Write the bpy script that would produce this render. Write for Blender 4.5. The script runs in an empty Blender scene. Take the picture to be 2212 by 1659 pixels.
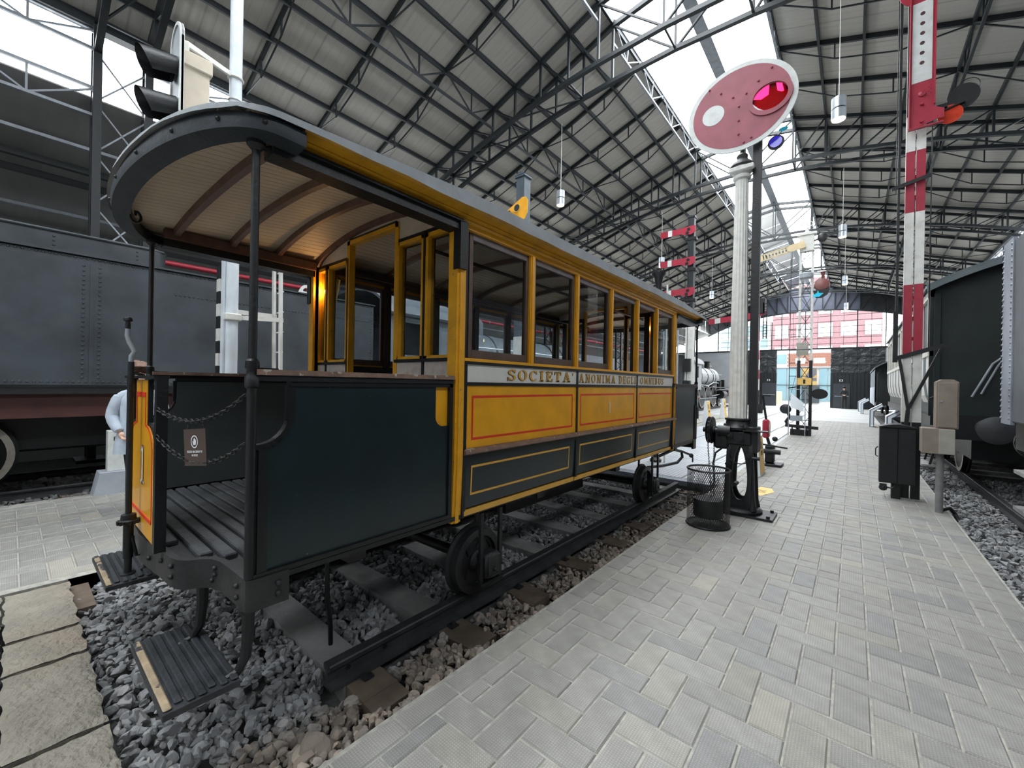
import bpy, bmesh, math, random
import numpy as np
from math import sin, cos, pi, radians, sqrt, hypot, atan2
from mathutils import Vector, Matrix
random.seed(11)
S = bpy.context.scene
LINK = S.collection.objects.link

# ------------------------------------------------------------------ camera
cam_d = bpy.data.cameras.new('camera'); cam_d.sensor_width = 36.0; cam_d.lens = 36.0 * 893.0 / 2212.0
cam_d.clip_start = 0.05; cam_d.clip_end = 300
cam = bpy.data.objects.new('camera', cam_d); LINK(cam)
rt = Vector((0.7710773, 0.6364872, 0.0179971)); dn = Vector((0.0144254, 0.0107952, -0.9998377)); fw = Vector((-0.6365781, 0.7712117, -0.0008576))
cm = Matrix((rt, -dn, -fw)).transposed().to_4x4(); cm.translation = (0, 0, 1.58)
cam.matrix_world = cm
S.camera = cam
# ------------------------------------------------------------------ world, light, exposure
wd = bpy.data.worlds.new('overcast_sky'); S.world = wd; wd.use_nodes = True
bg = wd.node_tree.nodes['Background']; bg.inputs[0].default_value = (0.97, 0.985, 1.0, 1); bg.inputs[1].default_value = 6.0
S.view_settings.view_transform = 'Standard'; S.view_settings.look = 'None'; S.view_settings.gamma = 1.0
S.view_settings.use_curve_mapping = False
S.view_settings.exposure = 1.25
def portal(name, loc, rot, sx, sy):
    l = bpy.data.lights.new(name, 'AREA'); l.shape = 'RECTANGLE'; l.size = sx; l.size_y = sy; l.cycles.is_portal = True
    o = bpy.data.objects.new(name, l); LINK(o); o.location = loc; o.rotation_euler = rot
portal('skylight_portal', (-3.1, 15, 10.6), (0, 0, 0), 3.1, 62)
portal('clerestory_portal_left', (-11.2, 15, 7.45), (0, -pi / 2, 0), 1.5, 62)
portal('clerestory_portal_right', (5.2, 15, 7.45), (0, pi / 2, 0), 1.5, 62)
portal('gable_portal', (-3.1, 44.9, 5.0), (-pi / 2, 0, 0), 14, 8)

# ------------------------------------------------------------------ materials
MATS = {}
def mat(name, rgb, rough=.6, var=.12, scale=6., metal=0., bump=0., bscale=None, dirt=None, dscale=3., dcut=.6, coat=0., chip=None, ccut=.72, cscale=60., rnd=0., attr=None, spec=.5):
    m = bpy.data.materials.new(name); m.use_nodes = True; nt = m.node_tree; N = nt.nodes; L = nt.links
    b = N['Principled BSDF']; b.inputs['Roughness'].default_value = rough; b.inputs['Metallic'].default_value = metal
    b.inputs['Specular IOR Level'].default_value = spec; b.inputs['Coat Weight'].default_value = coat; b.inputs['Coat Roughness'].default_value = .12
    tc = N.new('ShaderNodeTexCoord')
    n = N.new('ShaderNodeTexNoise'); n.inputs['Scale'].default_value = scale; n.inputs['Detail'].default_value = 5; L.new(tc.outputs['Object'], n.inputs['Vector'])
    mr = N.new('ShaderNodeMapRange'); mr.inputs[1].default_value = .3; mr.inputs[2].default_value = .7
    mr.inputs[3].default_value = 1 - var; mr.inputs[4].default_value = 1 + var; L.new(n.outputs['Fac'], mr.inputs[0])
    val = mr.outputs[0]
    if rnd:
        oi = N.new('ShaderNodeObjectInfo'); r2 = N.new('ShaderNodeMapRange'); r2.inputs[3].default_value = 1 - rnd; r2.inputs[4].default_value = 1 + rnd
        L.new(oi.outputs['Random'], r2.inputs[0]); mu = N.new('ShaderNodeMath'); mu.operation = 'MULTIPLY'; L.new(val, mu.inputs[0]); L.new(r2.outputs[0], mu.inputs[1]); val = mu.outputs[0]
    vm = N.new('ShaderNodeVectorMath'); vm.operation = 'SCALE'; vm.inputs[0].default_value = rgb[:3]; L.new(val, vm.inputs['Scale'])
    if attr:
        at = N.new('ShaderNodeAttribute'); at.attribute_name = attr; L.new(at.outputs['Color'], vm.inputs[0])
    col = vm.outputs[0]
    def over(col, rgb2, sc, cut, soft, st=1.):
        n2 = N.new('ShaderNodeTexNoise'); n2.inputs['Scale'].default_value = sc; n2.inputs['Detail'].default_value = 6; L.new(tc.outputs['Object'], n2.inputs['Vector'])
        m2 = N.new('ShaderNodeMapRange'); m2.inputs[1].default_value = cut; m2.inputs[2].default_value = cut + soft; m2.inputs[4].default_value = st; L.new(n2.outputs['Fac'], m2.inputs[0])
        mx = N.new('ShaderNodeMix'); mx.data_type = 'RGBA'; L.new(m2.outputs[0], mx.inputs[0]); L.new(col, mx.inputs[6]); mx.inputs[7].default_value = (*rgb2[:3], 1)
        return mx.outputs[2]
    if dirt: col = over(col, dirt, dscale, dcut - .1, .25, .75)
    if chip: col = over(col, chip, cscale, ccut, .03)
    L.new(col, b.inputs['Base Color'])
    if bump:
        n3 = N.new('ShaderNodeTexNoise'); n3.inputs['Scale'].default_value = bscale or scale * 8; n3.inputs['Detail'].default_value = 4; L.new(tc.outputs['Object'], n3.inputs['Vector'])
        bp = N.new('ShaderNodeBump'); bp.inputs['Strength'].default_value = bump; bp.inputs['Distance'].default_value = .01; L.new(n3.outputs['Fac'], bp.inputs['Height']); L.new(bp.outputs[0], b.inputs['Normal'])
    MATS[name] = m; m['_col'] = 1
    return m
def wave_bump(m, axis, scale, strength=.5, dist=.02, dark=None):
    """parallel grooves as fine relief"""
    nt = m.node_tree; N = nt.nodes; L = nt.links; b = N['Principled BSDF']
    tc = N.new('ShaderNodeTexCoord'); w = N.new('ShaderNodeTexWave'); w.bands_direction = axis; w.inputs['Scale'].default_value = scale; w.inputs['Distortion'].default_value = 0
    L.new(tc.outputs['Object'], w.inputs['Vector'])
    bp = N.new('ShaderNodeBump'); bp.inputs['Strength'].default_value = strength; bp.inputs['Distance'].default_value = dist; L.new(w.outputs['Fac'], bp.inputs['Height'])
    if b.inputs['Normal'].is_linked: L.new(b.inputs['Normal'].links[0].from_socket, bp.inputs['Normal'])
    L.new(bp.outputs[0], b.inputs['Normal'])
    return m
def glass(name, tint, refl=.9, rough=.02, ior=1.5):
    m = bpy.data.materials.new(name); m.use_nodes = True; nt = m.node_tree; N = nt.nodes; L = nt.links
    N.remove(N['Principled BSDF']); out = N['Material Output']
    t = N.new('ShaderNodeBsdfTransparent'); t.inputs[0].default_value = (*tint, 1); g = N.new('ShaderNodeBsdfGlossy'); g.inputs['Roughness'].default_value = rough; g.inputs[0].default_value = (refl, refl, refl, 1)
    f = N.new('ShaderNodeFresnel'); f.inputs[0].default_value = ior; mx = N.new('ShaderNodeMixShader')
    L.new(f.outputs[0], mx.inputs[0]); L.new(t.outputs[0], mx.inputs[1]); L.new(g.outputs[0], mx.inputs[2]); L.new(mx.outputs[0], out.inputs[0])
    return m
def emit(name, rgb, st):
    m = mat(name, rgb, var=0); b = m.node_tree.nodes['Principled BSDF']; b.inputs['Emission Color'].default_value = (*rgb, 1); b.inputs['Emission Strength'].default_value = st
    return m

YEL = mat('yellow_paint', (.82, .385, .008), .38, .10, 5, dirt=(.45, .24, .03), dcut=.78, dscale=4, coat=.25)
YELC = mat('chipped_yellow_paint', (.80, .385, .014), .42, .12, 8, bump=.25, chip=(.30, .22, .14), ccut=.68, cscale=38)
YELD = mat('cornice_yellow_paint', (.60, .30, .016), .45, .18, 8, chip=(.10, .06, .03), ccut=.72, cscale=24)
GRN = mat('dark_green_paint', (.0055, .0165, .020), .38, .25, 4, coat=.2, chip=(.16, .17, .17), ccut=.735, cscale=55)
GRN2 = mat('lower_panel_green_paint', (.006, .0145, .0175), .33, .2, 5, coat=.25)
GRNI = mat('grey_green_lining_paint', (.050, .060, .062), .5, .15, 3)
BLK = mat('black_iron', (.0065, .0078, .009), .45, .35, 9, bump=.25, bscale=60)
BLKB = mat('black_bead_paint', (.006, .007, .008), .4, .2, 9)
RIMG = mat('slate_grey_rim_paint', (.028, .036, .044), .55, .25, 7, bump=.3, bscale=40)
WHT = mat('white_band_paint', (.72, .71, .66), .5, .06, 4, dirt=(.5, .46, .38), dcut=.7)
WHT2 = mat('pink_white_paint', (.62, .54, .48), .55, .1, 10, dirt=(.38, .28, .24), dcut=.62, dscale=14)
BRN = mat('brown_sash_wood', (.10, .062, .045), .5, .2, 10, bump=.2)
BRNG = mat('weathered_sash_wood', (.17, .14, .14), .6, .2, 10, bump=.2)
BRND = mat('dark_brown_wood', (.035, .017, .010), .5, .25, 12)
MOULD = mat('worn_wood_moulding', (.24, .15, .11), .55, .25, 14, bump=.4, chip=(.5, .45, .4), ccut=.62, cscale=22)
CREAM = mat('cream_ceiling_boards', (.62, .50, .36), .55, .07, 3)
CREAM2 = mat('cream_end_panel', (.62, .53, .42), .55, .08, 4, dirt=(.42, .33, .25), dcut=.66, dscale=5)
RIB = mat('brown_roof_rib', (.135, .07, .05), .5, .22, 14)
CANV = mat('grey_roof_canvas', (.40, .43, .45), .8, .12, 6, bump=.5, bscale=28, dirt=(.18, .18, .18), dcut=.72)
RED = mat('red_lining_paint', (.72, .035, .01), .45, .05)
YLIN = mat('yellow_lining_paint', (.70, .38, .06), .45, .06)
LETY = mat('ochre_lettering', (.62, .33, .04), .5, .06)
LETS = mat('dark_lettering_shade', (.12, .08, .04), .5, .06)
FLOORW = mat('worn_platform_boards', (.060, .065, .070), .5, .45, 9, bump=.4, bscale=50)
STEPW = mat('black_painted_step_wood', (.030, .033, .038), .5, .4, 9, bump=.4, bscale=45, chip=(.42, .33, .22), ccut=.74, cscale=18)
STEPR = mat('bare_worn_wood', (.40, .31, .20), .6, .3, 12, bump=.3, chip=(.05, .05, .055), ccut=.55, cscale=14)
IRON = mat('dark_grey_iron', (.022, .023, .024), .5, .35, 9, bump=.3, bscale=50)
IRON2 = mat('black_cast_iron', (.0085, .0095, .011), .45, .3, 12, bump=.3, bscale=70)
RAILM = mat('dull_rail_steel', (.045, .047, .049), .5, .3, 8, metal=.3, bump=.25, bscale=40)
SLPG = mat('dusty_grey_sleeper_wood', (.27, .268, .26), .8, .22, 5, bump=.5, bscale=30, dirt=(.07, .07, .07))
SLPB = mat('brown_sleeper_wood', (.145, .11, .082), .8, .25, 8, bump=.6, bscale=30, dirt=(.09, .07, .05))
STEEL = mat('blue_black_steel', (.010, .0145, .0175), .5, .2, 8)
STEELP = mat('pale_primed_steel', (.33, .36, .39), .5, .15, 8)
ROOFM = mat('beige_roof_sheet', (.47, .445, .395), .6, .06, .35, dirt=(.39, .365, .32), dcut=.70, dscale=.6, rnd=.03)
wave_bump(ROOFM, 'Y', 2.2, .35, .02)
def seams(m, pitch, wide):
    """dark lap joints of profiled sheet, and rib shading lines put in its colour"""
    nt = m.node_tree; N = nt.nodes; L = nt.links; b = N['Principled BSDF']; tc = N.new('ShaderNodeTexCoord'); sp = N.new('ShaderNodeSeparateXYZ'); L.new(tc.outputs['Object'], sp.inputs[0]); src = b.inputs['Base Color'].links[0].from_socket
    for p, w, k in ((pitch, .012, .86), (wide, .035, .74)):  # narrow lines paint the shading of the ribs, wide ones the laps
        md = N.new('ShaderNodeMath'); md.operation = 'PINGPONG'; md.inputs[1].default_value = p / 2; L.new(sp.outputs[1], md.inputs[0])
        mr = N.new('ShaderNodeMapRange'); mr.inputs[1].default_value = 0; mr.inputs[2].default_value = w; mr.inputs[3].default_value = k; mr.inputs[4].default_value = 1; L.new(md.outputs[0], mr.inputs[0])
        vm = N.new('ShaderNodeVectorMath'); vm.operation = 'SCALE'; L.new(src, vm.inputs[0]); L.new(mr.outputs[0], vm.inputs['Scale']); src = vm.outputs[0]
    L.new(src, b.inputs['Base Color'])
seams(ROOFM, .191, .955)
ROOFD = mat('grey_aisle_sheet', (.33, .33, .315), .7, .12, .5, rnd=.08); wave_bump(ROOFD, 'Y', 1.2, .5, .03)  # aisle sheets are a darker grey than the main roof
WALLM = mat('grey_wall_plaster', (.50, .53, .56), .8, .07, 1.5)
DARKW = mat('black_door_cladding', (.009, .0115, .014), .55, .25, 3); 
FOIL = mat('black_crumpled_sheeting', (.03, .033, .036), .33, .2, 3, bump=1.0, bscale=1.6)
FOIL.node_tree.nodes['Bump'].inputs['Distance'].default_value = .35
PAVE = mat('grey_paver_concrete', (.335, .327, .302), .52, .13, 9, rnd=.09, dirt=(.36, .34, .275), dcut=.66, dscale=2.2)
PAVEW = mat('warm_paver_concrete', (.358, .345, .305), .55, .13, 9, rnd=.08)
PAVED = mat('dark_paver_concrete', (.298, .296, .285), .5, .13, 9, rnd=.08)
PAVEC = mat('cream_paver_concrete', (.41, .39, .335), .6, .10, 9)
PAVES = mat('grey_paver_field_concrete', (.335, .327, .302), .5, .2, 3.2)
JOINT = mat('pale_joint_mortar', (.36, .35, .31), .9, .25, 20)
SLAB = mat('rough_granite_slab', (.285, .262, .215), .75, .2, 5, bump=1.0, bscale=26, dirt=(.29, .21, .15), dcut=.6, dscale=1.3, rnd=.12)
SLAB.node_tree.nodes['Bump'].inputs['Distance'].default_value = .03
CONC = mat('pale_concrete_floor', (.42, .43, .42), .5, .12, 1.1, bump=.1)
DECK = mat('light_metal_deck', (.50, .53, .56), .32, .07, 2, metal=.25)
STONE = mat('crushed_ballast_stone', (1, 1, 1), .8, .16, 20, attr='tint', bump=.35, bscale=70)
PIT = mat('ballast_bed_dust', (.10, .10, .10), .9, .4, 20, bump=.6)
TEND = mat('slate_grey_tender_paint', (.030, .038, .045), .5, .38, 2.2, bump=.12, bscale=14, dirt=(.058, .066, .072), dcut=.66, dscale=2.4)
TENDR = mat('red_brown_frame_paint', (.055, .016, .012), .5, .4, 3, dirt=(.03, .01, .008))
TYRE = mat('white_tyre_paint', (.62, .58, .50), .6, .15, 8)
REDP = mat('signal_red_enamel', (.29, .062, .085), .5, .14, 6, bump=.25, bscale=12)
REDS = mat('signal_red_paint', (.34, .022, .045), .42, .1, 8)
WHTR = mat('grey_white_enamel', (.60, .62, .60), .5, .1, 10, dirt=(.42, .42, .38), dcut=.7)
WHTP = mat('white_mast_paint', (.66, .66, .62), .5, .1, 7, dirt=(.42, .40, .34), dcut=.66, dscale=9)
WHTC = mat('bluish_white_mast_paint', (.62, .67, .72), .5, .08, 7, dirt=(.45, .45, .42), dcut=.72)
COLW = mat('weathered_white_column_paint', (.66, .655, .61), .6, .10, 14, dirt=(.42, .40, .35), dcut=.68, dscale=9)
BEIG = mat('beige_box_paint', (.60, .53, .42), .6, .08, 8, chip=(.40, .34, .26), ccut=.7, cscale=30)
BOXB = mat('brown_grey_cabinet_paint', (.26, .215, .175), .55, .14, 7, bump=.1)
BOXL = mat('greenish_grey_cabinet_paint', (.36, .35, .30), .6, .12, 8)
SIGN = mat('brown_notice_plate', (.075, .050, .042), .4, .05)
PLAW = mat('notice_white_print', (.85, .85, .85), .6, .0)
GREYM = mat('gunmetal_sheet', (.30, .33, .36), .5, .15, 5)
BASK = mat('black_wire', (.007, .007, .008), .45, .2)
ALU = mat('brushed_aluminium', (.62, .68, .74), .3, .05, 5, metal=.7)
PANW = mat('white_panel_laminate', (.76, .80, .84), .45, .03)
PANY = mat('yellow_notice_print', (.86, .55, .16), .5, .04)
PIPR = mat('red_fire_pipe', (.42, .03, .05), .4, .1)
COAT = mat('pale_grey_wool', (.50, .57, .66), .9, .08, 20, bump=.4, bscale=120)
SKIN = mat('skin', (.62, .40, .30), .55, .05)
HAIR = mat('brown_hair', (.20, .11, .08), .5, .3, 40)
HAIRD = mat('dark_hair', (.02, .017, .015), .5, .3, 40)
CLOB = mat('black_cloth', (.014, .015, .017), .85, .2, 20)
CLOG = mat('dark_grey_cloth', (.03, .035, .037), .8, .2, 20)
BLUG = mat('grey_blue_coat', (.25, .28, .31), .8, .1)
SHOE = mat('white_trainer', (.75, .77, .8), .6, .05)
EYE = mat('dark_eye', (.02, .015, .01), .2, 0)
LIP = mat('lip', (.45, .16, .14), .5, 0)
BRICKM = mat('orange_red_brick', (.11, .045, .028), .8, .25, 30)
PINKB = mat('pink_red_brick', (.10, .048, .052), .8, .25, 8)
BLUEP = mat('pale_blue_panel', (.065, .12, .14), .5, .08, 1)
EXTW = mat('white_render', (.3, .3, .3), .8, .05)
BANN = mat('yellow_banner', (.14, .09, .022), .6, .05)
BANB = mat('grey_blue_letter', (.02, .025, .035), .6, .05)
COACH = mat('dark_green_coach_paint', (.010, .017, .017), .5, .25, 2.5, dirt=(.020, .026, .026))
CRMC = mat('cream_coach_paint', (.66, .65, .58), .5, .08, 5)
BLUC = mat('slate_blue_stripe_paint', (.06, .08, .11), .5, .1)
RIVST = mat('bare_galvanised_plate', (.27, .30, .34), .42, .25, 3, metal=.4)
GLS = glass('window_glass', (.80, .84, .86)); 
GLSK = glass('rooflight_glazing', (.93, .96, .98), .6, .3, 1.08)
GLSR = glass('red_lens_glass', (.95, .006, .035), .12, .05, 1.15); GLSB = glass('blue_lens_glass', (.10, .06, .95)); GLSC = glass('cyan_lens_glass', (.0, .65, .9))
GLSW = glass('clerestory_glazing', (.50, .52, .54), .6, .3, 1.08)
LAMPG = emit('warm_lamp_glow', (1.0, .62, .22), 2.2); LAMPS = emit('pendant_lamp_glow', (1.0, .80, .50), 2.0)
BRASS = mat('golden_lamp_reflector', (.85, .48, .10), .2, .1, metal=.9)

# ------------------------------------------------------------------ mesh builder
ORG = {}
class MB:
    def __init__(s): s.v = []; s.f = []; s.mi = []; s.cur = 0
    def add(s, vs, fs):
        o = len(s.v); s.v += [tuple(p) for p in vs]
        for f in fs: s.f.append(tuple(i + o for i in f)); s.mi.append(s.cur)
        return s
    def box(s, x0, x1, y0, y1, z0, z1):
        return s.add([(x0, y0, z0), (x1, y0, z0), (x1, y1, z0), (x0, y1, z0), (x0, y0, z1), (x1, y0, z1), (x1, y1, z1), (x0, y1, z1)],
                     [(3, 2, 1, 0), (4, 5, 6, 7), (0, 1, 5, 4), (1, 2, 6, 5), (2, 3, 7, 6), (3, 0, 4, 7)])
    def bbox(s, x0, x1, y0, y1, z0, z1, b=.006):
        """box with chamfered edges"""
        bm = bmesh.new(); r = bmesh.ops.create_cube(bm, size=1)
        for v in r['verts']: v.co = ((x0 + x1) / 2 + v.co.x * (x1 - x0), (y0 + y1) / 2 + v.co.y * (y1 - y0), (z0 + z1) / 2 + v.co.z * (z1 - z0))
        bmesh.ops.bevel(bm, geom=bm.edges[:], offset=b, segments=1, affect='EDGES')
        bm.verts.index_update(); s.add([v.co[:] for v in bm.verts], [[v.index for v in f.verts] for f in bm.faces]); bm.free(); return s
    def bar(s, p, q, w, h=None, up=(0, 0, 1)):
        p = Vector(p); q = Vector(q); h = h or w; d = (q - p).normalized(); u = Vector(up)
        if abs(d.dot(u)) > .99: u = Vector((1, 0, 0))
        a = d.cross(u).normalized() * (w / 2); b = a.cross(d).normalized() * (h / 2)
        vs = [p - a - b, p + a - b, p + a + b, p - a + b, q - a - b, q + a - b, q + a + b, q - a + b]
        return s.add(vs, [(0, 1, 2, 3), (7, 6, 5, 4), (0, 4, 5, 1), (1, 5, 6, 2), (2, 6, 7, 3), (3, 7, 4, 0)])
    def tube(s, pts, r, n=8, closed=False, cap=True, rs=None):
        P = [Vector(p) for p in pts]; k = len(P); rings = []
        u = None
        for i in range(k):
            a = P[(i - 1) % k] if (closed or i > 0) else P[i]; b = P[(i + 1) % k] if (closed or i < k - 1) else P[i]
            t = (b - a).normalized()
            if u is None:
                u = t.cross(Vector((0, 0, 1)));
                if u.length < .05: u = t.cross(Vector((1, 0, 0)))
            u = (u - t * u.dot(t)).normalized(); w = t.cross(u); rr = rs[i] if rs else r
            rings.append([P[i] + (u * cos(2 * pi * j / n) + w * sin(2 * pi * j / n)) * rr for j in range(n)])
        vs = [p for g in rings for p in g]; fs = []
        for i in range(k if closed else k - 1):
            for j in range(n):
                a = i * n + j; b = i * n + (j + 1) % n; c = ((i + 1) % k) * n + (j + 1) % n; d = ((i + 1) % k) * n + j; fs.append((a, b, c, d))
        if cap and not closed: fs += [tuple(range(n))[::-1], tuple((k - 1) * n + j for j in range(n))]
        return s.add(vs, fs)
    def cyl(s, p, q, r, r1=None, n=16): return s.tube([p, q], r, n, rs=[r, r if r1 is None else r1])
    def lathe(s, prof, o=(0, 0, 0), n=20, axis=(0, 0, 1)):
        a = Vector(axis).normalized(); u = a.orthogonal().normalized(); w = a.cross(u); o = Vector(o)
        vs = [o + a * z + (u * cos(2 * pi * j / n) + w * sin(2 * pi * j / n)) * r for r, z in prof for j in range(n)]; k = len(prof)
        fs = [(i * n + j, i * n + (j + 1) % n, (i + 1) * n + (j + 1) % n, (i + 1) * n + j) for i in range(k - 1) for j in range(n)]
        fs += [tuple(range(n))[::-1], tuple((k - 1) * n + j for j in range(n))]
        return s.add(vs, fs)
    def sph(s, c, r, n=12, m=8, sc=(1, 1, 1)):
        vs = [(c[0] + r * sc[0] * sin(pi * i / m) * cos(2 * pi * j / n), c[1] + r * sc[1] * sin(pi * i / m) * sin(2 * pi * j / n), c[2] + r * sc[2] * cos(pi * i / m)) for i in range(1, m) for j in range(n)]
        vs += [(c[0], c[1], c[2] + r * sc[2]), (c[0], c[1], c[2] - r * sc[2])]; t = (m - 1) * n
        fs = [(i * n + j, (i + 1) * n + j, (i + 1) * n + (j + 1) % n, i * n + (j + 1) % n) for i in range(m - 2) for j in range(n)]
        fs += [(t, j, (j + 1) % n) for j in range(n)] + [(t + 1, (m - 2) * n + (j + 1) % n, (m - 2) * n + j) for j in range(n)]
        return s.add(vs, fs)
    def prism(s, pts, o, u, v, n, d):
        o = Vector(o); u = Vector(u); v = Vector(v); n = Vector(n); k = len(pts)
        a = [o + u * x + v * y for x, y in pts]; b = [p + n * d for p in a]
        return s.add(a + b, [tuple(range(k))[::-1], tuple(range(k, 2 * k))] + [(i, (i + 1) % k, k + (i + 1) % k, k + i) for i in range(k)])
    def ring(s, outer, inner, o, u, v, n, d):
        o = Vector(o); u = Vector(u); v = Vector(v); n = Vector(n); k = len(outer)
        A = [o + u * x + v * y for x, y in outer]; B = [o + u * x + v * y for x, y in inner]; C = [p + n * d for p in A]; D = [p + n * d for p in B]
        fs = []
        for i in range(k):
            j = (i + 1) % k
            fs += [(i, k + i, k + j, j), (2 * k + i, 2 * k + j, 3 * k + j, 3 * k + i), (i, j, 2 * k + j, 2 * k + i), (k + i, 3 * k + i, 3 * k + j, k + j)]
        return s.add(A + B + C + D, fs)
    def torus(s, c, axis, R, r, n=24, m=8, sx=1, a0=0, a1=None):
        a = Vector(axis).normalized(); u = Vector((0, 0, 1)) if abs(a.z) < .9 else Vector((1, 0, 0)); u = (u - a * u.dot(a)).normalized(); w = a.cross(u); c = Vector(c)
        if a1 is None: return s.tube([c + u * R * cos(2 * pi * i / n) + w * R * sx * sin(2 * pi * i / n) for i in range(n)], r, m, closed=True)
        return s.tube([c + u * R * cos(a0 + (a1 - a0) * i / n) + w * R * sx * sin(a0 + (a1 - a0) * i / n) for i in range(n + 1)], r, m)
    def grid(s, fn, nu, nv, cu=False, cv=False):
        vs = [fn(i, j) for i in range(nu) for j in range(nv)]; fs = []
        for i in range(nu if cu else nu - 1):
            for j in range(nv if cv else nv - 1): fs.append((i * nv + j, ((i + 1) % nu) * nv + j, ((i + 1) % nu) * nv + (j + 1) % nv, i * nv + (j + 1) % nv))
        return s.add(vs, fs)
    def mesh(s, name, m, org=(0, 0, 0), smooth=True):
        me = bpy.data.meshes.new(name); ox, oy, oz = org
        me.from_pydata([(x - ox, y - oy, z - oz) for x, y, z in s.v], [], s.f)
        ms = m if isinstance(m, (list, tuple)) else [m]
        for k in ms: me.materials.append(k)
        if len(ms) > 1: me.polygons.foreach_set('material_index', s.mi)
        if smooth: me.shade_smooth(); me.set_sharp_from_angle(angle=radians(38))
        me.update(); return me
    def build(s, name, m, parent=None, smooth=True, org=None, label=None):
        if parent is not None: org = ORG[parent.name]
        elif org is None:
            xs, ys, zs = zip(*s.v); org = ((min(xs) + max(xs)) / 2, (min(ys) + max(ys)) / 2, min(zs))
        o = bpy.data.objects.new(name, s.mesh(name, m, org, smooth)); LINK(o)
        if parent is not None: o.parent = parent
        else: o.location = org
        ORG[o.name] = tuple(org)
        if label: o['label'] = label
        return o
def thing(name, label, cat, loc, group=None):
    o = bpy.data.objects.new(name, None); o.empty_display_size = .2; LINK(o); o.location = loc; ORG[o.name] = tuple(loc)
    o['label'] = label; o['category'] = cat
    if group: o['group'] = group
    return o
def tag(o, label, cat, group=None):
    o['label'] = label; o['category'] = cat
    if group: o['group'] = group
    return o
def struct(o): o['kind'] = 'structure'; return o
def sroot(name, loc=(0, 0, 0)):
    o = bpy.data.objects.new(name, None); LINK(o); o.location = loc; ORG[o.name] = tuple(loc); o['kind'] = 'structure'; return o
def inst(src, loc, parent=None, name=None):
    c = src.copy(); LINK(c); c.location = loc
    if parent is not None: c.parent = parent
    ORG[c.name] = ORG[src.name]
    return c
def dup(root, delta, label=None):
    c = root.copy(); LINK(c); c.location = Vector(root.location) + Vector(delta)
    if label: c['label'] = label
    for ch in root.children:
        d = ch.copy(); LINK(d); d.parent = c
        for g in ch.children: e = g.copy(); LINK(e); e.parent = d
    return c
def circ(n, r, sx=1, sy=1, ph=0, cx=0, cy=0): return [(cx + r * sx * cos(2 * pi * i / n + ph), cy + r * sy * sin(2 * pi * i / n + ph)) for i in range(n)]

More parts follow.
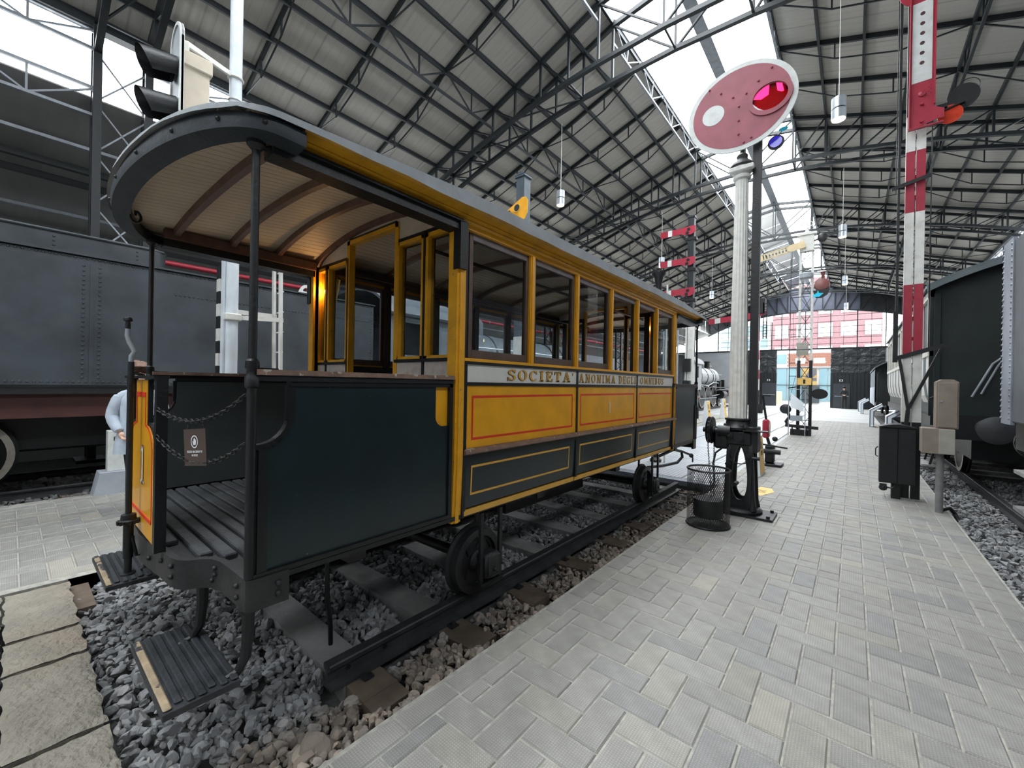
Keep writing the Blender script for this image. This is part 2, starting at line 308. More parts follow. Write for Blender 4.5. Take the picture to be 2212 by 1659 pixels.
# ------------------------------------------------------------------ lettering (slab serif, from polygons)
def _rc(a, b, c, d): return [(a, b), (c, b), (c, d), (a, d)]
def _arc(cx, cy, rx, ry, t, th, a0, a1, n=14):
    o = []; i_ = []
    for k in range(n + 1):
        a = radians(a0 + (a1 - a0) * k / n); o.append((cx + rx * cos(a), cy + ry * sin(a))); i_.append((cx + (rx - t) * cos(a), cy + (ry - th) * sin(a)))
    return [[o[k], o[k + 1], i_[k + 1], i_[k]] for k in range(n)]
_s = .1
GL = {
 'I': (.44, [_rc(.12, 0, .32, 1), _rc(0, 0, .44, _s), _rc(0, 1 - _s, .44, 1)]),
 'E': (.68, [_rc(.1, 0, .3, 1), _rc(0, 1 - _s, .68, 1), _rc(0, 0, .68, _s), _rc(.3, .45, .5, .55), _rc(.42, .36, .5, .64), _rc(.6, .7, .68, 1), _rc(.6, 0, .68, .3)]),
 'T': (.74, [_rc(.27, 0, .47, 1), _rc(0, 1 - _s, .74, 1), _rc(0, .68, .08, 1), _rc(.66, .68, .74, 1), _rc(.17, 0, .57, _s)]),
 'A': (.86, [[(.34, 1), (.52, 1), (.78, 0), (.56, 0)], [(.34, 1), (.43, 1), (.19, 0), (.08, 0)], _rc(.2, .28, .64, .38), _rc(0, 0, .3, _s), _rc(.48, 0, .86, _s)]),
 'S': (.66, _arc(.33, .735, .30, .265, .17, .1, 15, 270) + _arc(.33, .265, .33, .265, .19, .1, -165, 90) + [_rc(.55, .68, .63, 1), _rc(0, 0, .08, .34)]),
 'O': (.78, _arc(.39, .5, .39, .5, .19, .09, 0, 360, 24)),
 'C': (.74, _arc(.39, .5, .39, .5, .19, .09, 42, 318, 20) + [_rc(.64, .66, .72, 1)]),
 'G': (.80, _arc(.39, .5, .39, .5, .19, .09, 42, 318, 20) + [_rc(.64, .66, .72, 1), _rc(.56, .05, .74, .45), _rc(.48, .38, .8, .47)]),
 'N': (.84, [_rc(.1, 0, .2, 1), _rc(.64, 0, .74, 1), [(.08, 1), (.3, 1), (.74, 0), (.54, 0)], _rc(0, 0, .3, _s), _rc(0, 1 - _s, .25, 1), _rc(.54, 1 - _s, .84, 1)]),
 'M': (1.0, [_rc(.1, 0, .2, 1), _rc(.72, 0, .9, 1), [(.1, 1), (.3, 1), (.54, .2), (.44, .1)], [(.82, 1), (.72, 1), (.42, .1), (.52, .1)], _rc(0, 0, .3, _s), _rc(0, 1 - _s, .26, 1), _rc(.62, 0, 1, _s), _rc(.76, 1 - _s, 1, 1)]),
 'D': (.78, [_rc(.1, 0, .3, 1), _rc(0, 0, .4, _s), _rc(0, 1 - _s, .4, 1)] + _arc(.36, .5, .42, .5, .2, .1, -90, 90, 14)),
 'L': (.64, [_rc(.1, 0, .3, 1), _rc(0, 0, .64, _s), _rc(0, 1 - _s, .4, 1), _rc(.56, 0, .64, .32)]),
 'B': (.74, [_rc(.1, 0, .3, 1), _rc(0, 0, .42, _s), _rc(0, 1 - _s, .42, 1), _rc(.2, .46, .44, .55)] + _arc(.4, .745, .28, .255, .18, .09, -90, 90, 10) + _arc(.4, .27, .34, .27, .2, .09, -90, 90, 10)),
 'U': (.80, [_rc(.1, .3, .3, 1), _rc(.62, .3, .72, 1), _rc(0, 1 - _s, .4, 1), _rc(.52, 1 - _s, .82, 1)] + _arc(.41, .34, .31, .34, .15, .1, 180, 360, 12)),
 "'": (.16, [[(.02, .98), (.14, .98), (.10, .72), (.04, .72)]]),
 '1': (.40, [_rc(.14, 0, .27, 1), [(.27, 1), (.14, 1), (.0, .82), (.06, .8)], _rc(.02, 0, .39, .07)]),
 ' ': (.3, []),
}
def lettering(mb, text, o, u, v, n, h, length=None, lift=.002, mats=(0, 1), shade=True):
    tot = sum(GL[c][0] for c in text) + .22 * (len(text) - 1); k = (length / (tot * h)) if length else 1.
    for layer in ((1, 0) if shade else (0,)):
        x = 0; mb.cur = mats[layer]; off = (-.05, -.05) if layer else (0, 0)
        for c in text:
            w, polys = GL[c]
            for P in polys:
                pts = [((x + px + off[0]) * h * k, (py + off[1]) * h) for px, py in P]
                z = lift * (1 if layer else 2)
                base = Vector(o) + Vector(n) * z; vs = [base + Vector(u) * a + Vector(v) * b for a, b in pts]
                mb.add(vs, [tuple(range(len(vs)))])
            x += w + .22
    mb.cur = 0
def stripe_frame(mb, o, u, v, n, x0, x1, y0, y1, t, lift=.0015):
    base = Vector(o) + Vector(n) * lift; U = Vector(u); V = Vector(v)
    for a, b, c, d in ((x0, y0, x1, y0 + t), (x0, y1 - t, x1, y1), (x0, y0 + t, x0 + t, y1 - t), (x1 - t, y0 + t, x1, y1 - t)):
        mb.add([base + U * a + V * b, base + U * c + V * b, base + U * c + V * d, base + U * a + V * d], [(0, 1, 2, 3)])
# ================================================================== the hall: roof, trusses, walls
XC = -2.96
ZE, ZS = 8.15, 10.35                     # eave and rooflight-edge heights
XEL, XSL, XSR, XER = -10.9, -4.55, -1.62, 5.0
def zroof(x):
    if x <= XSL: return ZE + (x - XEL) * (ZS - ZE) / (XSL - XEL)
    if x >= XSR: return ZE + (XER - x) * (ZS - ZE) / (XER - XSR)
    return ZS + .34 * (1 - abs(x + 3.085) / 1.465)
YB, YE = -13.0, 44.3
ceiling = sroot('ceiling', (0, 0, 0))
def sheets(name, m, xa, za, xb, zb, y0, y1, w, parent, th=.03):
    mb = MB(); n = Vector((-(zb - za), 0, xb - xa)).normalized() * th
    if n.z < 0: n = -n
    a = (xa, 0, za); b = (xb, 0, zb); c = (xb, w, zb); d = (xa, w, za)
    if w > 1: a, d = (xa, 0, za), (xa, w, za)
    mb.add([a, b, c, d] + [(p[0] + n.x, p[1], p[2] + n.z) for p in (a, b, c, d)], [(0, 1, 2, 3), (7, 6, 5, 4), (0, 4, 5, 1), (1, 5, 6, 2), (2, 6, 7, 3), (3, 7, 4, 0)])
    o = mb.build(name, m, parent, smooth=False); k = int(round((y1 - y0) / w)); o.location = (0, y0, 0)
    for i in range(1, k): inst(o, (0, y0 + i * w, 0), parent)
sheets('roof_sheet', ROOFM, XEL - .02, zroof(XEL) - .0, XSL, ZS, YB, YE, .955, ceiling)
sheets('roof_sheet', ROOFM, XER + .02, zroof(XER) - .0, XSR, ZS, YB, YE, .955, ceiling)
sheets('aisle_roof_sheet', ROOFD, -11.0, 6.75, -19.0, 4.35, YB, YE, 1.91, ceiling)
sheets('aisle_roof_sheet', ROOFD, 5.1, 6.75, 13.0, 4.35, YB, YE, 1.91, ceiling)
def pane_row(name, m, xa, za, xb, zb, y0, y1, w, parent):
    mb = MB(); mb.add([(xa, .02, za), (xb, .02, zb), (xb, w - .02, zb), (xa, w - .02, za)], [(0, 1, 2, 3)])
    o = mb.build(name, m, parent, smooth=False); o.location = (0, y0, 0)
    for i in range(1, int(round((y1 - y0) / w))): inst(o, (0, y0 + i * w, 0), parent)
win_top = sroot('window_1'); pane_row('pane', GLSK, XSL, ZS + .06, -3.085, ZS + .42, YB, YE, 1.91, win_top); pane_row('pane', GLSK, XSR, ZS + .06, -3.085, ZS + .42, YB, YE, 1.91, win_top)
win_l = sroot('window_2'); pane_row('pane', GLSW, -11.02, 6.85, -11.02, 8.06, YB, YE, 1.91, win_l)
win_r = sroot('window_3'); pane_row('pane', GLSW, 5.12, 6.85, 5.12, 8.06, YB, YE, 1.91, win_r)
PL = [-10.16, -9.38, -8.57, -7.78, -7.0, -6.18, -5.36, -4.57]; PR = [-1.6, -.77, .08, .94, 1.8, 2.66, 3.5, 4.3]
mb = MB().box(-.026, .026, YB, YE, -.11, 0); pur = mb.build('purlin', STEEL, ceiling, smooth=False); pur.location = (PL[0], 0, zroof(PL[0]) - .01)
for x in PL[1:] + PR: inst(pur, (x, 0, zroof(x) - .01), ceiling)
mb = MB(); mb.box(-.14, .14, YB, YE, -.03, .05); mb.box(-.10, .10, YB, YE, .05, .2); rb = mb.build('ridge_beam', STEELP, ceiling, smooth=False); rb.location = (-3.085, 0, ZS + .27)
for x in (XEL, XER):
    o = MB().box(-.1, .1, YB, YE, -.16, .02).build('eave_beam', STEEL, ceiling, smooth=False); o.location = (x, 0, ZE - .02)
# rafters with trussed rods
def rafter_mesh(side):
    mb = MB()
    e, s_ = (XEL, XSL) if side < 0 else (XER, XSR); mid = -7.78 if side < 0 else 1.8
    mb.bar((e, 0, zroof(e) - .06), (s_, 0, zroof(s_) - .06), .055, .11)
    for a, b in ((e, mid), (mid, s_)):
        p = a + (b - a) * .33; q = a + (b - a) * .66; zp = zroof(p) - .47; zq = zroof(q) - .47
        mb.bar((a, 0, zroof(a) - .1), (p, 0, zp), .025); mb.bar((p, 0, zp), (q, 0, zq), .025); mb.bar((q, 0, zq), (b, 0, zroof(b) - .1), .025)
        mb.bar((p, 0, zroof(p) - .1), (p, 0, zp), .03); mb.bar((q, 0, zroof(q) - .1), (q, 0, zq), .03)
    return mb
PAIRS = [-6.5, .95, 8.4, 15.85, 23.3, 30.75, 38.2]; GAP = .72
RY = []
for p in PAIRS: RY += [p + GAP + 1.665 * k for k in (1, 2, 3)]
RY = [y for y in RY if y < YE - .5] + [-8.2, -9.9, -11.6]
for side in (-1, 1):
    o = rafter_mesh(side).build('rafter', STEEL, ceiling, smooth=False); o.location = (0, RY[0], 0)
    for y in RY[1:]: inst(o, (0, y, 0), ceiling)
# main trusses
def zbot(x): return 8.93 - .0235 * (x + 3.1) ** 2
def truss():
    mb = MB(); xs = sorted([XEL] + PL + [-3.085] + PR + [XER]); top = lambda x: zroof(x) - .12 if not (XSL < x < XSR) else ZS + .1
    xb = [x for x in xs]
    for a, b in zip(xs[:-1], xs[1:]):
        mb.bar((a, 0, top(a)), (b, 0, top(b)), .10, .10); mb.bar((a, 0, max(zbot(a), 7.0)), (b, 0, max(zbot(b), 7.0)), .10, .09)
        if abs(b - a) > .3:
            if a < -3.2: mb.bar((a, 0, top(a)), (b, 0, zbot(b)), .05, .035)
            else: mb.bar((a, 0, zbot(a)), (b, 0, top(b)), .05, .035)
    for x in xs: mb.bar((x, 0, top(x)), (x, 0, zbot(x)), .05, .05, up=(1, 0, 0))
    return mb
o = truss().build('roof_truss', STEEL, ceiling, smooth=False); o.location = (0, PAIRS[0], 0)
TY = [y + d for y in PAIRS for d in (0, GAP)][1:]
for y in TY: inst(o, (0, y, 0), ceiling)
# lacing between the two trusses of a pair
mb = MB()
for x in PL[::2] + [-3.085] + PR[::2]:
    for z in (zbot(x), zroof(x) - .14): mb.bar((x, 0, z), (x, GAP, z), .04, .04)
for x, x2 in zip(PL[::2], PL[2::2]): mb.bar((x, 0, zbot(x)), (x2, GAP, zbot(x2)), .03, .03)
for x, x2 in zip(PR[::2], PR[2::2]): mb.bar((x, 0, zbot(x)), (x2, GAP, zbot(x2)), .03, .03)
o = mb.build('truss_lacing', STEEL, ceiling, smooth=False); o.location = (0, PAIRS[0], 0)
for y in PAIRS[1:]: inst(o, (0, y, 0), ceiling)
# longitudinal lattice girders (mid purlin, rooflight edges, clerestory)
def lgirder(x, zt, zb, L=6.73, nseg=4, w=.05, dx=0.):
    mb = MB(); mb.bar((x, 0, zt), (x, L, zt), w); mb.bar((x + dx, 0, zb), (x + dx, L, zb), w); d = L / nseg
    for k in range(nseg):
        y = k * d; mb.bar((x, y, zt), (x + dx, y + d / 2, zb), w * .6); mb.bar((x + dx, y + d / 2, zb), (x, y + d, zt), w * .6); mb.bar((x, y + d / 2, zt), (x + dx, y + d / 2, zb), w * .6)
    return mb
for x, zt, zb, m, dx in ((-7.78, zroof(-7.78) - .06, zroof(-7.78) - .62, STEEL, 0), (1.8, zroof(1.8) - .06, zroof(1.8) - .62, STEEL, 0), (XSL, ZS + .02, ZS - .5, STEELP, -.05), (XSR, ZS + .02, ZS - .5, STEELP, .05),  # pale tone of the rooflight-edge girders stands for daylight on them
                         (-10.9, 7.98, 7.62, STEELP, 0), (-10.9, 6.9, 6.4, STEELP, 0), (5.0, 7.98, 7.62, STEELP, 0), (5.0, 6.9, 6.4, STEELP, 0)):
    o = lgirder(x, zt, zb, dx=dx).build('lattice_girder', m, ceiling, smooth=False); o.location = (0, PAIRS[0] + GAP, 0)
    for y in PAIRS[1:-1]: inst(o, (0, y + GAP, 0), ceiling)
# lattice columns in pairs
def column(zt):
    mb = MB()
    for dy in (-.0,):
        for sx in (-.16, .16): mb.box(sx - .045, sx + .045, -.06, .06, 0, zt)
        for k in range(int(zt / .62)): z = k * .62; mb.bar((-.16, 0, z), (.16, 0, z + .31), .04, .02); mb.bar((.16, 0, z + .31), (-.16, 0, z + .62), .04, .02)
    mb.box(-.3, .3, -.2, .2, 0, .06); return mb
cl = sroot('column', (-10.95, PAIRS[0], 0)); cl.name = 'column'
colm = bpy.data.objects.new('column_shaft', column(ZE - .15).mesh('column_shaft', STEEL, smooth=False)); LINK(colm); colm.parent = cl; ORG[colm.name] = (0, 0, 0)
def colcopy(x, y):
    c = cl.copy(); LINK(c); c.location = (x, y, 0); d = colm.copy(); LINK(d); d.parent = c
for x in (-10.95, 5.05):
    for p in PAIRS:
        for g in (0, GAP):
            if (x, p, g) != (-10.95, PAIRS[0], 0): colcopy(x, p + g)
# cross bracing rods between paired columns
mb = MB()
for k in range(7):
    z = 1.0 + k * .95; mb.bar((0, 0, z), (0, GAP, z + .9), .025); mb.bar((0, GAP, z), (0, 0, z + .9), .025)
o = mb.build('column_bracing', STEELP, ceiling, smooth=False); o.location = (-10.95, PAIRS[1], 0)
for p in PAIRS[2:]: inst(o, (-10.95, p, 0), ceiling)
# aisle conduits, purlins and far walls
for x, z, m, w in ((-12.1, 6.2, STEELP, .06), (-13.4, 5.85, STEEL, .12), (-14.6, 5.45, STEELP, .07), (-15.6, 5.2, STEEL, .12), (-16.8, 4.8, STEELP, .07), (-12.9, 6.0, STEEL, .12)):
    o = MB().box(-w / 2, w / 2, YB, YE, -w / 2, w / 2).build('aisle_purlin', m, ceiling, smooth=False); o.location = (x, 0, z)
wl = struct(MB().box(-19.2, -19, YB, YE, -.2, 4.4).build('wall_left', WALLM, smooth=False)); wr = struct(MB().box(13, 13.2, YB, YE, -.2, 4.4).build('wall_right', WALLM, smooth=False))
wb = struct(MB().box(-19.2, 13.2, YB - .2, YB, -.2, 10.6).build('wall_back', WALLM, smooth=False))
# ------------------------------------------------------------------ gable end wall
wf = sroot('wall_front', (-3.1, YE, 0))
def wp(name, m, *b): return MB().box(*b).build(name, m, wf, smooth=False)
wp('wall_panel', WALLM, -19.2, -8.3, YE, YE + .25, 0, 5.05); wp('wall_panel', WALLM, 1.95, 13.2, YE, YE + .25, 0, 5.05)
wp('lintel', STEEL, -19.2, 13.2, YE - .06, YE + .06, 5.0, 5.12)
for x0, x1, nm in ((-8.3, -5.38, 'door_1'), (-1.5, 1.95, 'door_2')):
    d = sroot(nm, ((x0 + x1) / 2, YE, 0)); MB().box(x0, x1, YE - .02, YE + .12, 0, 5.02).build('backing', DARKW, d, smooth=False); k = 14 if nm == 'door_2' else 12
    for i in range(k):
        a = x0 + (x1 - x0) * i / k; MB().box(a + .012, a + (x1 - x0) / k - .012, YE - .09 + (.03 if i % 2 else 0), YE + .05, 0, 2.95).build('plank', DARKW, d, smooth=False)
    for r in range(3):
        for c in range(4):
            a = x0 + (x1 - x0) * c / 4; z = 2.97 + r * .68; MB().bbox(a + .01, a + (x1 - x0) / 4 - .01, YE - .05, YE + .03, z, z + .66, .015).build('sheeting', FOIL, d, smooth=False)
    for z in (2.95, 3.63, 4.31): MB().box(x0, x1, YE - .08, YE - .03, z, z + .04).build('rail', STEEL, d, smooth=False)
    a = -1.3 if nm == 'door_2' else -6.5
    leaf = MB().box(a, a + 1.1, YE - .12, YE - .08, .02, 2.08).build('door_leaf', mat('door_leaf_paint_' + nm[-1], (.035, .042, .05), .45, .1, 2), d, smooth=False)
    MB().bar((a + .08, YE - .15, 1.02), (a + 1.02, YE - .15, 1.02), .05).build('push_bar', STEELP, leaf, smooth=False)
    sg = MB().box(a + .4, a + .62, YE - .14, YE - .11, 2.25, 2.42); sgo = sg.build('exit_sign', PANW, d, smooth=False)
    m2 = MB(); m2.box(a + .455, a + .565, YE - .146, YE - .14, 2.27, 2.40); m2.build('sign_print', BANB, sgo, smooth=False)
# glazing of the gable: mullions, bars, panes
wg = sroot('window_4', (-3.1, YE, 5.1))
def zarch(x): return 8.38 - .0235 * (x + 3.1) ** 2 - max(0, abs(x + 3.1) - 6) * .10
xs = [-10.3 + .875 * i for i in range(17)]
for i, x in enumerate(xs):
    w = .07 if i % 2 == 0 else .03; MB().box(x - w / 2, x + w / 2, YE - .05, YE + .05, 5.1, max(zarch(x) + .3, 5.3)).build('mullion', STEEL, wg, smooth=False)
for k in range(7):
    z = 5.45 + k * .47; hw = sqrt(max((8.5 - z) / .0235, 0)); hw = min(hw, 7.2)
    MB().box(-3.1 - hw, -3.1 + hw, YE - .03, YE + .03, z, z + .035).build('glazing_bar', STEEL, wg, smooth=False)
for a, b in zip(xs[:-1], xs[1:]):
    MB().add([(a + .02, YE, 5.12), (b - .02, YE, 5.12), (b - .02, YE, zarch(b) + .2), (a + .02, YE, zarch(a) + .2)], [(0, 1, 2, 3)]).build('pane', GLSK, wg, smooth=False)
# arched lattice girder with dark sheeting
ga = sroot('trim_1', (-3.1, YE, 8))
gx = [XEL - .3 + (XER - XEL + .6) * i / 20 for i in range(21)]
for a, b in zip(gx[:-1], gx[1:]):
    mb = MB(); zt = lambda x: zroof(x) + .02 if not (XSL < x < XSR) else ZS + .05
    mb.add([(a, YE - .1, zarch(a)), (b - .015, YE - .1, zarch(b)), (b - .015, YE - .1, zt(b)), (a, YE - .1, zt(a)), (a, YE + .1, zarch(a)), (b, YE + .1, zarch(b)), (b, YE + .1, zt(b)), (a, YE + .1, zt(a))],
           [(0, 1, 2, 3), (7, 6, 5, 4), (0, 4, 5, 1), (1, 5, 6, 2), (2, 6, 7, 3), (3, 7, 4, 0)]); mb.build('sheeting', DARKW if abs(a + 3.1) > 3.2 else mat('grey_sheeting_%d' % int(a * 10 + 200), (.085, .095, .13), .5, .12, 2), ga, smooth=False)
    m2 = MB(); m2.bar((a, YE - .16, zt(a)), (b, YE - .16, zt(b)), .1); m2.bar((a, YE - .16, zarch(a)), (b, YE - .16, zarch(b)), .1); m2.bar((a, YE - .16, zt(a)), (a, YE - .16, zarch(a)), .06)
    if a < -3.2: m2.bar((a, YE - .16, zt(a)), (b, YE - .16, zarch(b)), .05)
    else: m2.bar((a, YE - .16, zarch(a)), (b, YE - .16, zt(b)), .05)
    m2.build('girder_bay', STEEL, ga, smooth=False)
struct(MB().box(-30, 20, YE + .3, 75, -.35, -.06).build('ground', CONC, smooth=False))
# ------------------------------------------------------------------ beyond the gable
b1 = thing('low_building', 'low white building with pale blue panels and orange brick outside the opening', 'building', (-4.2, 54, -.06))
mb = MB().box(-10, 4, 54, 60, -.06, 5.9); mb.build('wall', EXTW, b1, smooth=False)
for r in range(7):
    for c in range(22):
        x = -5.6 + c * .2 + (.1 if r % 2 else 0)
        if not (4.25 < 3.95 + r * .2 < 4.75 and (-4.9 < x < -4.0 or -3.3 < x < -2.3)): MB().box(x, x + .19, 53.93, 54, 4.0 + r * .2, 4.19 + r * .2).build('brick', BRICKM, b1, smooth=False)
for x0, x1 in ((-4.85, -4.0), (-3.25, -2.3)): MB().box(x0, x1, 53.9, 54, 4.3, 4.85).build('window', PANW, b1, smooth=False)
for i, x in enumerate((-6.55, -5.55, -4.7, -2.72, -2.0)):
    w = (.9, .75, .45, .62, .9)[i]; MB().box(x, x + w, 53.9, 54, .3, 3.75).build('panel', BLUEP, b1, smooth=False)
MB().box(-6.6, -5.7, 53.92, 54, 4.3, 5.3).build('panel', BLUEP, b1, smooth=False)
for z in (3.78, 1.95): MB().box(-6.8, -1.6, 53.85, 53.95, z, z + .06).build('rail', STEEL, b1, smooth=False)
MB().box(-4.2, -2.75, 53.85, 54, .1, 1.9).build('doorway', STEEL, b1, smooth=False)
bn = MB(); bn.box(-4.22, -2.95, 53.78, 53.82, 2.0, 3.78); bno = bn.build('banner', BANN, b1, smooth=False)
lt = MB(); lt.prism([(-4.2, 2.15), (-3.55, 3.75), (-3.0, 3.75), (-3.0, 3.1), (-3.4, 2.75), (-3.0, 2.75), (-3.0, 2.45), (-3.55, 2.45), (-3.8, 2.15)], (0, 53.77, 0), (1, 0, 0), (0, 0, 1), (0, -1, 0), .01); lt.build('letter', BANB, bno, smooth=False)
b2 = thing('brick_block', 'tall pinkish brick block with white windows behind the gable glazing', 'building', (-4, 66, 0))
MB().box(-8.6, 2.6, 66, 76, 0, 16).build('wall', PINKB, b2, smooth=False)
for z in (5.4, 8.3, 11.2):
    for x in (-8.3, -5.9, -3.6, -1.3, 1.0): w = MB().box(x, x + 1.5, 65.9, 66, z, z + 1.7).build('window', EXTW, b2, smooth=False); MB().box(x + .72, x + .78, 65.86, 65.9, z, z + 1.7).build('mullion', STEELP, w, smooth=False)
b3 = thing('glass_block', 'pale blue glazed block left of the brick block beyond the gable', 'building', (-14, 68, 0)); MB().box(-18, -9, 68, 74, 0, 11).build('wall', EXTW, b3, smooth=False)
for z in (5.5, 7.3, 9.1):
    for x in (-17.5, -15.4, -13.3, -11.2): MB().box(x, x + 1.7, 67.9, 68, z, z + 1.4).build('window', BLUEP, b3, smooth=False)
tag(MB().bbox(-6.35, -5.75, 51, 51.5, -.06, 1.25, .03).build('crate', PANY, smooth=False), 'small yellow box standing in the opening outside', 'box')

# ================================================================== floors
base = struct(MB().box(-19.2, 13.2, YB, YE + .3, -.55, -.22).build('floor', PIT, smooth=False))
fr = sroot('floor_right', (-.33, 5, 0)); fr.name = 'floor.001'; ORG['floor.001'] = (-.33, 5, 0)
MB().box(-1.65, .99, YB, 26.0, -.22, -.007).build('bedding', JOINT, fr, smooth=False)
fl = sroot('floor_left', (-6.2, 5, 0)); fl.name = 'floor.002'; ORG['floor.002'] = (-6.2, 5, 0)
MB().box(-7.86, -4.70, YB, YE, -.22, -.007).build('bedding', JOINT, fl, smooth=False)
PW = .1525
def pav_mesh(w, l, h=.05, g=.0042, c=.0065):
    mb = MB(); x0, x1, y0, y1 = g, w - g, g, l - g
    mb.add([(x0, y0, -h), (x1, y0, -h), (x1, y1, -h), (x0, y1, -h), (x0, y0, -c), (x1, y0, -c), (x1, y1, -c), (x0, y1, -c), (x0 + c, y0 + c, 0), (x1 - c, y0 + c, 0), (x1 - c, y1 - c, 0), (x0 + c, y1 - c, 0)],
           [(0, 1, 5, 4), (1, 2, 6, 5), (2, 3, 7, 6), (3, 0, 4, 7), (4, 5, 9, 8), (5, 6, 10, 9), (6, 7, 11, 10), (7, 4, 8, 11), (8, 9, 10, 11)])
    return mb
def dots(m):
    """stud relief of the tactile pavers: fine grid of small bumps"""
    nt = m.node_tree; N = nt.nodes; L = nt.links; b = N['Principled BSDF']; tc = N.new('ShaderNodeTexCoord'); sp = N.new('ShaderNodeSeparateXYZ'); L.new(tc.outputs['Object'], sp.inputs[0]); outs = []
    for i in (0, 1):
        a = N.new('ShaderNodeMath'); a.operation = 'MULTIPLY'; a.inputs[1].default_value = 2 * pi / .0122; L.new(sp.outputs[i], a.inputs[0]); c = N.new('ShaderNodeMath'); c.operation = 'SINE'; L.new(a.outputs[0], c.inputs[0]); outs.append(c)
    mn = N.new('ShaderNodeMath'); mn.operation = 'MINIMUM'; L.new(outs[0].outputs[0], mn.inputs[0]); L.new(outs[1].outputs[0], mn.inputs[1])
    mp = N.new('ShaderNodeMapRange'); mp.inputs[1].default_value = -.5; mp.inputs[2].default_value = .3; L.new(mn.outputs[0], mp.inputs[0])
    bp = N.new('ShaderNodeBump'); bp.inputs['Strength'].default_value = .5; bp.inputs['Distance'].default_value = .004; L.new(mp.outputs[0], bp.inputs['Height']); L.new(bp.outputs[0], b.inputs['Normal'])
    # colour darker in the grooves, paler on the studs
    src = b.inputs['Base Color'].links[0].from_socket; mx = N.new('ShaderNodeMix'); mx.data_type = 'RGBA'; mx.blend_type = 'MULTIPLY'; mx.inputs[0].default_value = 1
    m3 = N.new('ShaderNodeMapRange'); m3.inputs[3].default_value = .80; m3.inputs[4].default_value = 1.06; L.new(mp.outputs[0], m3.inputs[0]); L.new(src, mx.inputs[6]); L.new(m3.outputs[0], mx.inputs[7]); L.new(mx.outputs[2], b.inputs['Base Color'])
for m_ in (PAVE, PAVES, PAVEW, PAVED, PAVEC): dots(m_)
def herring(x0, x1, y0, y1, ox, oy):
    """axis-parallel 2:1 herringbone cells clipped to the strip -> rects"""
    out = []; i0 = int((x0 - ox) / PW) - 3; i1 = int((x1 - ox) / PW) + 3; j0 = int((y0 - oy) / PW) - 3; j1 = int((y1 - oy) / PW) + 3
    for i in range(i0, i1):
        for j in range(j0, j1):
            d = (i + j) % 4
            if d == 0: r = [i, j, i + 2, j + 1]
            elif d == 2: r = [i, j, i + 1, j + 2]
            else: continue
            a, b, c, e = ox + r[0] * PW, oy + r[1] * PW, ox + r[2] * PW, oy + r[3] * PW
            a2, b2, c2, e2 = max(a, x0), max(b, y0), min(c, x1), min(e, y1)
            if c2 - a2 > .02 and e2 - b2 > .02: out.append((a2, b2, c2, e2))
    return out
def lay(parent, rects, keyf, limit, mind, maxy):
    rects = [r for r in rects if r[3] < maxy]; rects.sort(key=keyf); cache = {}; rng = random.Random(5)
    for r in rects[:limit]:
        v = rng.random(); mi = 0 if v < .66 else 1 if v < .84 else 2 if v < .975 else 3
        if mi == 1 and parent is fr and r[0] > .3 and rng.random() < .5: mi = 0
        k = (round(r[2] - r[0], 3), round(r[3] - r[1], 3), mi); loc = (r[0] - ORG[parent.name][0], r[1] - ORG[parent.name][1], rng.uniform(-.0025, .0015))
        if k not in cache:
            me = pav_mesh(*k[:2]).mesh('paver', (PAVE, PAVEW, PAVED, PAVEC)[mi], smooth=False); o = bpy.data.objects.new('paver', me); LINK(o); o.parent = parent; o.location = loc; ORG[o.name] = ORG[parent.name]; cache[k] = o
        else: inst(cache[k], loc, parent)
    mb = MB()
    for r in rects[limit:]:
        p = pav_mesh(r[2] - r[0], r[3] - r[1]); dz = rng.uniform(-.0025, .0015); v = rng.random(); mb.cur = 0 if v < .7 else 1 if v < .85 else 2; mb.add([(x + r[0], y + r[1], z + dz) for x, y, z in p.v], p.f)
    o = mb.build('paver_field', [PAVES, PAVEW, PAVED], parent, smooth=False); o['kind'] = 'stuff'
rr = herring(-1.52, .83, -1.2, 26, .093, 3.295) + [(-1.65, .31 * k + .235, -1.52, .31 * k + .545) for k in range(-4, 80)] + [(.83, .31 * k + .1, .985, .31 * k + .41) for k in range(-4, 80)]
vis = lambda r: (0 if (r[1] > .55 + .62 * max(0, -.5 * (r[0] + r[2])) - .3 and r[1] > .5) else 5) + hypot(.5 * (r[0] + r[2]), .5 * (r[1] + r[3])) * .2
lay(fr, rr, vis, 300, 0, 26)
rl = herring(-7.72, -4.78, -.9, 16, -6.0, .36) + [(-7.86, .31 * k, -7.72, .31 * k + .31) for k in range(-4, 50)]
lay(fl, rl, lambda r: (0 if r[1] > -.1 else 5) + abs(r[1] - .6), 300, 0, 16)
sl = sroot('floor_slabs', (-3, 0, 0)); sl.name = 'floor.003'; ORG['floor.003'] = (-3, 0, 0)
for a, b in ((-5.4, -4.68), (-4.66, -3.83), (-3.81, -3.42), (-3.40, -2.63), (-2.61, -2.2), (-2.18, -1.66)):
    for y0, y1 in ((-.42, -.03), (-.015, .30)):
        if a < -5 and y0 > -.1: continue
        mb = MB(); nx = max(3, int((b - a) / .035)); ny = 11
        mb.grid(lambda i, j: (a + .008 + (b - a - .016) * i / nx + (random.uniform(-.003, .003) if i in (0, nx) else 0), y0 + (y1 - y0) * j / ny + (random.uniform(-.004, .004) + .006 * sin(i * .9) if j in (0, ny) else 0), random.uniform(-.004, .003) - (.010 if i in (0, nx) or j in (0, ny) else 0)), nx + 1, ny + 1)
        mb.box(a + .01, b - .01, y0 + .01, y1 - .012, -.3, -.016); mb.build('stone', SLAB, sl)
struct(MB().box(-7.86, 1.0, 26.0, YE + .3, -.2, -.004).build('floor.004', CONC, smooth=False))
struct(MB().box(-4.70, -1.65, 7.35, 26.0, -.2, -.006).build('floor.005', CONC, smooth=False))
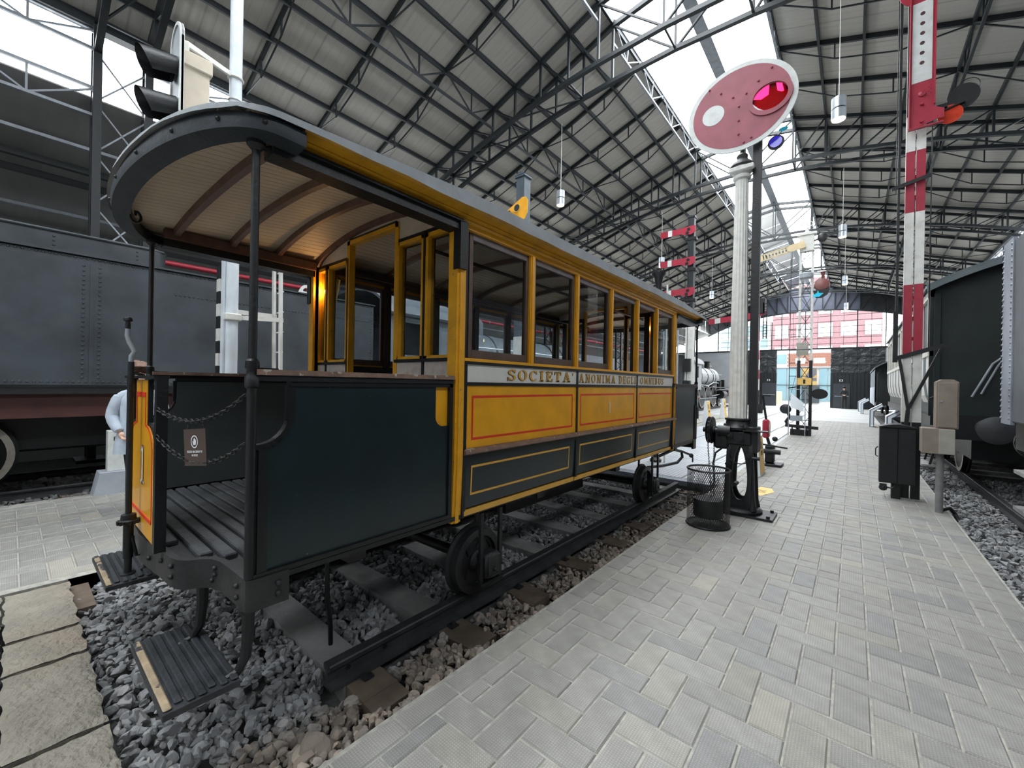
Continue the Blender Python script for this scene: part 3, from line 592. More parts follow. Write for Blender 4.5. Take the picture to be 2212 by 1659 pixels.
# metal deck plates over the track behind the tram, with ribs
dk = sroot('deck', (-3.2, 12, 0)); dk.name = 'floor.006'; ORG['floor.006'] = (-3.2, 12, 0)
for k in range(6):
    y = 7.3 + k * 2.05
    for x0, x1 in ((-4.66, -3.72), (-3.66, -2.26), (-2.20, -1.75)):
        mb = MB().box(x0, x1, y, y + 2.03, -.004, .022); n = int((x1 - x0) / .07)
        for i in range(n): mb.box(x0 + .03 + i * .07, x0 + .045 + i * .07, y + .03, y + 2.0, .022, .027)
        mb.build('deck_plate', DECK, dk, smooth=False)
mb = MB().box(-4.66, -1.75, 7.1, 7.29, -.06, .018); mb.build('edge_plate', RIVST, dk, smooth=False)
for x in (-3.69, -2.23): MB().box(x - .025, x + .025, 19.6, YE, -.003, .003).build('rail_groove', STEEL, dk, smooth=False)
for x in (-6.6, -5.2): MB().box(x - .02, x + .02, 16.2, YE, -.003, .004).build('rail_groove', STEEL, dk, smooth=False)

# ================================================================== tracks and ballast
def rail_prof(): return [(-.065, 0), (.065, 0), (.062, .016), (.014, .032), (.010, .086), (.034, .098), (.036, .122), (.030, .130), (-.030, .130), (-.036, .122), (-.034, .098), (-.010, .086), (-.014, .032), (-.062, .016)]
def track(xc, zt, y0, y1, sleepers, label, mend, holes=False, only=None):
    t = thing('railway_track', label, 'track', (xc, (y0 + y1) / 2, zt - .25))
    for sx in ((-1, 1) if only is None else (only,)):
        x = xc + sx * .7525; r = MB().prism(rail_prof(), (x, y0, zt - .13), (1, 0, 0), (0, 0, 1), (0, 1, 0), y1 - y0).build('rail', RAILM, t)
        if holes and sx > 0:
            for y in (y0 + .12, y0 + .36): MB().cyl((x + .009, y, zt - .072), (x + .013, y, zt - .072), .017, n=12).build('bolt_hole', BLK, r)
        mb = MB()
        for y in sleepers:
            for dx in (-.09, .09): mb.cyl((x + dx, y, zt - .13), (x + dx, y, zt - .095), .013, n=6); mb.box(x + dx - .03, x + dx + .03, y - .03, y + .03, zt - .128, zt - .118)
        mb.build('rail_spikes', IRON, r)
    rng = random.Random(3)
    for y in sleepers:
        w = .22 + rng.uniform(-.012, .012); dxr = rng.uniform(-.03, .03); sk = rng.uniform(-.012, .012)
        mb = MB()
        for (xa, xb, mi) in ((xc - 1.2, xc + .69, 0), (xc + .81, xc + 1.12 + dxr, 1), (xc + .69, xc + .81, 0)):
            mb.cur = mi; n = 5
            for k in range(n):
                a = xa + (xb - xa) * k / n; b = xa + (xb - xa) * (k + 1) / n; dz = rng.uniform(-.006, 0)
                mb.box(a, b, y - w / 2 + sk * k, y + w / 2 + sk * k, zt - .28, zt - .13 + (0 if mi == 0 else dz))
        mb.build('sleeper', [SLPG, mend], t, smooth=False)
    return t
SL = [1.31, 1.97, 2.70, 3.42, 4.16, 4.88, 5.58, 6.30, 6.95]
track(XC, .02, 1.12, 6.95, SL, 'short track of dull rails on dusty sleepers under the yellow tram', SLPB, True)
track(-9.42, .02, YB, YE - 1, [-1.6 + .72 * k for k in range(14)], 'track under the slate grey tender beside the far paved strip', SLPB)
track(2.44, .02, YB, YE - 1, [4 + .72 * k for k in range(36)], 'track beyond the right kerb under the dark green coach', SLPB)
def ballast(name, rects, zbase, dens, size, colf, seed, avoid=None, parent=None, sub=1):
    g = np.random.default_rng(seed); bm = bmesh.new(); bmesh.ops.create_icosphere(bm, subdivisions=sub, radius=1); bm.verts.ensure_lookup_table()
    bv = np.array([v.co[:] for v in bm.verts]); bf = np.array([[v.index for v in f.verts] for f in bm.faces]); bm.free()
    P = []; 
    for (x0, x1, y0, y1) in rects:
        n = int((x1 - x0) * (y1 - y0) * dens); P.append(np.stack([g.uniform(x0, x1, n), g.uniform(y0, y1, n), g.uniform(0, 1, n)], 1))
    P = np.concatenate(P); n = len(P)
    s = size * g.lognormal(0, .30, n) * .66; zz = zbase(P[:, 0], P[:, 1]) + (P[:, 2] - .5) * .05
    keep = np.ones(n, bool) if avoid is None else avoid(P[:, 0], P[:, 1], zz, s)
    P = P[keep]; s = s[keep]; zz = zz[keep]; n = len(P)
    sc = np.stack([np.ones(n), g.uniform(.55, .95, n), g.uniform(.4, .75, n)], 1) * s[:, None]
    q = g.normal(size=(n, 4)); q[:, 1:3] *= .45; q /= np.linalg.norm(q, axis=1)[:, None]; w, x, y, z = q.T
    R = np.stack([1 - 2 * (y * y + z * z), 2 * (x * y - z * w), 2 * (x * z + y * w), 2 * (x * y + z * w), 1 - 2 * (x * x + z * z), 2 * (y * z - x * w), 2 * (x * z - y * w), 2 * (y * z + x * w), 1 - 2 * (x * x + y * y)], 1).reshape(n, 3, 3)
    V = np.repeat(bv[None], n, 0) * (1 + g.uniform(-.10, .10, (n, len(bv), 1)))
    for k in range(7):                                   # cleave each stone with a few flat faces
        nr = g.normal(size=(n, 3)); nr /= np.linalg.norm(nr, axis=1)[:, None]; ex = np.maximum(np.einsum('nij,nj->ni', V, nr) - g.uniform(.38, .72, n)[:, None], 0); V = V - ex[:, :, None] * nr[:, None, :]
    V = V * sc[:, None, :]; V = np.einsum('nij,nkj->nki', R, V) + np.stack([P[:, 0], P[:, 1], zz], 1)[:, None, :]
    F = (bf[None] + (np.arange(n) * len(bv))[:, None, None]).reshape(-1, 3)
    me = bpy.data.meshes.new(name); me.vertices.add(n * len(bv)); me.vertices.foreach_set('co', V.reshape(-1).astype(np.float32))
    me.loops.add(F.size); me.loops.foreach_set('vertex_index', F.reshape(-1).astype(np.int32)); me.polygons.add(len(F)); me.polygons.foreach_set('loop_start', (np.arange(len(F)) * 3).astype(np.int32)); me.update(calc_edges=True); me.shade_flat()
    c = colf(P, g); c = np.repeat(np.concatenate([c, np.ones((n, 1))], 1), len(bv), 0)
    at = me.attributes.new('tint', 'FLOAT_COLOR', 'POINT'); at.data.foreach_set('color', c.reshape(-1).astype(np.float32)); me.materials.append(STONE)
    o = bpy.data.objects.new(name, me); LINK(o); o['kind'] = 'stuff'
    if parent: o.parent = parent
    return o
def pitcol(P, g):
    n = len(P); t = np.clip((P[:, 0] + 2.18) / .22, 0, 1) * np.clip((7 - P[:, 1]) / 2, .3, 1); t = np.clip(t + g.uniform(-.35, .35, n) * (t > 0) + .22 * (g.random(n) < .12), 0, 1)[:, None]
    b = g.uniform(.62, 1.3, n)[:, None]; return (np.array([[.285, .29, .295]]) * (1 - t) + np.array([[.33, .275, .225]]) * t) * b
def zpit(x, y): return np.where(x > -2.1, -.140 + .035 * np.clip((x + 2.05) / .4, 0, 1), -.155) + np.where(y < 1.05, .05 * np.clip((1.05 - y) / .4, 0, 1), 0) + .012 * np.sin(x * 5 + y * 3)
SLa = np.array(SL)
def avoid_pit(x, y, z, s):
    d = np.min(np.abs(y[:, None] - SLa[None]), 1); ons = (d < .112 + s * .3) & (x > XC - 1.25) & (x < XC + 1.13 + .3 * s); r1 = np.minimum(np.abs(x - (XC + .7525)), np.abs(x - (XC - .7525))) < .075 + s * .5
    return ~ons & ~((y > 1.1) & (y < 6.96) & r1)
pit = tag(ballast('ballast', [(-4.66, -1.67, .33, 2.7)], zpit, 1150, .043, pitcol, 4, avoid_pit, sub=2), 'loose crushed grey and brown stone in the tram pit', 'gravel')
ballast('ballast_far', [(-4.66, -1.67, 2.7, 7.08)], zpit, 1150, .043, pitcol, 14, avoid_pit, parent=pit)
greycol = lambda P, g: np.array([[.27, .275, .28]]) * g.uniform(.6, 1.3, len(P))[:, None]
tag(ballast('ballast', [(1.03, 1.62, 4.5, 14), (1.75, 3.2, 6, 12)], lambda x, y: -.10 + 0 * x, 560, .048, greycol, 5, lambda x, y, z, s: np.abs(x - 1.6875) > .09), 'pale crushed stone beyond the right kerb beside the coach', 'gravel')
tag(ballast('ballast', [(-10.6, -7.9, -.2, 3.2)], lambda x, y: -.12 + 0 * x, 330, .06, lambda P, g: np.array([[.13, .13, .13]]) * g.uniform(.6, 1.3, len(P))[:, None], 6, lambda x, y, z, s: np.minimum(np.abs(x + 8.667), np.abs(x + 10.17)) > .09), 'dark crushed stone under the slate grey tender', 'gravel')
struct(MB().box(-4.72, -4.2, .31, .41, -.2, -.07).build('trim_3', SLPB, smooth=False))
# pit walls
for nm, b in (('kerb', (-1.67, -1.65, .3, 7.2, -.22, -.008)), ('kerb', (-4.72, -4.70, .3, 7.2, -.22, -.008)), ('kerb', (.985, 1.0, YB, 26, -.22, -.008))): struct(MB().box(*b).build('trim_2', JOINT, smooth=False))
# ================================================================== the tram
XR, XL = -1.95, -3.97
Y0, Y1 = 1.86, 5.92
T = thing('tram_carriage', 'yellow and dark green horse tram carriage with open platforms standing on the short track', 'tram', (XC, 3.9, .02))
UX, UY, UZ = (1, 0, 0), (0, 1, 0), (0, 0, 1)
def mirx(s, x): return x if s > 0 else 2 * XC - x
PIL = [1.87, 2.59, 3.275, 3.97, 4.645, 5.26, 5.91]       # window pillar centres
BAY = [1.885, 3.30, 4.66, 5.915]
def skin_x(z): return 0 if z >= 1.13 else -.014 * ((1.13 - z) / .43) ** 1.4       # the sides tuck in below the rubbing rail
for s in (1, -1):
    X = lambda d: mirx(s, XR + d); N = (s, 0, 0)
    def bx(mb, d0, d1, *r):
        a, b = sorted((X(d0), X(d1))); return mb.box(a, b, *r)
    O = (X(0), 0, 0); U = UY
    # body shell behind the panels
    mb = bx(MB(), -.05, -.012, Y0, Y1, 1.10, 1.73); bx(mb, -.10, -.07, Y0, Y1, .70, 1.12); mb.build('side_shell', BLKB, T, smooth=False)
    for k in range(3):
        a, b = BAY[k] + .012, BAY[k + 1] - .012
        w = bx(MB(), -.014, -.003, a, b, 1.585, 1.702).build('letter_band', WHT, T, smooth=False)
        p = bx(MB(), -.014, -.002, a, b, 1.148, 1.562).build('side_panel', YEL, T, smooth=False)
        mb = MB(); stripe_frame(mb, (X(-.002), 0, 0), U, UZ, N, a + .05, b - .06, 1.20, 1.495, .016); mb.build('red_lining', RED, p, smooth=False)
        # lower panel, tucked in
        zs = [.752, .82, .90, .98, 1.06, 1.10]; mb = MB()
        for z0, z1 in zip(zs[:-1], zs[1:]):
            mb.add([(X(skin_x(z0)), a, z0), (X(skin_x(z0)), b, z0), (X(skin_x(z1)), b, z1), (X(skin_x(z1)), a, z1)], [(0, 1, 2, 3)])
        lp = mb.build('lower_panel', GRN2, T)
        mb = MB(); t = .015
        def q(y0, z0, y1, z1):
            n = 5
            for i in range(n):
                za, zb = z0 + (z1 - z0) * i / n, z0 + (z1 - z0) * (i + 1) / n
                mb.add([(X(skin_x(za) + .002), y0, za), (X(skin_x(za) + .002), y1, za), (X(skin_x(zb) + .002), y1, zb), (X(skin_x(zb) + .002), y0, zb)], [(0, 1, 2, 3)])
        ya, yb = a + .055, b - .10; q(ya, .832, yb, .832 + t); q(ya, 1.03 - t, yb, 1.03); q(ya, .832, ya + t * .8, 1.03); q(yb - t * .8, .832, yb, 1.03)
        mb.build('yellow_lining', YLIN, lp, smooth=False)
        mb = MB(); mb.add([(X(skin_x(.70)), a - .01, .70), (X(skin_x(.70)), b, .70), (X(skin_x(.738)), b, .738), (X(skin_x(.738)), a - .01, .738)], [(0, 1, 2, 3)]); bx(mb, -.06, skin_x(.72) - .002, a - .01, b, .70, .738); mb.build('sill_stripe', YLIN, T, smooth=False)
        if s > 0:
            mb = MB()
            if k == 0: lettering(mb, "SOCIETA'", (XR - .003, 2.315, 1.604), UY, UZ, UX, .082, .92)
            if k == 1: lettering(mb, "ANONIMA DEGLI", (XR - .003, 3.335, 1.604), UY, UZ, UX, .080, 1.295)
            if k == 2: lettering(mb, "OMNIBUS", (XR - .003, 4.755, 1.604), UY, UZ, UX, .080, .78)
            mb.build('lettering', [LETY, LETS], w, smooth=False)
            if k == 1:
                mb = MB(); lettering(mb, "1", (XR - .002, 3.94, 1.295), UY, UZ, UX, .115, .05, shade=True); mb.build('number', [WHT, LETY], p, smooth=False)
    # beads and mouldings
    for y in BAY:
        bx(MB(), -.012, .006, y - .012, y + .012, .74, 1.71).build('bead', BLKB, T, smooth=False)
    for z, h in ((1.572, .018), (1.712, .02)): bx(MB(), -.012, .010, Y0, Y1, z - h / 2, z + h / 2).build('bead', BLKB, T, smooth=False)
    mb = MB(); n = 24
    prof = [(-.01, 1.105), (.022, 1.108), (.034, 1.118), (.034, 1.132), (.02, 1.142), (-.01, 1.148)]
    pp = [(s * d, z) for d, z in prof]; mb.prism(pp, (X(0), Y0 + .01, 0), UX, UZ, UY, Y1 - Y0 + .06); mb.build('rubbing_rail', MOULD, T)
    bx(MB(), -.012, .004, Y0, Y1, 1.072, 1.104).build('bead', BLKB, T, smooth=False)
    bx(MB(), -.045, .014, Y0, Y1, 1.722, 1.742).build('window_sill', YEL, T, smooth=False)
    bx(MB(), -.045, .016, Y0, Y1, 2.575, 2.618).build('top_rail', YELD if False else YEL, T, smooth=False)
    for y in PIL[1:]:
        mb = MB(); bx(mb, -.035, .006, y - .03, y + .03, 1.735, 2.58); bx(mb, .0, .014, y - .016, y + .016, 1.74, 2.59); wp_ = mb.build('window_pillar', YEL, T, smooth=False); bx(MB(), -.07, -.035, y - .034, y + .034, 1.73, 2.60).build('inner_lining', BRND, wp_, smooth=False)
    # corner posts, curved in at the foot
    for yc, w in ((1.825, .075), (5.955, .06)):
        mb = MB(); zz = [.68, .74, .85, .95, 1.05, 1.13, 1.6, 2.1, 2.64]
        for z0, z1 in zip(zz[:-1], zz[1:]):
            for y0, y1, d in ((yc - w / 2, yc + w / 2, .012), (yc - w / 2 + .02, yc + w / 2 - .025, .022)):
                a, b = X(skin_x(z0) + d), X(skin_x(z1) + d); i_ = X(-.07)
                mb.add([(a, y0, z0), (a, y1, z0), (b, y1, z1), (b, y0, z1), (i_, y0, z0), (i_, y1, z0), (i_, y1, z1), (i_, y0, z1)], [(0, 1, 2, 3), (4, 7, 6, 5), (0, 3, 7, 4), (1, 5, 6, 2), (0, 4, 5, 1), (3, 2, 6, 7)])
        mb.build('corner_post', YELC, T, smooth=False)
        bx(MB(), -.05, .012, yc + w / 2, yc + w / 2 + .018, .70, 2.60).build('bead', BLKB, T, smooth=False)
    # window sashes and panes
    for k in range(6):
        a, b = PIL[k] + (.045 if k == 0 else .032), PIL[k + 1] - .032
        if k in (3, 4) and s > 0:
            bx(MB(), -.045, -.015, a, b, 2.525, 2.575).build('sash_rail', BRNG, T, smooth=False); continue
        mb = MB(); mb.ring([(a, 1.742), (b, 1.742), (b, 2.575), (a, 2.575)], [(a + .032, 1.79), (b - .032, 1.79), (b - .032, 2.54), (a + .032, 2.54)], (X(-.04), 0, 0), UY, UZ, N, .028)
        sh = mb.build('sash', BRN, T, smooth=False)
        bx(MB(), -.042, -.010, a + .03, b - .03, 1.742, 1.80).build('sash_rail', BRN, sh, smooth=False)
        bx(MB(), -.042, -.010, a + .03, b - .03, 2.53, 2.575).build('sash_rail', BRNG, sh, smooth=False)
        g = MB().add([(X(-.027), a + .03, 1.79), (X(-.027), b - .03, 1.79), (X(-.027), b - .03, 2.54), (X(-.027), a + .03, 2.54)], [(0, 1, 2, 3)]); g.build('pane', GLS, sh, smooth=False)
    # cornice
    pr = [(-.06, 2.61), (.016, 2.61), (.03, 2.622), (.026, 2.632), (.055, 2.640), (.052, 2.648), (.10, 2.660), (.118, 2.676), (-.06, 2.676)]
    mb = MB(); mb.prism([(s * d, z) for d, z in pr], (X(0), .80, 0), UX, UZ, UY, 6.28); mb.build('cornice', YELD, T, smooth=False)
    # dark iron angle under the canopy edge
    for ya, yb in ((.70, 1.80), (5.98, 6.95)):
        mb = MB(); bx(mb, -.07, .03, ya, yb, 2.545, 2.60); bx(mb, .02, .05, ya, yb, 2.592, 2.606); mb.build('canopy_beam', BLK, T, smooth=False)
        bx(MB(), -.10, -.03, ya, yb, 2.60, 2.67).build('canopy_plate', RIB, T, smooth=False)
    bx(MB(), -.02, .045, 1.78, 1.845, 2.30, 2.60).build('strap', BLK, T, smooth=False)
    # platform side (dash) panels with quarter-round notches
    for near in (1, 0):
        yp, yb = (.655, 1.765) if near else (7.0, 6.0); d = 1 if near else -1
        arc = [(.665 + .135 * sin(pi / 2 * i / 8), 1.425 - .135 * cos(pi / 2 * i / 8)) for i in range(9)]
        pts = [(.655, .742), (1.765, .742), (1.765, 1.31)] + ([(1.70 - .06 * sin(pi / 2 * i / 6), 1.37 - .06 * cos(pi / 2 * i / 6)) for i in range(7)] if near else []) + [((1.64 if near else 1.765), 1.555), (.80, 1.555)] + arc[::-1] + [(.655, 1.29)]
        if near: P = pts
        else: P = [(7.0, .742), (7.0, 1.555), (5.89, 1.555), (5.89, .742)]
        mb = MB(); mb.cur = 0; mb.prism(P, (X(.0) - s * .008, 0, 0), UY, UZ, N, .008)
        mb.build('dash_side', GRN, T, smooth=False)
        mb = MB(); mb.prism(P, (X(0) - s * .03, 0, 0), UY, UZ, N, .018); mb.build('dash_lining', GRNI, T, smooth=False)
        m2 = MB(); edge = [(.80, 1.555)] + arc[::-1] + [(.655, 1.29)]
        if not near: edge = [(7.0, 1.555), (7.0, .75)]
        for (ya, za), (yb2, zb) in zip(edge[:-1], edge[1:]): m2.bar((X(-.005), ya, za), (X(-.005), yb2, zb), .04, .022)
        ylo, yhi = (.655, 1.765) if near else (5.89, 7.0)
        bx(m2, -.03, .014, ylo, yhi, .73, .752); bx(m2, -.03, .012, ylo + .14, yhi, 1.55, 1.575); y = 1.755 if near else 5.90; bx(m2, -.02, .012, y - .012, y + .014, .74, 1.60); y = .69 if near else 6.96; bx(m2, -.02, .012, y - .02, y + .02, .74, 1.29)
        m2.build('dash_edging', BLKB, T, smooth=False)
        if near: bx(MB(), -.026, -.012, 1.60, 1.775, 1.30, 1.60).build('corner_panel', YEL, T, smooth=False)
        hr = MB(); bx(hr, -.05, .03, ylo - (.0 if near else .0), yhi, 1.598, 1.622); hr.build('hand_rail', MOULD if near else BRND, T, smooth=False)
        m3 = MB(); bx(m3, -.02, .02, ylo, yhi, 1.572, 1.60); m3.build('hand_rail_bar', BLK, T, smooth=False)
        # canopy post
        py = .645 if near else 7.02; mb = MB(); px = X(0)
        mb.cyl((px, py, .74), (px, py, 1.60), .019, n=14); mb.cyl((px, py, 1.60), (px, py, 2.56), .0165, .0155, 14)
        mb.lathe([(.02, 0), (.027, .008), (.028, .045), (.022, .055), (.022, .08), (.027, .088), (.026, .115), (.017, .125)], (px, py, 1.54), 14)
        mb.cyl((px, py + (.0 if near else -.1), 1.612), (px, py + (.1 if near else 0), 1.612), .017, n=10)
        mb.tube([(px, py - .02, 2.575), (px, py, 2.56), (px, py + .04, 2.566), (px, py + .09, 2.588), (px, py + .24, 2.59)], .011, 8)
        mb.lathe([(.017, 0), (.036, .02), (.036, .04), (.02, .05)], (px, py, 2.54), 12)
        mb.build('canopy_post', BLK, T)
# ---------------------------------------------------------------- roof: canvas skin, ceiling boards, ribs, rim
HW = 1.13
def ee(y): return min(max((y - .33) / 1.5, 0), 1) * min(max((7.33 - y) / 1.5, 0), 1)
def drop(y): return .015 + .205 * ee(y)           # crown height over the edge, sinking towards the open ends
def yend(x, near=True):
    d = min(abs((x - XC) / HW), 1); k = .36 * (1 - d * d) ** .46; return (.70 - k) if near else (6.97 + k)
def zr(x, y, z0, pw=2.3): d = min(abs((x - XC) / HW), 1); return z0 + drop(y) * (1 - d ** pw)
def ztop(x, y): return zr(x, y, 2.648 + .095 * ee(y))
nx = 28; tx = [XC + HW * sin(pi / 2 * (-1 + 2 * i / nx)) for i in range(nx + 1)]
ny = 30
def rp(i, j, z0, inset=0):
    x = XC + (tx[i] - XC) * (1 - inset / HW); a, b = yend(tx[i]) + inset, yend(tx[i], False) - inset; y = a + (b - a) * j / ny; return (x, y, ztop(x, y))
mb = MB(); mb.grid(lambda i, j: rp(i, j, 2.742, -.018), nx + 1, ny + 1)
rng = random.Random(4); wob = {}
per = [(i, 0) for i in range(nx + 1)] + [(nx, j) for j in range(1, ny + 1)] + [(i, ny) for i in range(nx - 1, -1, -1)] + [(0, j) for j in range(ny - 1, 0, -1)]
a_ = [rp(i, j, 2.742, -.018) for i, j in per]; b_ = [(p[0], p[1], p[2] - .006 - .07 * ee(p[1]) - rng.uniform(0, .012)) for p in [rp(i, j, 2.742, -.02) for i, j in per]]; k = len(per)
mb.add(a_ + b_, [(i, (i + 1) % k, k + (i + 1) % k, k + i) for i in range(k)])
mb.build('roof_canvas', CANV, T)
# ceiling: individual boards running along the car
nb = 36
for bI in range(nb):
    xa, xb = XC - 1.09 + 2.18 * bI / nb + .002, XC - 1.09 + 2.18 * (bI + 1) / nb - .002; mb = MB(); n = 18
    ya, yb = yend((xa + xb) / 2) + .03, yend((xa + xb) / 2, False) - .03
    if ya > .72: ya = .72
    vs = []
    for j in range(n + 1):
        y = ya + (yb - ya) * j / n
        vs += [(xa, y, zr(xa, y, 2.648)), (xb, y, zr(xb, y, 2.648)), (xb, y, zr(xb, y, 2.648) + .014), (xa, y, zr(xa, y, 2.648) + .014)]
    fs = []
    for j in range(n):
        o = 4 * j
        for c in range(4): fs.append((o + c, o + (c + 1) % 4, o + 4 + (c + 1) % 4, o + 4 + c))
    fs += [(3, 2, 1, 0), (4 * n, 4 * n + 1, 4 * n + 2, 4 * n + 3)]
    mb.add(vs, fs).build('ceiling_board', CREAM, T, smooth=False)
for y in (.77, 1.13, 1.48, 1.835, 2.57, 3.26, 3.95, 4.63, 5.25, 5.95, 6.3, 6.68):
    mb = MB(); n = 24; hw = 1.01 if y < 1.8 or y > 5.95 else .97
    pts = [XC - hw + 2 * hw * i / n for i in range(n + 1)]; vs = []
    for x in pts:
        z = zr(x, y, 2.646); d = abs(x - XC) / hw; h = .045 + .05 * max(0, d - .9) / .1
        vs += [(x, y - .024, z), (x, y + .024, z), (x, y + .018, z - h), (x, y - .018, z - h)]
    fs = [(4 * j + c, 4 * j + (c + 1) % 4, 4 * j + 4 + (c + 1) % 4, 4 * j + 4 + c) for j in range(n) for c in range(4)] + [(3, 2, 1, 0), (4 * n, 4 * n + 1, 4 * n + 2, 4 * n + 3)]
    mb.add(vs, fs).build('roof_rib', RIB, T, smooth=False)
# canopy rims
for near in (True, False):
    mb = MB(); d = 1 if near else -1; path = []
    n = 44
    for i in range(n + 1):
        x = XC + HW * sin(pi / 2 * (-1 + 2 * i / n)); path.append((x, yend(x, near)))
    path = [(XC - HW + .005,   .70 + .10 if near else 6.87)] + path + [(XC + HW - .005, .70 + .10 if near else 6.87)]
    vs = []; m = len(path)
    for i, (x, y) in enumerate(path):
        cx, cy = XC, (1.2 if near else 6.4); vx, vy = cx - x, (cy - y); 
        a = Vector((path[max(i - 1, 0)][0] - path[min(i + 1, m - 1)][0], path[max(i - 1, 0)][1] - path[min(i + 1, m - 1)][1])); nrm = Vector((-a.y, a.x)).normalized()
        if nrm.dot(Vector((vx, vy))) < 0: nrm = -nrm
        t = .085; xi, yi = x + nrm.x * t, y + nrm.y * t; zt = zr(x, y, 2.636 + .03 * ee(y)); zb = 2.572
        vs += [(x, y, zb + .01), (x - nrm.x * .006, y - nrm.y * .006, zt - .03), (x, y, zt), (xi, yi, zt - .01), (xi, yi, zb)]
    fs = [(5 * i + c, 5 * i + (c + 1) % 5, 5 * i + 5 + (c + 1) % 5, 5 * i + 5 + c) for i in range(m - 1) for c in range(5)] + [tuple(range(5))[::-1], tuple(5 * (m - 1) + c for c in range(5))]
    rim = mb.add(vs, fs).build('canopy_rim', RIMG, T)
    if near:
        m2 = MB()
        for i in range(3, m - 3, 5):
            x, y = path[i]; a = Vector((path[i - 1][0] - path[i + 1][0], path[i - 1][1] - path[i + 1][1])); nrm = Vector((-a.y, a.x)).normalized(); nrm = -nrm if nrm.y > 0 else nrm
            m2.sph((x + nrm.x * .004, y + nrm.y * .004, 2.615), .011, 8, 5)
        m2.build('rim_bolts', BLK, rim); m3 = MB(); m3.torus((XC - .42, .47, 2.555), (.8, .6, 0), .035, .008, 14, 6, a0=pi * .5, a1=pi * 1.9); m3.bar((XC - .42, .47, 2.59), (XC - .42, .47, 2.56), .012); m3.build('hook', BLK, rim)
# ---------------------------------------------------------------- end bulkheads
def bulkhead(yb, sg):
    """sg = +1: the face looks to -Y (near end)"""
    mb = MB(); y0, y1 = (yb - .02, yb + .02)
    for xa, xb in ((XL + .03, -3.36), (-2.68, XR - .03)): mb.box(xa, xb, y0, y1, .74, 1.62)
    mb.build('bulkhead_lower', GRN, T, smooth=False)
    # pale end panel above the openings, following the roof arch
    top = [(x, zr(x, yb, 2.65)) for x in [XR - .03 - (XR - XL - .06) * i / 20 for i in range(21)]]
    P = [(XL + .03, 2.635), (-3.36, 2.635), (-3.36, 2.785), (-2.68, 2.785), (-2.68, 2.635), (XR - .03, 2.635)] + top
    m2 = MB(); m2.prism(P, (0, y0, 0), UX, UZ, UY, .04); m2.build('end_panel', CREAM2, T, smooth=False)
    m3 = MB(); e = P[:6]
    for (xa, za), (xb, zb) in zip(e[:-1], e[1:]): m3.bar((xa, yb - sg * .02, za), (xb, yb - sg * .02, zb), .022, .022)
    m3.build('bead', BLKB, T, smooth=False)
    panes = ((XL + .035, -3.755), (-3.735, -3.385), (-2.665, -2.345), (-2.325, XR - .045))
    for xa, xb in panes:
        m4 = MB(); t = .028
        m4.box(xa, xa + t, y0 - .01, y1 + .01, 1.745, 2.622); m4.box(xb - t, xb, y0 - .01, y1 + .01, 1.745, 2.622); m4.box(xa, xb, y0 - .01, y1 + .01, 2.594, 2.622); m4.box(xa, xb, y0 - .01, y1 + .01, 1.745, 1.765)
        f = m4.build('end_window', YELC, T, smooth=False); ml = MB(); yi = yb + sg * .036; ya_, yb_ = sorted((yb + sg * .024, yi)); ml.box(xa - .01, xa + t, ya_, yb_, 1.7, 2.65); ml.box(xb - t, xb + .01, ya_, yb_, 1.7, 2.65); ml.box(xa, xb, ya_, yb_, 2.59, 2.65); ml.box(xa, xb, ya_, yb_, 1.55, 1.765); ml.build('inner_lining', BRND, f, smooth=False)
        MB().add([(xa + t, yb, 1.76), (xb - t, yb, 1.76), (xb - t, yb, 2.6), (xa + t, yb, 2.6)], [(0, 1, 2, 3)]).build('pane', GLS, f, smooth=False)
        MB().box(xa, xb, y0 - .006, y1 + .006, 1.625, 1.722).build('waist_panel', WHT2, T, smooth=False)
        m5 = MB(); m5.box(xa - .01, xb + .01, y0 - .016, y1 + .016, 1.722, 1.745); m5.box(xb - .002, xb + .018, y0 - .014, y1 + .014, 1.62, 2.635); m5.build('bead', BLKB, T, smooth=False)
    mdr = MB()
    for x in (-3.37, -2.67): mdr.box(x - .022, x + .022, y0 - .012, y1 + .0, .76, 2.78)
    mdr.box(-3.39, -2.65, y0 - .012, y1 + .0, 2.745, 2.78); mdr.build('door_frame', YELC, T, smooth=False)
bulkhead(1.87, 1); bulkhead(5.93, -1)
# lamp in the corner of the near bulkhead and at the far end
for (x, y, r) in ((-3.86, 1.955, .055), (-2.30, 6.02, .05)):
    mb = MB(); mb.lathe([(.012, -.11), (.03, -.10), (.055, .03), (.075, .12), (.05, .16), (.02, .19)], (x, y, 2.42), 14); lo = mb.build('lamp', BRASS, T); MB().sph((x, y - .03, 2.42), .04, 12, 8).build('bulb', LAMPG, lo)
    ll = bpy.data.lights.new('lamp_light', 'POINT'); ll.energy = 1.6; ll.color = (1, .6, .25); ll.shadow_soft_size = .05; lob = bpy.data.objects.new('lamp_light', ll); LINK(lob); lob.location = (x, y - .08, 2.42)
# ---------------------------------------------------------------- inside: benches, floor
MB().box(XL + .06, XR - .06, 1.9, 5.9, .70, .735).build('saloon_floor', BRND, T, smooth=False)
for s in (1, -1):
    x0, x1 = sorted((mirx(s, XR - .06), mirx(s, XR - .5)))
    b = MB().box(x0, x1, 1.95, 5.85, 1.14, 1.18).build('bench', BRND, T, smooth=False); MB().box(x0 + .02, x1 - .02, 1.95, 5.85, .74, 1.14).build('bench_front', BRND, b, smooth=False)
    mb = MB(); mb.box(*sorted((mirx(s, XR - .06), mirx(s, XR - .12))), 1.9, 5.9, 2.60, 2.70); mb.build('inner_cornice', BRND, T, smooth=False)
    for dz, dx in ((2.55, .45),):
        x = mirx(s, XR - dx); m6 = MB().cyl((x, 1.9, dz), (x, 5.9, dz), .014, n=8); m6.build('strap_rail', BRND, T)
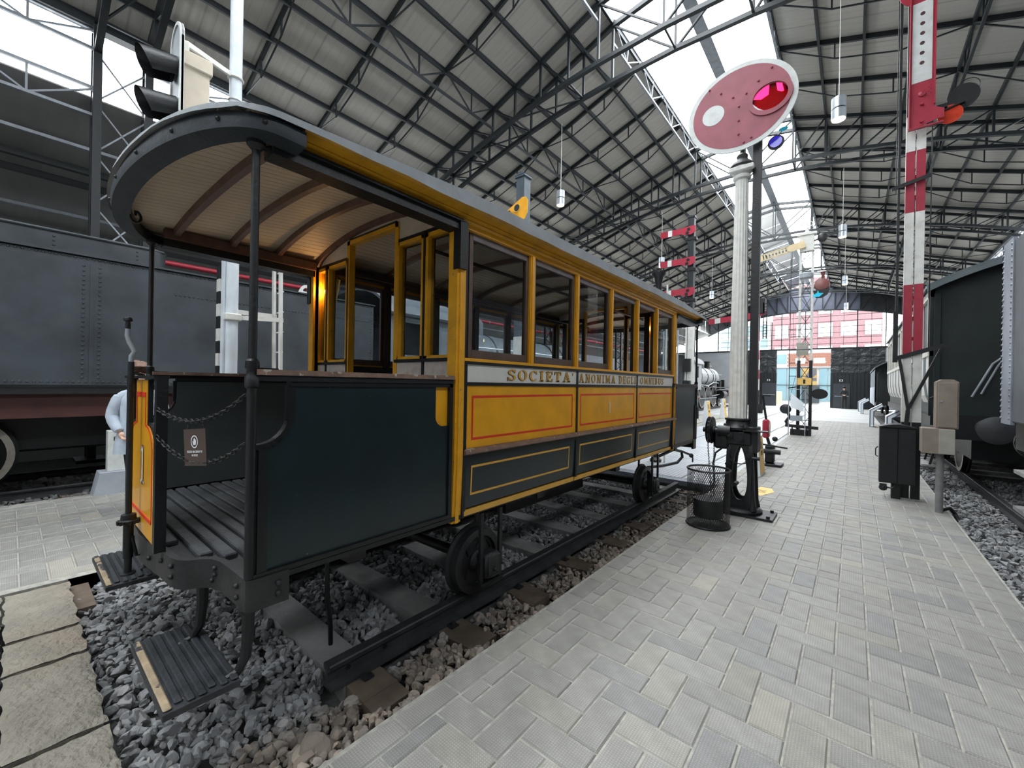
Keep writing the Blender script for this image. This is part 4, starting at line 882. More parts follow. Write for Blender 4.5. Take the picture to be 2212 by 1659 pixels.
# ---------------------------------------------------------------- platforms
def bump_path(near=True):
    P = [(XR + .02, .80), (XR + .02, .655), (XR + .004, .632), (-2.10, .628), (-2.24, .622), (-2.30, .605), (-2.335, .575), (-2.36, .53), (-2.40, .498), (-2.46, .484), (-2.64, .472), (-2.80, .455), (XC, .448)]
    P = P + [(2 * XC - x, y) for x, y in P[-2::-1]]
    return P if near else [(x, 7.655 - y) for x, y in P]
for near in (True, False):
    P = bump_path(near); m = len(P); mb = MB(); vs = []
    for i, (x, y) in enumerate(P):
        a = Vector((P[max(i - 1, 0)][0] - P[min(i + 1, m - 1)][0], P[max(i - 1, 0)][1] - P[min(i + 1, m - 1)][1])); nrm = Vector((-a.y, a.x)).normalized(); c = Vector((XC - x, (1.5 if near else 6.1) - y))
        if nrm.dot(c) < 0: nrm = -nrm
        xi, yi = x + nrm.x * .03, y + nrm.y * .03
        zb = .60
        vs += [(x, y, zb), (x, y, .735), (xi, yi, .735), (xi, yi, zb)]
    fs = [(4 * i + c, 4 * i + (c + 1) % 4, 4 * i + 4 + (c + 1) % 4, 4 * i + 4 + c) for i in range(m - 1) for c in range(4)] + [(3, 2, 1, 0), (4 * (m - 1), 4 * m - 3, 4 * m - 2, 4 * m - 1)]
    bo = mb.add(vs, fs).build('bumper', IRON, T)
    if near:
        m2 = MB()
        for x, y, z in ((XR + .024, .755, .69), (XR + .024, .755, .645)): m2.sph((x, y, z), .014, 8, 6)
        for x, y, z in ((-2.03, .625, .69), (-2.03, .625, .64), (-2.27, .61, .70), (-2.27, .61, .67), (-2.29, .606, .64), (-2.44, .483, .70), (-2.44, .483, .65), (-2.58, .472, .69), (-2.75, .455, .66)): m2.sph((x, y, z), .012, 8, 6); m2.sph((2 * XC - x, y, z), .012, 8, 6)
        m2.build('rivets', IRON, bo)
    # floor boards across the platform
    def ymin(x):
        Q = P if near else [(a, 7.655 - b) for a, b in P]
        for (xa, ya), (xb, yb) in zip(Q[:-1], Q[1:]):
            if min(xa, xb) <= x <= max(xa, xb) and abs(xa - xb) > 1e-6: return ya + (yb - ya) * (x - xa) / (xb - xa)
        return .8
    k = 0; y = .50
    while y < 1.84:
        xs = [XR - .035 - (XR - XL - .07) * i / 60 for i in range(61)]; ok = [x for x in xs if ymin(x) + .03 < y + .002]
        if ok:
            xa, xb = min(ok), max(ok); ya, yb = (y, y + .058) if near else (7.655 - y - .058, 7.655 - y)
            MB().bbox(xa, xb, ya, yb, .715, .745, .006).build('floor_board', FLOORW, T, smooth=False)
        y += .074; k += 1
    Y_ = (.47, 1.86) if near else (5.92, 7.18)
    bp_ = [(x + (.012 if x < XC else -.012 if x > XC else 0), y + (.01 if near else -.01)) for x, y in P]
    bp_ = bp_ + [(bp_[-1][0], Y_[1] if near else Y_[0]), (bp_[0][0], Y_[1] if near else Y_[0])]
    MB().prism(bp_, (0, 0, .70), UX, UY, UZ, .024).build('platform_bed', BLK, T, smooth=False)
    # end dash: yellow panel between two posts
    yd = .462 if near else 7.193; d = -1 if near else 1
    w0, w1, n = .315, .145, 8
    side = [(w0, .755), (w0, 1.20)] + [(w0 - (w0 - w1) * (1 - cos(pi * i / (2 * n))) ** 1.0, 1.20 + .13 * sin(pi * i / (2 * n)) + .0) for i in range(1, n + 1)] + [(w1, 1.565)]
    prof = [(XC + x, z) for x, z in side] + [(XC - x, z) for x, z in side[::-1]]
    dp = MB().prism(prof, (0, yd, 0), UX, UZ, (0, d, 0), .012).build('end_dash', YEL, T, smooth=False)
    MB().prism(prof, (0, yd - d * .012, 0), UX, UZ, (0, d, 0), .012).build('end_dash_lining', GRNI, T, smooth=False)
    m3 = MB(); yy = yd + d * .0135
    sd = [(x - .035, z) for x, z in side[1:]]; sd = [(side[0][0] - .035, .85)] + sd[:-1] + [(w1 - .03, 1.49)]
    for sgn in (1, -1):
        for (xa, za), (xb, zb) in zip(sd[:-1], sd[1:]): m3.bar((XC + sgn * xa, yy, za), (XC + sgn * xb, yy, zb), .010, .002, up=(0, 1, 0))
    m3.box(XC - w1 + .03, XC + w1 - .03, yy - .002, yy + .002, 1.475, 1.50); m3.box(XC - w0 + .035, XC + w0 - .035, yy - .002, yy + .002, .845, .862); m3.build('red_lining', RED, dp, smooth=False)
    m4 = MB(); lettering(m4, "1", (XC + .02 if near else XC - .02, yd + d * .012, 1.02), (1, 0, 0) if near else (-1, 0, 0), UZ, (0, d, 0), .20, .09); m4.build('number', [WHT, LETY], dp, smooth=False)
    m5 = MB()
    for sgn in (1, -1):
        x = XC + sgn * .375; m5.box(x - .022, x + .022, yd - .02, yd + .025, .735, 1.585)
        for (xa, za), (xb, zb) in zip(side[:-1], side[1:]): m5.bar((XC + sgn * xa, yd, za), (XC + sgn * xb, yd, zb), .035, .02, up=(0, 1, 0))
    m5.box(XC - .395, XC + .395, yd - .03, yd + .03, 1.572, 1.588); m5.build('end_dash_frame', BLK, T, smooth=False)
    # brake staff
    if near:
        x, y = XC, .405; mb = MB()
        mb.cyl((x, y, .53), (x, y, 1.66), .0135, n=12); mb.cyl((x, y, .62), (x, y, .82), .022, n=14); mb.cyl((x, y, .53), (x, y, .64), .017, n=12)
        mb.lathe([(.02, .80), (.042, .803), (.044, .818), (.033, .824), (.031, .85), (.014, .855)], (x, y, 0), 18); mb.lathe([(.016, .53), (.034, .532), (.034, .54), (.016, .545)], (x, y, 0), 14)
        mb.tube([(x, y, .80), (x + .03, y + .03, .63), (x + .02, y + .06, .63)], .008, 6)
        for i in range(14): a = 2 * pi * i / 14; mb.box(x + .043 * cos(a) - .005, x + .043 * cos(a) + .005, y + .043 * sin(a) - .005, y + .043 * sin(a) + .005, .801, .820)
        st = mb.build('brake_staff', BLK, T)
        mb = MB(); mb.tube([(x, y, 1.655), (x, y, 1.69), (x, y + .012, 1.715), (x - .012, y - .008, 1.765), (x - .024, y - .014, 1.80), (x - .024, y - .012, 1.835)], .011, 10); mb.build('brake_crank', GREYM, st)
        mb = MB(); mb.lathe([(.010, 0), (.012, .03), (.010, .048), (.019, .052), (.020, .062), (.016, .070), (.006, .073)], (x - .024, y - .012, 1.825), 14); mb.build('brake_handle', BLK, st)
        mb = MB(); mb.bar((x - .01, y, 1.60), (x - .0, yd, 1.59), .03, .012); mb.build('staff_bracket', BLK, st)
# steps with slatted treads hung on bent irons
for s in (1, -1):
    for near in (1,):
        cxs = mirx(s, -2.245); fy = (lambda y: y) if near else (lambda y: 7.655 - y)
        x0, x1 = cxs - .315, cxs + .315; ya, yb = sorted((fy(.365), fy(.615)))
        mb = MB().box(x0, x1, ya, yb, .315, .34); st = mb.build('step', STEPW, T, smooth=False)
        for i in range(7):
            y = ya + .004 + i * (yb - ya - .03) / 6.05; a, b = x0 + .012, x1 - .012 - (.02 if i % 3 == 1 else 0)
            MB().bbox(a, b, y, y + .027, .34, .352, .005).build('slat', STEPR if (i == 0 and near) else STEPW, st, smooth=False)
        if near:
            for x, y in ((mirx(s, -1.99), .66), (mirx(s, -2.41), .60)):
                mb = MB(); mb.tube([(x, fy(y), .60), (x, fy(y), .50), (x + .01 * s, fy(y - .01), .40), (x + .005 * s, fy(y - .04), .345), (x, fy(y - .12), .322)], .021, 8, rs=[.026, .024, .021, .018, .014]); mb.lathe([(.04, 0), (.04, .015), (.026, .02)], (x, fy(y), .585), 10); mb.build('step_hanger', BLK, st)
# ---------------------------------------------------------------- running gear
for x in (-2.42, -3.50): MB().box(x - .04, x + .04, .70, 6.95, .60, .70).build('sole_bar', BLK, T, smooth=False)
for y in (1.2, 2.9, 4.4, 6.4): MB().box(XL + .1, XR - .1, y - .05, y + .05, .61, .70).build('cross_beam', BLK, T, smooth=False)
MB().box(XL + .05, XR - .05, Y0 - .1, Y1 + .1, .675, .70).build('underframe', BLK, T, smooth=False)
MB().box(XC - .35, XC + .35, 3.1, 4.6, .30, .62).build('brake_gear', BLK, T, smooth=False)
def wheel_mb(x, y, s):
    mb = MB(); R = .235; zc = .02 + R; n = 36; ax = (s, 0, 0)
    mb.lathe([(R - .05, -.045), (R + .028, -.045), (R + .03, -.032), (R + .004, -.022), (R, .04), (R - .05, .045), (R - .055, 0)], (x, y, zc), n, ax)
    for k in range(6):
        a0 = k * pi / 3 + .22; a1 = (k + 1) * pi / 3 - .22
        # web between holes
        b0 = k * pi / 3
        pts = [(.07 * cos(b0 - .75), .07 * sin(b0 - .75)), (.185 * cos(b0 - .17), .185 * sin(b0 - .17)), (.19 * cos(b0), .19 * sin(b0)), (.185 * cos(b0 + .17), .185 * sin(b0 + .17)), (.07 * cos(b0 + .75), .07 * sin(b0 + .75))]
        mb.prism(pts, (x - s * .012, y, zc), UY, UZ, (s, 0, 0), .024)
    mb.ring(circ(36, .19), [(px, py) for px, py in circ(36, .162)], (x - s * .014, y, zc), UY, UZ, (s, 0, 0), .028)
    mb.lathe([(.075, -.04), (.08, .03), (.06, .05), (.05, .075)], (x, y, zc), 20, ax); return mb
for yw in (2.235, 5.47):
    for s in (1, -1):
        x = mirx(s, -2.175); w = wheel_mb(x, yw, s).build('wheel', IRON, T)
        xb = mirx(s, -2.02); mb = MB(); a, b = sorted((mirx(s, -2.10), mirx(s, -1.985)))
        mb.bbox(a, b, yw - .075, yw + .075, .175, .355, .02); f0, f1 = sorted((mirx(s, -1.985), mirx(s, -1.975))); mb.bbox(f0, f1, yw - .06, yw + .06, .19, .34, .004); mb.sph((mirx(s, -1.972), yw, .245), .018, 10, 6); mb.box(*sorted((mirx(s, -1.985), mirx(s, -1.965))), yw - .045, yw + .045, .198, .208)
        ab = mb.build('axle_box', IRON, T)
        mb = MB()
        for dy in (-.1, .1): mb.bar((xb, yw + dy, .66), (xb, yw + dy, .14), .03, .02)
        mb.box(xb - .02, xb + .02, yw - .12, yw + .12, .135, .155); mb.bar((mirx(s, -2.3), yw + .14, .66), (mirx(s, -2.3), yw + .14, .2), .03, .02); mb.build('horn_guide', IRON2, ab, smooth=False)
    MB().cyl((XC - .8, yw, .255), (XC + .8, yw, .255), .04, n=12).build('axle', BLK, T)
# drawgear and hoses
mb = MB(); mb.tube([(XC + .1, 6.9, .42), (XC + .1, 7.4, .40), (XC + .1, 7.75, .33)], .022, 8); mb.tube([(-2.3, 6.4, .5), (-2.25, 6.9, .55), (-2.2, 7.15, .50), (-2.2, 7.2, .40), (-2.25, 7.1, .31), (-2.35, 6.7, .30), (-2.4, 6.2, .34)], .024, 8); mb.bar((-2.2, 7.15, .50), (-2.15, 7.5, .40), .03); mb.sph((-2.15, 7.52, .39), .04, 10, 6); mb.torus((-2.13, 7.54, .32), (1, .3, 0), .04, .012, 12, 6); mb.build('drawgear', BLK, T)
mb = MB(); mb.tube([(-2.42, 1.22, .66), (-2.40, 1.21, .50), (-2.395, 1.21, .30), (-2.41, 1.24, .12), (-2.44, 1.26, -.03)], .014, 8); mb.build('hose', BLK, T)
# ---------------------------------------------------------------- chains across the entrance and the notice
def chain(name, p, q, sag, label, ll=.030, wires=True):
    p, q = Vector(p), Vector(q); L = (q - p).length; n = int(L / (ll * .68)); mb = MB(); f = lambda t: p + (q - p) * t + Vector((0, 0, -4 * sag * t * (1 - t)))
    hor = Vector((0, 0, 1)).cross(q - p).normalized()
    for i in range(n):
        a, b = f(i / n), f((i + 1) / n); c = (a + b) / 2; d = (b - a).normalized(); e = hor if i % 2 else d.cross(hor)
        mb.tube([c + d * (ll * .5) * cos(2 * pi * k / 10) + e * ll * .3 * sin(2 * pi * k / 10) for k in range(10)], ll * .10, 5, closed=True)
    return tag(mb.build(name, IRON), label, 'chain', 'two chains across the tram entrance'), f
PA, PB = (-2.565, .445), (-1.97, .63)
c1, f1 = chain('chain', (*PA, 1.43), (*PB, 1.515), .085, 'upper chain across the tram entrance, holding the brown notice')
c2, f2 = chain('chain', (*PA, 1.30), (*PB, 1.31), .105, 'lower bare chain across the tram entrance, hanging under the brown notice')
nn = thing('notice_plate', 'small brown no access notice plate hanging from the upper entrance chain', 'notice', tuple(f1(.46) - Vector((0, 0, .12))))
pc = f1(.46); du = (f1(.62) - f1(.30)).normalized(); dv = Vector((0, 0, 1)).cross(du); dv = du.cross(Vector((.27, -.96, 0)).normalized()).normalized(); 
if dv.z < 0: dv = -dv
dn_ = du.cross(dv).normalized(); 
if dn_.y > 0: dn_ = -dn_
o_ = pc - dv * .20 - du * .077
MB().prism([(0, 0), (.154, 0), (.154, .165), (0, .165)], o_, du, dv, dn_, .004).build('plate', SIGN, nn, smooth=False)
mb = MB(); c = (.077, .108); ob = o_ + dn_ * .0052
mb.ring(circ(24, .029, .85, 1, 0, *c), circ(24, .024, .85, 1, 0, *c), ob, du, dv, dn_, .0004)
hx = .0; hand = [(-.010, -.014), (.008, -.014), (.012, -.004), (.012, .008), (.009, .008), (.008, .0), (.0075, .013), (.004, .013), (.004, .003), (.003, .016), (-.0005, .016), (-.0005, .003), (-.002, .014), (-.0055, .014), (-.005, .0), (-.011, .005), (-.013, .002)]
mb.prism([(c[0] + x * .95, c[1] + y) for x, y in hand], ob, du, dv, dn_, .0004)
def words(mb, txt, x0, y, h, w):
    k = w / sum(.55 if ch != ' ' else .4 for ch in txt) ; x = x0
    for ch in txt:
        if ch == ' ': x += .4 * k; continue
        st = .10 * k; W = .46 * k; bars = {'A': 'lrtm', 'C': 'ltb', 'E': 'ltbm', 'S': 'tmbuq', 'O': 'lrtb', 'N': 'lrd', 'T': 'tc', 'I': 'c', 'D': 'lrtb'}[ch]
        for b_ in bars:
            r = {'l': (0, 0, st, h), 'r': (W - st, 0, W, h), 't': (0, h * .82, W, h), 'b': (0, 0, W, h * .18), 'm': (0, h * .42, W, h * .6), 'c': (W / 2 - st / 2, 0, W / 2 + st / 2, h), 'u': (0, h * .5, st, h), 'q': (W - st, 0, W, h * .5), 'd': (W * .3, h * .3, W * .7, h * .7)}[b_]
            mb.prism([(x + r[0], y + r[1]), (x + r[2], y + r[1]), (x + r[2], y + r[3]), (x + r[0], y + r[3])], ob, du, dv, dn_, .0004)
        x += .55 * k
words(mb, 'ACCESSO NON CONSENTITO', .024, .058, .010, .106); words(mb, 'NO ACCESS', .056, .043, .009, .042); mb.build('notice_print', PLAW, nn, smooth=False)
mb = MB()
for x in (.022, .13): mb.torus(o_ + du * x + dv * .172, dn_, .011, .0022, 10, 5, sx=.6)
mb.build('hook', IRON, nn)
# ================================================================== signals along the platforms
# ---- white painted disc on a fluted column
dx, dy = -1.08, 5.92
D = thing('disc_signal', 'round red and white disc signal on a fluted white column with cast iron pedestal', 'signal', (dx, dy, 0))
mb = MB(); mb.box(dx - .27, dx + .37, dy - .22, dy + .20, .0, .028); mb.lathe([(.235, .028), (.24, .055), (.22, .075), (.20, .085)], (dx, dy, 0), 32)
for x, y in ((-.22, -.17), (.32, -.17), (.32, .15), (-.22, .15)): mb.cyl((dx + x, dy + y, .028), (dx + x, dy + y, .055), .022, n=6)
mb.build('base_plate', IRON2, D)
mb = MB()
def bent_leg(a, ztop=.90):
    c, s_ = cos(a), sin(a); pts = [(.20, .07), (.185, .16), (.165, .35), (.15, .55), (.135, .72), (.12, .86), (.10, ztop)]
    return [(dx + r * c, dy + r * s_, z) for r, z in pts]
for a in (-.70, .75, 2.35, -2.40): mb.tube(bent_leg(a), .04, 10, rs=[.05, .042, .038, .036, .04, .05, .055])
mb.build('pedestal_leg', IRON2, D)
mb = MB()
for a in (pi / 4 - .0, -pi / 4): 
    pass
n = 28
def frame_face(o, u, nrm):
    out = []; inn = []
    for i in range(n):
        t = 2 * pi * i / n; c, s_ = cos(t), sin(t); hx = .185 - .05 * (s_ * .5 + .5); 
        out.append((max(-1, min(1, c * 1.35)) * hx, .50 + max(-1, min(1, s_ * 1.25)) * .43)); inn.append((c * (hx - .075) * 1.0, .52 + s_ * .335))
    mb.ring(out, inn, o, u, UZ, nrm, .035)
frame_face((dx, dy - .135, 0), UX, (0, 1, 0)); frame_face((dx, dy + .10, 0), UX, (0, 1, 0)); frame_face((dx - .14, dy, 0), UY, (1, 0, 0)); frame_face((dx + .105, dy, 0), UY, (1, 0, 0))
mb.build('pedestal_frame', IRON2, D)
mb = MB(); mb.bbox(dx - .17, dx + .13, dy - .15, dy + .15, .86, 1.04, .02); mb.bbox(dx - .30, dx - .12, dy - .17, dy - .02, .80, 1.08, .03); mb.bbox(dx + .06, dx + .19, dy - .13, dy + .1, .78, 1.10, .01); mb.box(dx + .04, dx + .30, dy - .19, dy - .06, 1.045, 1.06)
mb.lathe([(.17, 1.05), (.175, 1.08), (.14, 1.12), (.135, 1.16), (.15, 1.17), (.15, 1.19), (.12, 1.195)], (dx - .05, dy, 0), 28)
for a in range(4): t = a * pi / 2 + .5; mb.bbox(dx - .05 + .14 * cos(t) - .025, dx - .05 + .14 * cos(t) + .025, dy + .14 * sin(t) - .025, dy + .14 * sin(t) + .025, 1.08, 1.12, .006)
for p in ((-.10, -.19, .99), (.02, -.19, .96), (.10, -.16, .74), (-.12, -.17, .62)): mb.lathe([(.035, 0), (.035, .03), (.018, .03), (.018, .05)], (dx + p[0], dy + p[1] + .02, p[2]), 8, (0, -1, 0))
mb.cyl((dx + .1, dy - .14, .72), (dx + .22, dy - .14, .72), .022, n=10); mb.cyl((dx - .02, dy - .16, .40), (dx - .02, dy - .29, .40), .026, n=10)
mb.build('gear_case', IRON2, D)
mb = MB(); wc = (-1.41, 5.76, 1.03); mb.lathe([(.03, -.05), (.05, -.045), (.165, -.03), (.175, -.022), (.15, -.012), (.15, .006), (.175, .016), (.165, .026), (.05, .03), (.05, .05)], wc, 32, UX)
for i in range(18): a = 2 * pi * i / 18; mb.box(wc[0] - .015, wc[0] + .012, wc[1] + .155 * cos(a) - .01, wc[1] + .155 * cos(a) + .01, wc[2] + .155 * sin(a) - .01, wc[2] + .155 * sin(a) + .01)
mb.cyl((-1.50, 5.76, 1.03), (-1.20, 5.76, 1.03), .032, n=14); mb.cyl((-1.33, 5.76, 1.03), (-1.19, 5.78, 1.03), .07, n=18); mb.build('chain_wheel', IRON2, D)
mb = MB(); mb.tube([(dx - .21, dy - .1, .80), (dx - .27, dy - .16, .74), (dx - .30, dy - .14, .60), (dx - .29, dy - .1, .35)], .012, 6); mb.torus((dx + .01, dy - .2, .78), (0, 1, .1), .14, .007, 14, 5, a0=pi * .6, a1=pi * 1.5); mb.build('release_lever', IRON2, D)
# fluted column
cx_, cy_ = -1.135, 5.92; mb = MB(); nf = 16
def flute(i, j):
    z = 1.19 + (4.24 - 1.19) * i / 12; r = .112 - .036 * (z - 1.19) / 3.05; t = 2 * pi * j / (nf * 6); k = j % 6; rr = r * (1 - .09 * (1 - abs(k - 3) / 3.) ** .7 if k else 1)
    rr = r * (1 - .085 * sin(pi * k / 6)); return (cx_ + rr * cos(t), cy_ + rr * sin(t), z)
mb.grid(flute, 13, nf * 6, cv=True); mb.build('column', COLW, D)
mb = MB(); mb.lathe([(.07, 4.22), (.10, 4.24), (.105, 4.27), (.088, 4.29), (.12, 4.33), (.125, 4.38), (.10, 4.385)], (cx_, cy_, 0), 24); mb.bbox(cx_ - .13, cx_ + .15, cy_ - .13, cy_ - .06, 4.31, 4.37, .01); mb.build('capital', COLW, D)
mb = MB(); mb.lathe([(.13, 4.38), (.145, 4.40), (.12, 4.44), (.08, 4.47), (.06, 4.50), (.065, 4.54), (.05, 4.56), (.028, 4.58), (.028, 4.75)], (cx_, cy_, 0), 24); mb.build('finial', IRON, D)
mx = -.965
mb = MB(); mb.box(mx - .045, mx + .045, cy_ - .03, cy_ + .05, 1.05, 4.95); mb.box(mx + .03, mx + .05, cy_ - .05, cy_ - .03, 1.2, 4.9); mb.build('guide_post', BLK, D, smooth=False)
mb = MB(); mb.tube([(mx + .055, cy_ - .04, 4.6 - .02 * i) for i in range(2)], .004, 4); mb.build('signal_wire', BLK, D)
dc = (-1.155, 5.80, 5.11)
lh = circ(56, 1, .185, .16, 0, .33, -.005)
mb = MB(); mb.ring(circ(56, 1, .615, .545), lh, dc, UX, UZ, (0, 1, 0), .02); dsk = mb.build('disc', WHTR, D)
mb = MB(); mb.ring(circ(56, 1, .553, .49), lh, (dc[0], dc[1] - .003, dc[2]), UX, UZ, (0, 1, 0), .003); mb.build('red_field', REDP, dsk)
mb = MB(); mb.prism(circ(30, 1, .132, .125), (-1.46, dc[1] - .006, 5.12), UX, UZ, (0, 1, 0), .003); mb.build('white_spot', WHTR, dsk)
mb = MB(); lc = (-.825, 5.105)
mb.ring(circ(36, 1, .235, .215), circ(36, 1, .185, .16), (lc[0], dc[1] - .02, lc[1]), UX, UZ, (0, 1, 0), .02); mb.build('lens_ring', REDP, dsk)
mb = MB(); q = circ(36, 1, .187, .162); mb.add([(lc[0] + x, dc[1] + .008, lc[1] + z) for x, z in q], [tuple(range(36))]); mb.build('red_lens', GLSR, dsk, smooth=False)
mb = MB(); mb.prism([(.20 * cos(pi + pi * k / 16), .005 + .172 * sin(pi + pi * k / 16)) for k in range(17)] + [(.19, .03), (.115, .03), (.07, .06), (.055, .17), (-.015, .17), (-.02, .05), (-.10, .02), (-.2, .06)], (lc[0], dc[1] + .03, lc[1]), UX, UZ, (0, 1, 0), .01); mb.build('lens_backing', mat('deep_red_backing', (.10, .012, .03), .25, .1, 6), dsk, smooth=False)
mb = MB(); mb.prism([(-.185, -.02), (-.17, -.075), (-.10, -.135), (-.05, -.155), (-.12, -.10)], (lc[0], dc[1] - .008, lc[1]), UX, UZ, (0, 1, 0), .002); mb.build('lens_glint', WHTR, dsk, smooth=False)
mb = MB()
for x, z in ((-1.51, 5.47), (-1.37, 5.37), (-1.23, 5.26), (-1.08, 5.25), (-.95, 5.35), (-.81, 5.45), (-.67, 5.26), (-1.16, 5.12), (-1.16, 4.94), (-1.16, 4.77), (-1.1, 4.65), (-1.02, 4.68)): mb.sph((x, dc[1] - .006, z), .014, 8, 6)
mb.build('disc_rivets', REDP, dsk)
mb = MB(); mb.lathe([(.02, .02), (.085, .015), (.09, 0), (.075, -.03), (.05, -.05)], (-.775, 5.95, 4.60), 20, (0, -1, 0)); bl = mb.build('lens_mount', BLK, D); mb = MB(); mb.prism(circ(20, .068), (-.775, 5.925, 4.60), UX, UZ, (0, -1, 0), .004); mb.build('blue_lens', mat('blue_lens', (.04, .02, .85), .15, .03), bl); mb = MB(); mb.prism(circ(16, .05, 1, .5), (-.70, 5.95, 4.74), UX, UZ, (0, -1, 0), .004); mb.build('cyan_lens', mat('cyan_lens', (.0, .45, .62), .15, .03), bl)
# ---- wire basket with the signal's weight and chains
bc = (-1.27, 5.12); BR = .225
B = thing('wire_basket', 'black wire mesh basket standing at the paving edge in front of the disc signal', 'basket', (bc[0], bc[1], 0))
mb = MB()
for z in (.012, .64): mb.torus((*bc, z), UZ, BR, .011, 40, 6)
mb.build('rim', BASK, B)
mb = MB(); na, nz = 64, 26; z0, z1 = .02, .635
for i in range(na):
    for j in range(nz):
        for sg in (0, 1):
            t0 = 2 * pi * (i + (j % 2) * .5) / na; t1 = t0 + (.5 if sg else -.5) * 2 * pi / na; za, zb = z0 + (z1 - z0) * j / nz, z0 + (z1 - z0) * (j + 1) / nz; h = .0055
            a = (bc[0] + BR * cos(t0), bc[1] + BR * sin(t0)); b = (bc[0] + BR * cos(t1), bc[1] + BR * sin(t1))
            mb.add([(*a, za - h), (*b, zb - h), (*b, zb + h), (*a, za + h)], [(0, 1, 2, 3)])
o = mb.build('wire_mesh', BASK, B, smooth=False); o['kind'] = 'stuff'
mb = MB()
for k in range(24):
    t = -BR + 2 * BR * (k + .5) / 24; w = sqrt(BR * BR - t * t); mb.box(bc[0] - w, bc[0] + w, bc[1] + t - .004, bc[1] + t + .004, .008, .014); mb.box(bc[0] + t - .004, bc[0] + t + .004, bc[1] - w, bc[1] + w, .008, .014)
o = mb.build('floor_mesh', BASK, B, smooth=False); o['kind'] = 'stuff'
wgt = thing('counterweight', 'round dark iron counterweight hanging by chains inside the wire basket', 'weight', (bc[0] + .0, bc[1], .10))
MB().lathe([(.15, .10), (.155, .11), (.155, .29), (.15, .30), (.05, .305)], (bc[0], bc[1], 0), 28).build('weight', IRON, wgt)
for x, y in ((-1.41, 5.59), (-1.41, 5.93)):
    p, q = Vector((x, y, 1.0)), Vector((bc[0] + (.02 if y < 5.7 else .03), bc[1] + (.06 if y < 5.7 else .12), .30)); L = (p - q).length; n = int(L / .021); mb = MB(); d = (q - p).normalized(); h = d.cross(Vector((0, 1, 0))).normalized()
    for i in range(n):
        c = p + d * (i + .5) * L / n; e = h if i % 2 else d.cross(h); mb.tube([c + d * .0145 * cos(2 * pi * k / 8) + e * .008 * sin(2 * pi * k / 8) for k in range(8)], .003, 4, closed=True)
    mb.build('chain', IRON, wgt)
# ---- tall red and white semaphore at the right kerb
sx, sy = .66, 8.45
M = thing('semaphore', 'tall red and white banded steel semaphore mast at the right kerb with raised arm', 'signal', (sx, sy, 0))
for k, (z0, z1, m) in enumerate(((.0, 1.12, BLK), (1.12, 2.12, WHTP), (2.12, 3.14, REDS), (3.14, 4.20, WHTP), (4.20, 5.10, REDS), (5.10, 5.62, WHTP), (5.62, 8.3, BLK))):
    mb = MB()
    for x0 in (-.105, .008): mb.box(sx + x0, sx + x0 + .097, sy - .055, sy - .045, z0, z1); mb.box(sx + x0, sx + x0 + .008, sy - .05, sy + .05, z0, z1); mb.box(sx + x0 + .089, sx + x0 + .097, sy - .05, sy + .05, z0, z1)
    for z in [z0 + .2 + .3 * i for i in range(int((z1 - z0 - .1) / .3))]: mb.box(sx - .02, sx + .02, sy - .035, sy + .03, z, z + .05)
    mb.build('mast_band', m, M, smooth=False)
mb = MB(); mb.bar((.40, sy - .1, 4.58), (.82, sy - .1, 4.68), .03, .05); mb.build('crank_bar', BLK, M, smooth=False)
mb = MB(); mb.bar((.46, sy - .05, 2.05), (1.0, sy - .08, 2.24), .03, .06); mb.bar((.52, sy - .08, 2.06), (.62, sy - .1, 1.30), .035); mb.bar((.96, sy - .08, 2.2), (.62, sy - .1, 1.30), .035); mb.bar((.62, sy - .1, 1.30), (.60, sy - .1, 1.02), .045)
MB().bar((.85, sy, 1.45), (1.05, sy, 1.58), .03, .05).build('crank_bar', BLK, M, smooth=False)
mb.build('crank_linkage', BLK, M, smooth=False)
mb = MB(); mb.box(.465, .495, sy - .1, sy - .06, 2.05, 8.3); mb.box(.445, .455, sy - .1, sy - .07, 4.5, 8.3); mb.box(.445, .50, sy - .11, sy - .05, 2.0, 2.75); mb.cyl((.83, sy, 2.2), (.83, sy, 5.6), .008, n=6); mb.build('pull_rod', BLK, M, smooth=False)
ay = sy - .16; Aa = MB()
Aa.prism([(.56, 5.36), (.56, 7.45), (.84, 7.45), (.84, 5.62), (.93, 5.56), (.93, 5.44), (.87, 5.44)], (0, ay, 0), UX, UZ, (0, 1, 0), .012); arm = Aa.build('semaphore_arm', REDS, M, smooth=False)
mb = MB(); mb.box(.565, .575, ay - .04, ay, 5.36, 7.4); mb.box(.825, .835, ay - .04, ay, 5.65, 7.4); mb.box(.56, .92, ay - .05, ay, 5.35, 5.37); mb.build('arm_flange', REDS, arm, smooth=False)
MB().box(.59, .80, ay - .004, ay, 6.03, 7.18).build('white_panel', WHTR, arm, smooth=False)
for i in range(6): MB().prism(circ(16, .026), (.695, ay - .006, 6.30 + i * .142), UX, UZ, (0, 1, 0), .002).build('lamp_hole', mat('hole_dark_%d' % i, (.06, .02, .02), .5), arm)
MB().prism(circ(30, .26), (.70, ay + .012, 7.42), UX, UZ, (0, 1, 0), .012).build('arm_disc', REDS, arm)
mb = MB()
for p in ((.70, 5.85), (.70, 5.70), (.70, 5.45)): mb.lathe([(.04 if p[1] > 5.8 else .02, 0), (.04 if p[1] > 5.8 else .02, .02), (.015, .03)], (p[0], ay, p[1]), 12, (0, -1, 0))
for i in range(6): mb.sph((.60 + .02 * (i % 2), ay - .002, 5.9 - i * .03), .006, 6, 4); mb.sph((.79 - .02 * (i % 2), ay - .002, 5.95 - i * .03), .006, 6, 4)
mb.build('arm_bolts', REDS, arm)
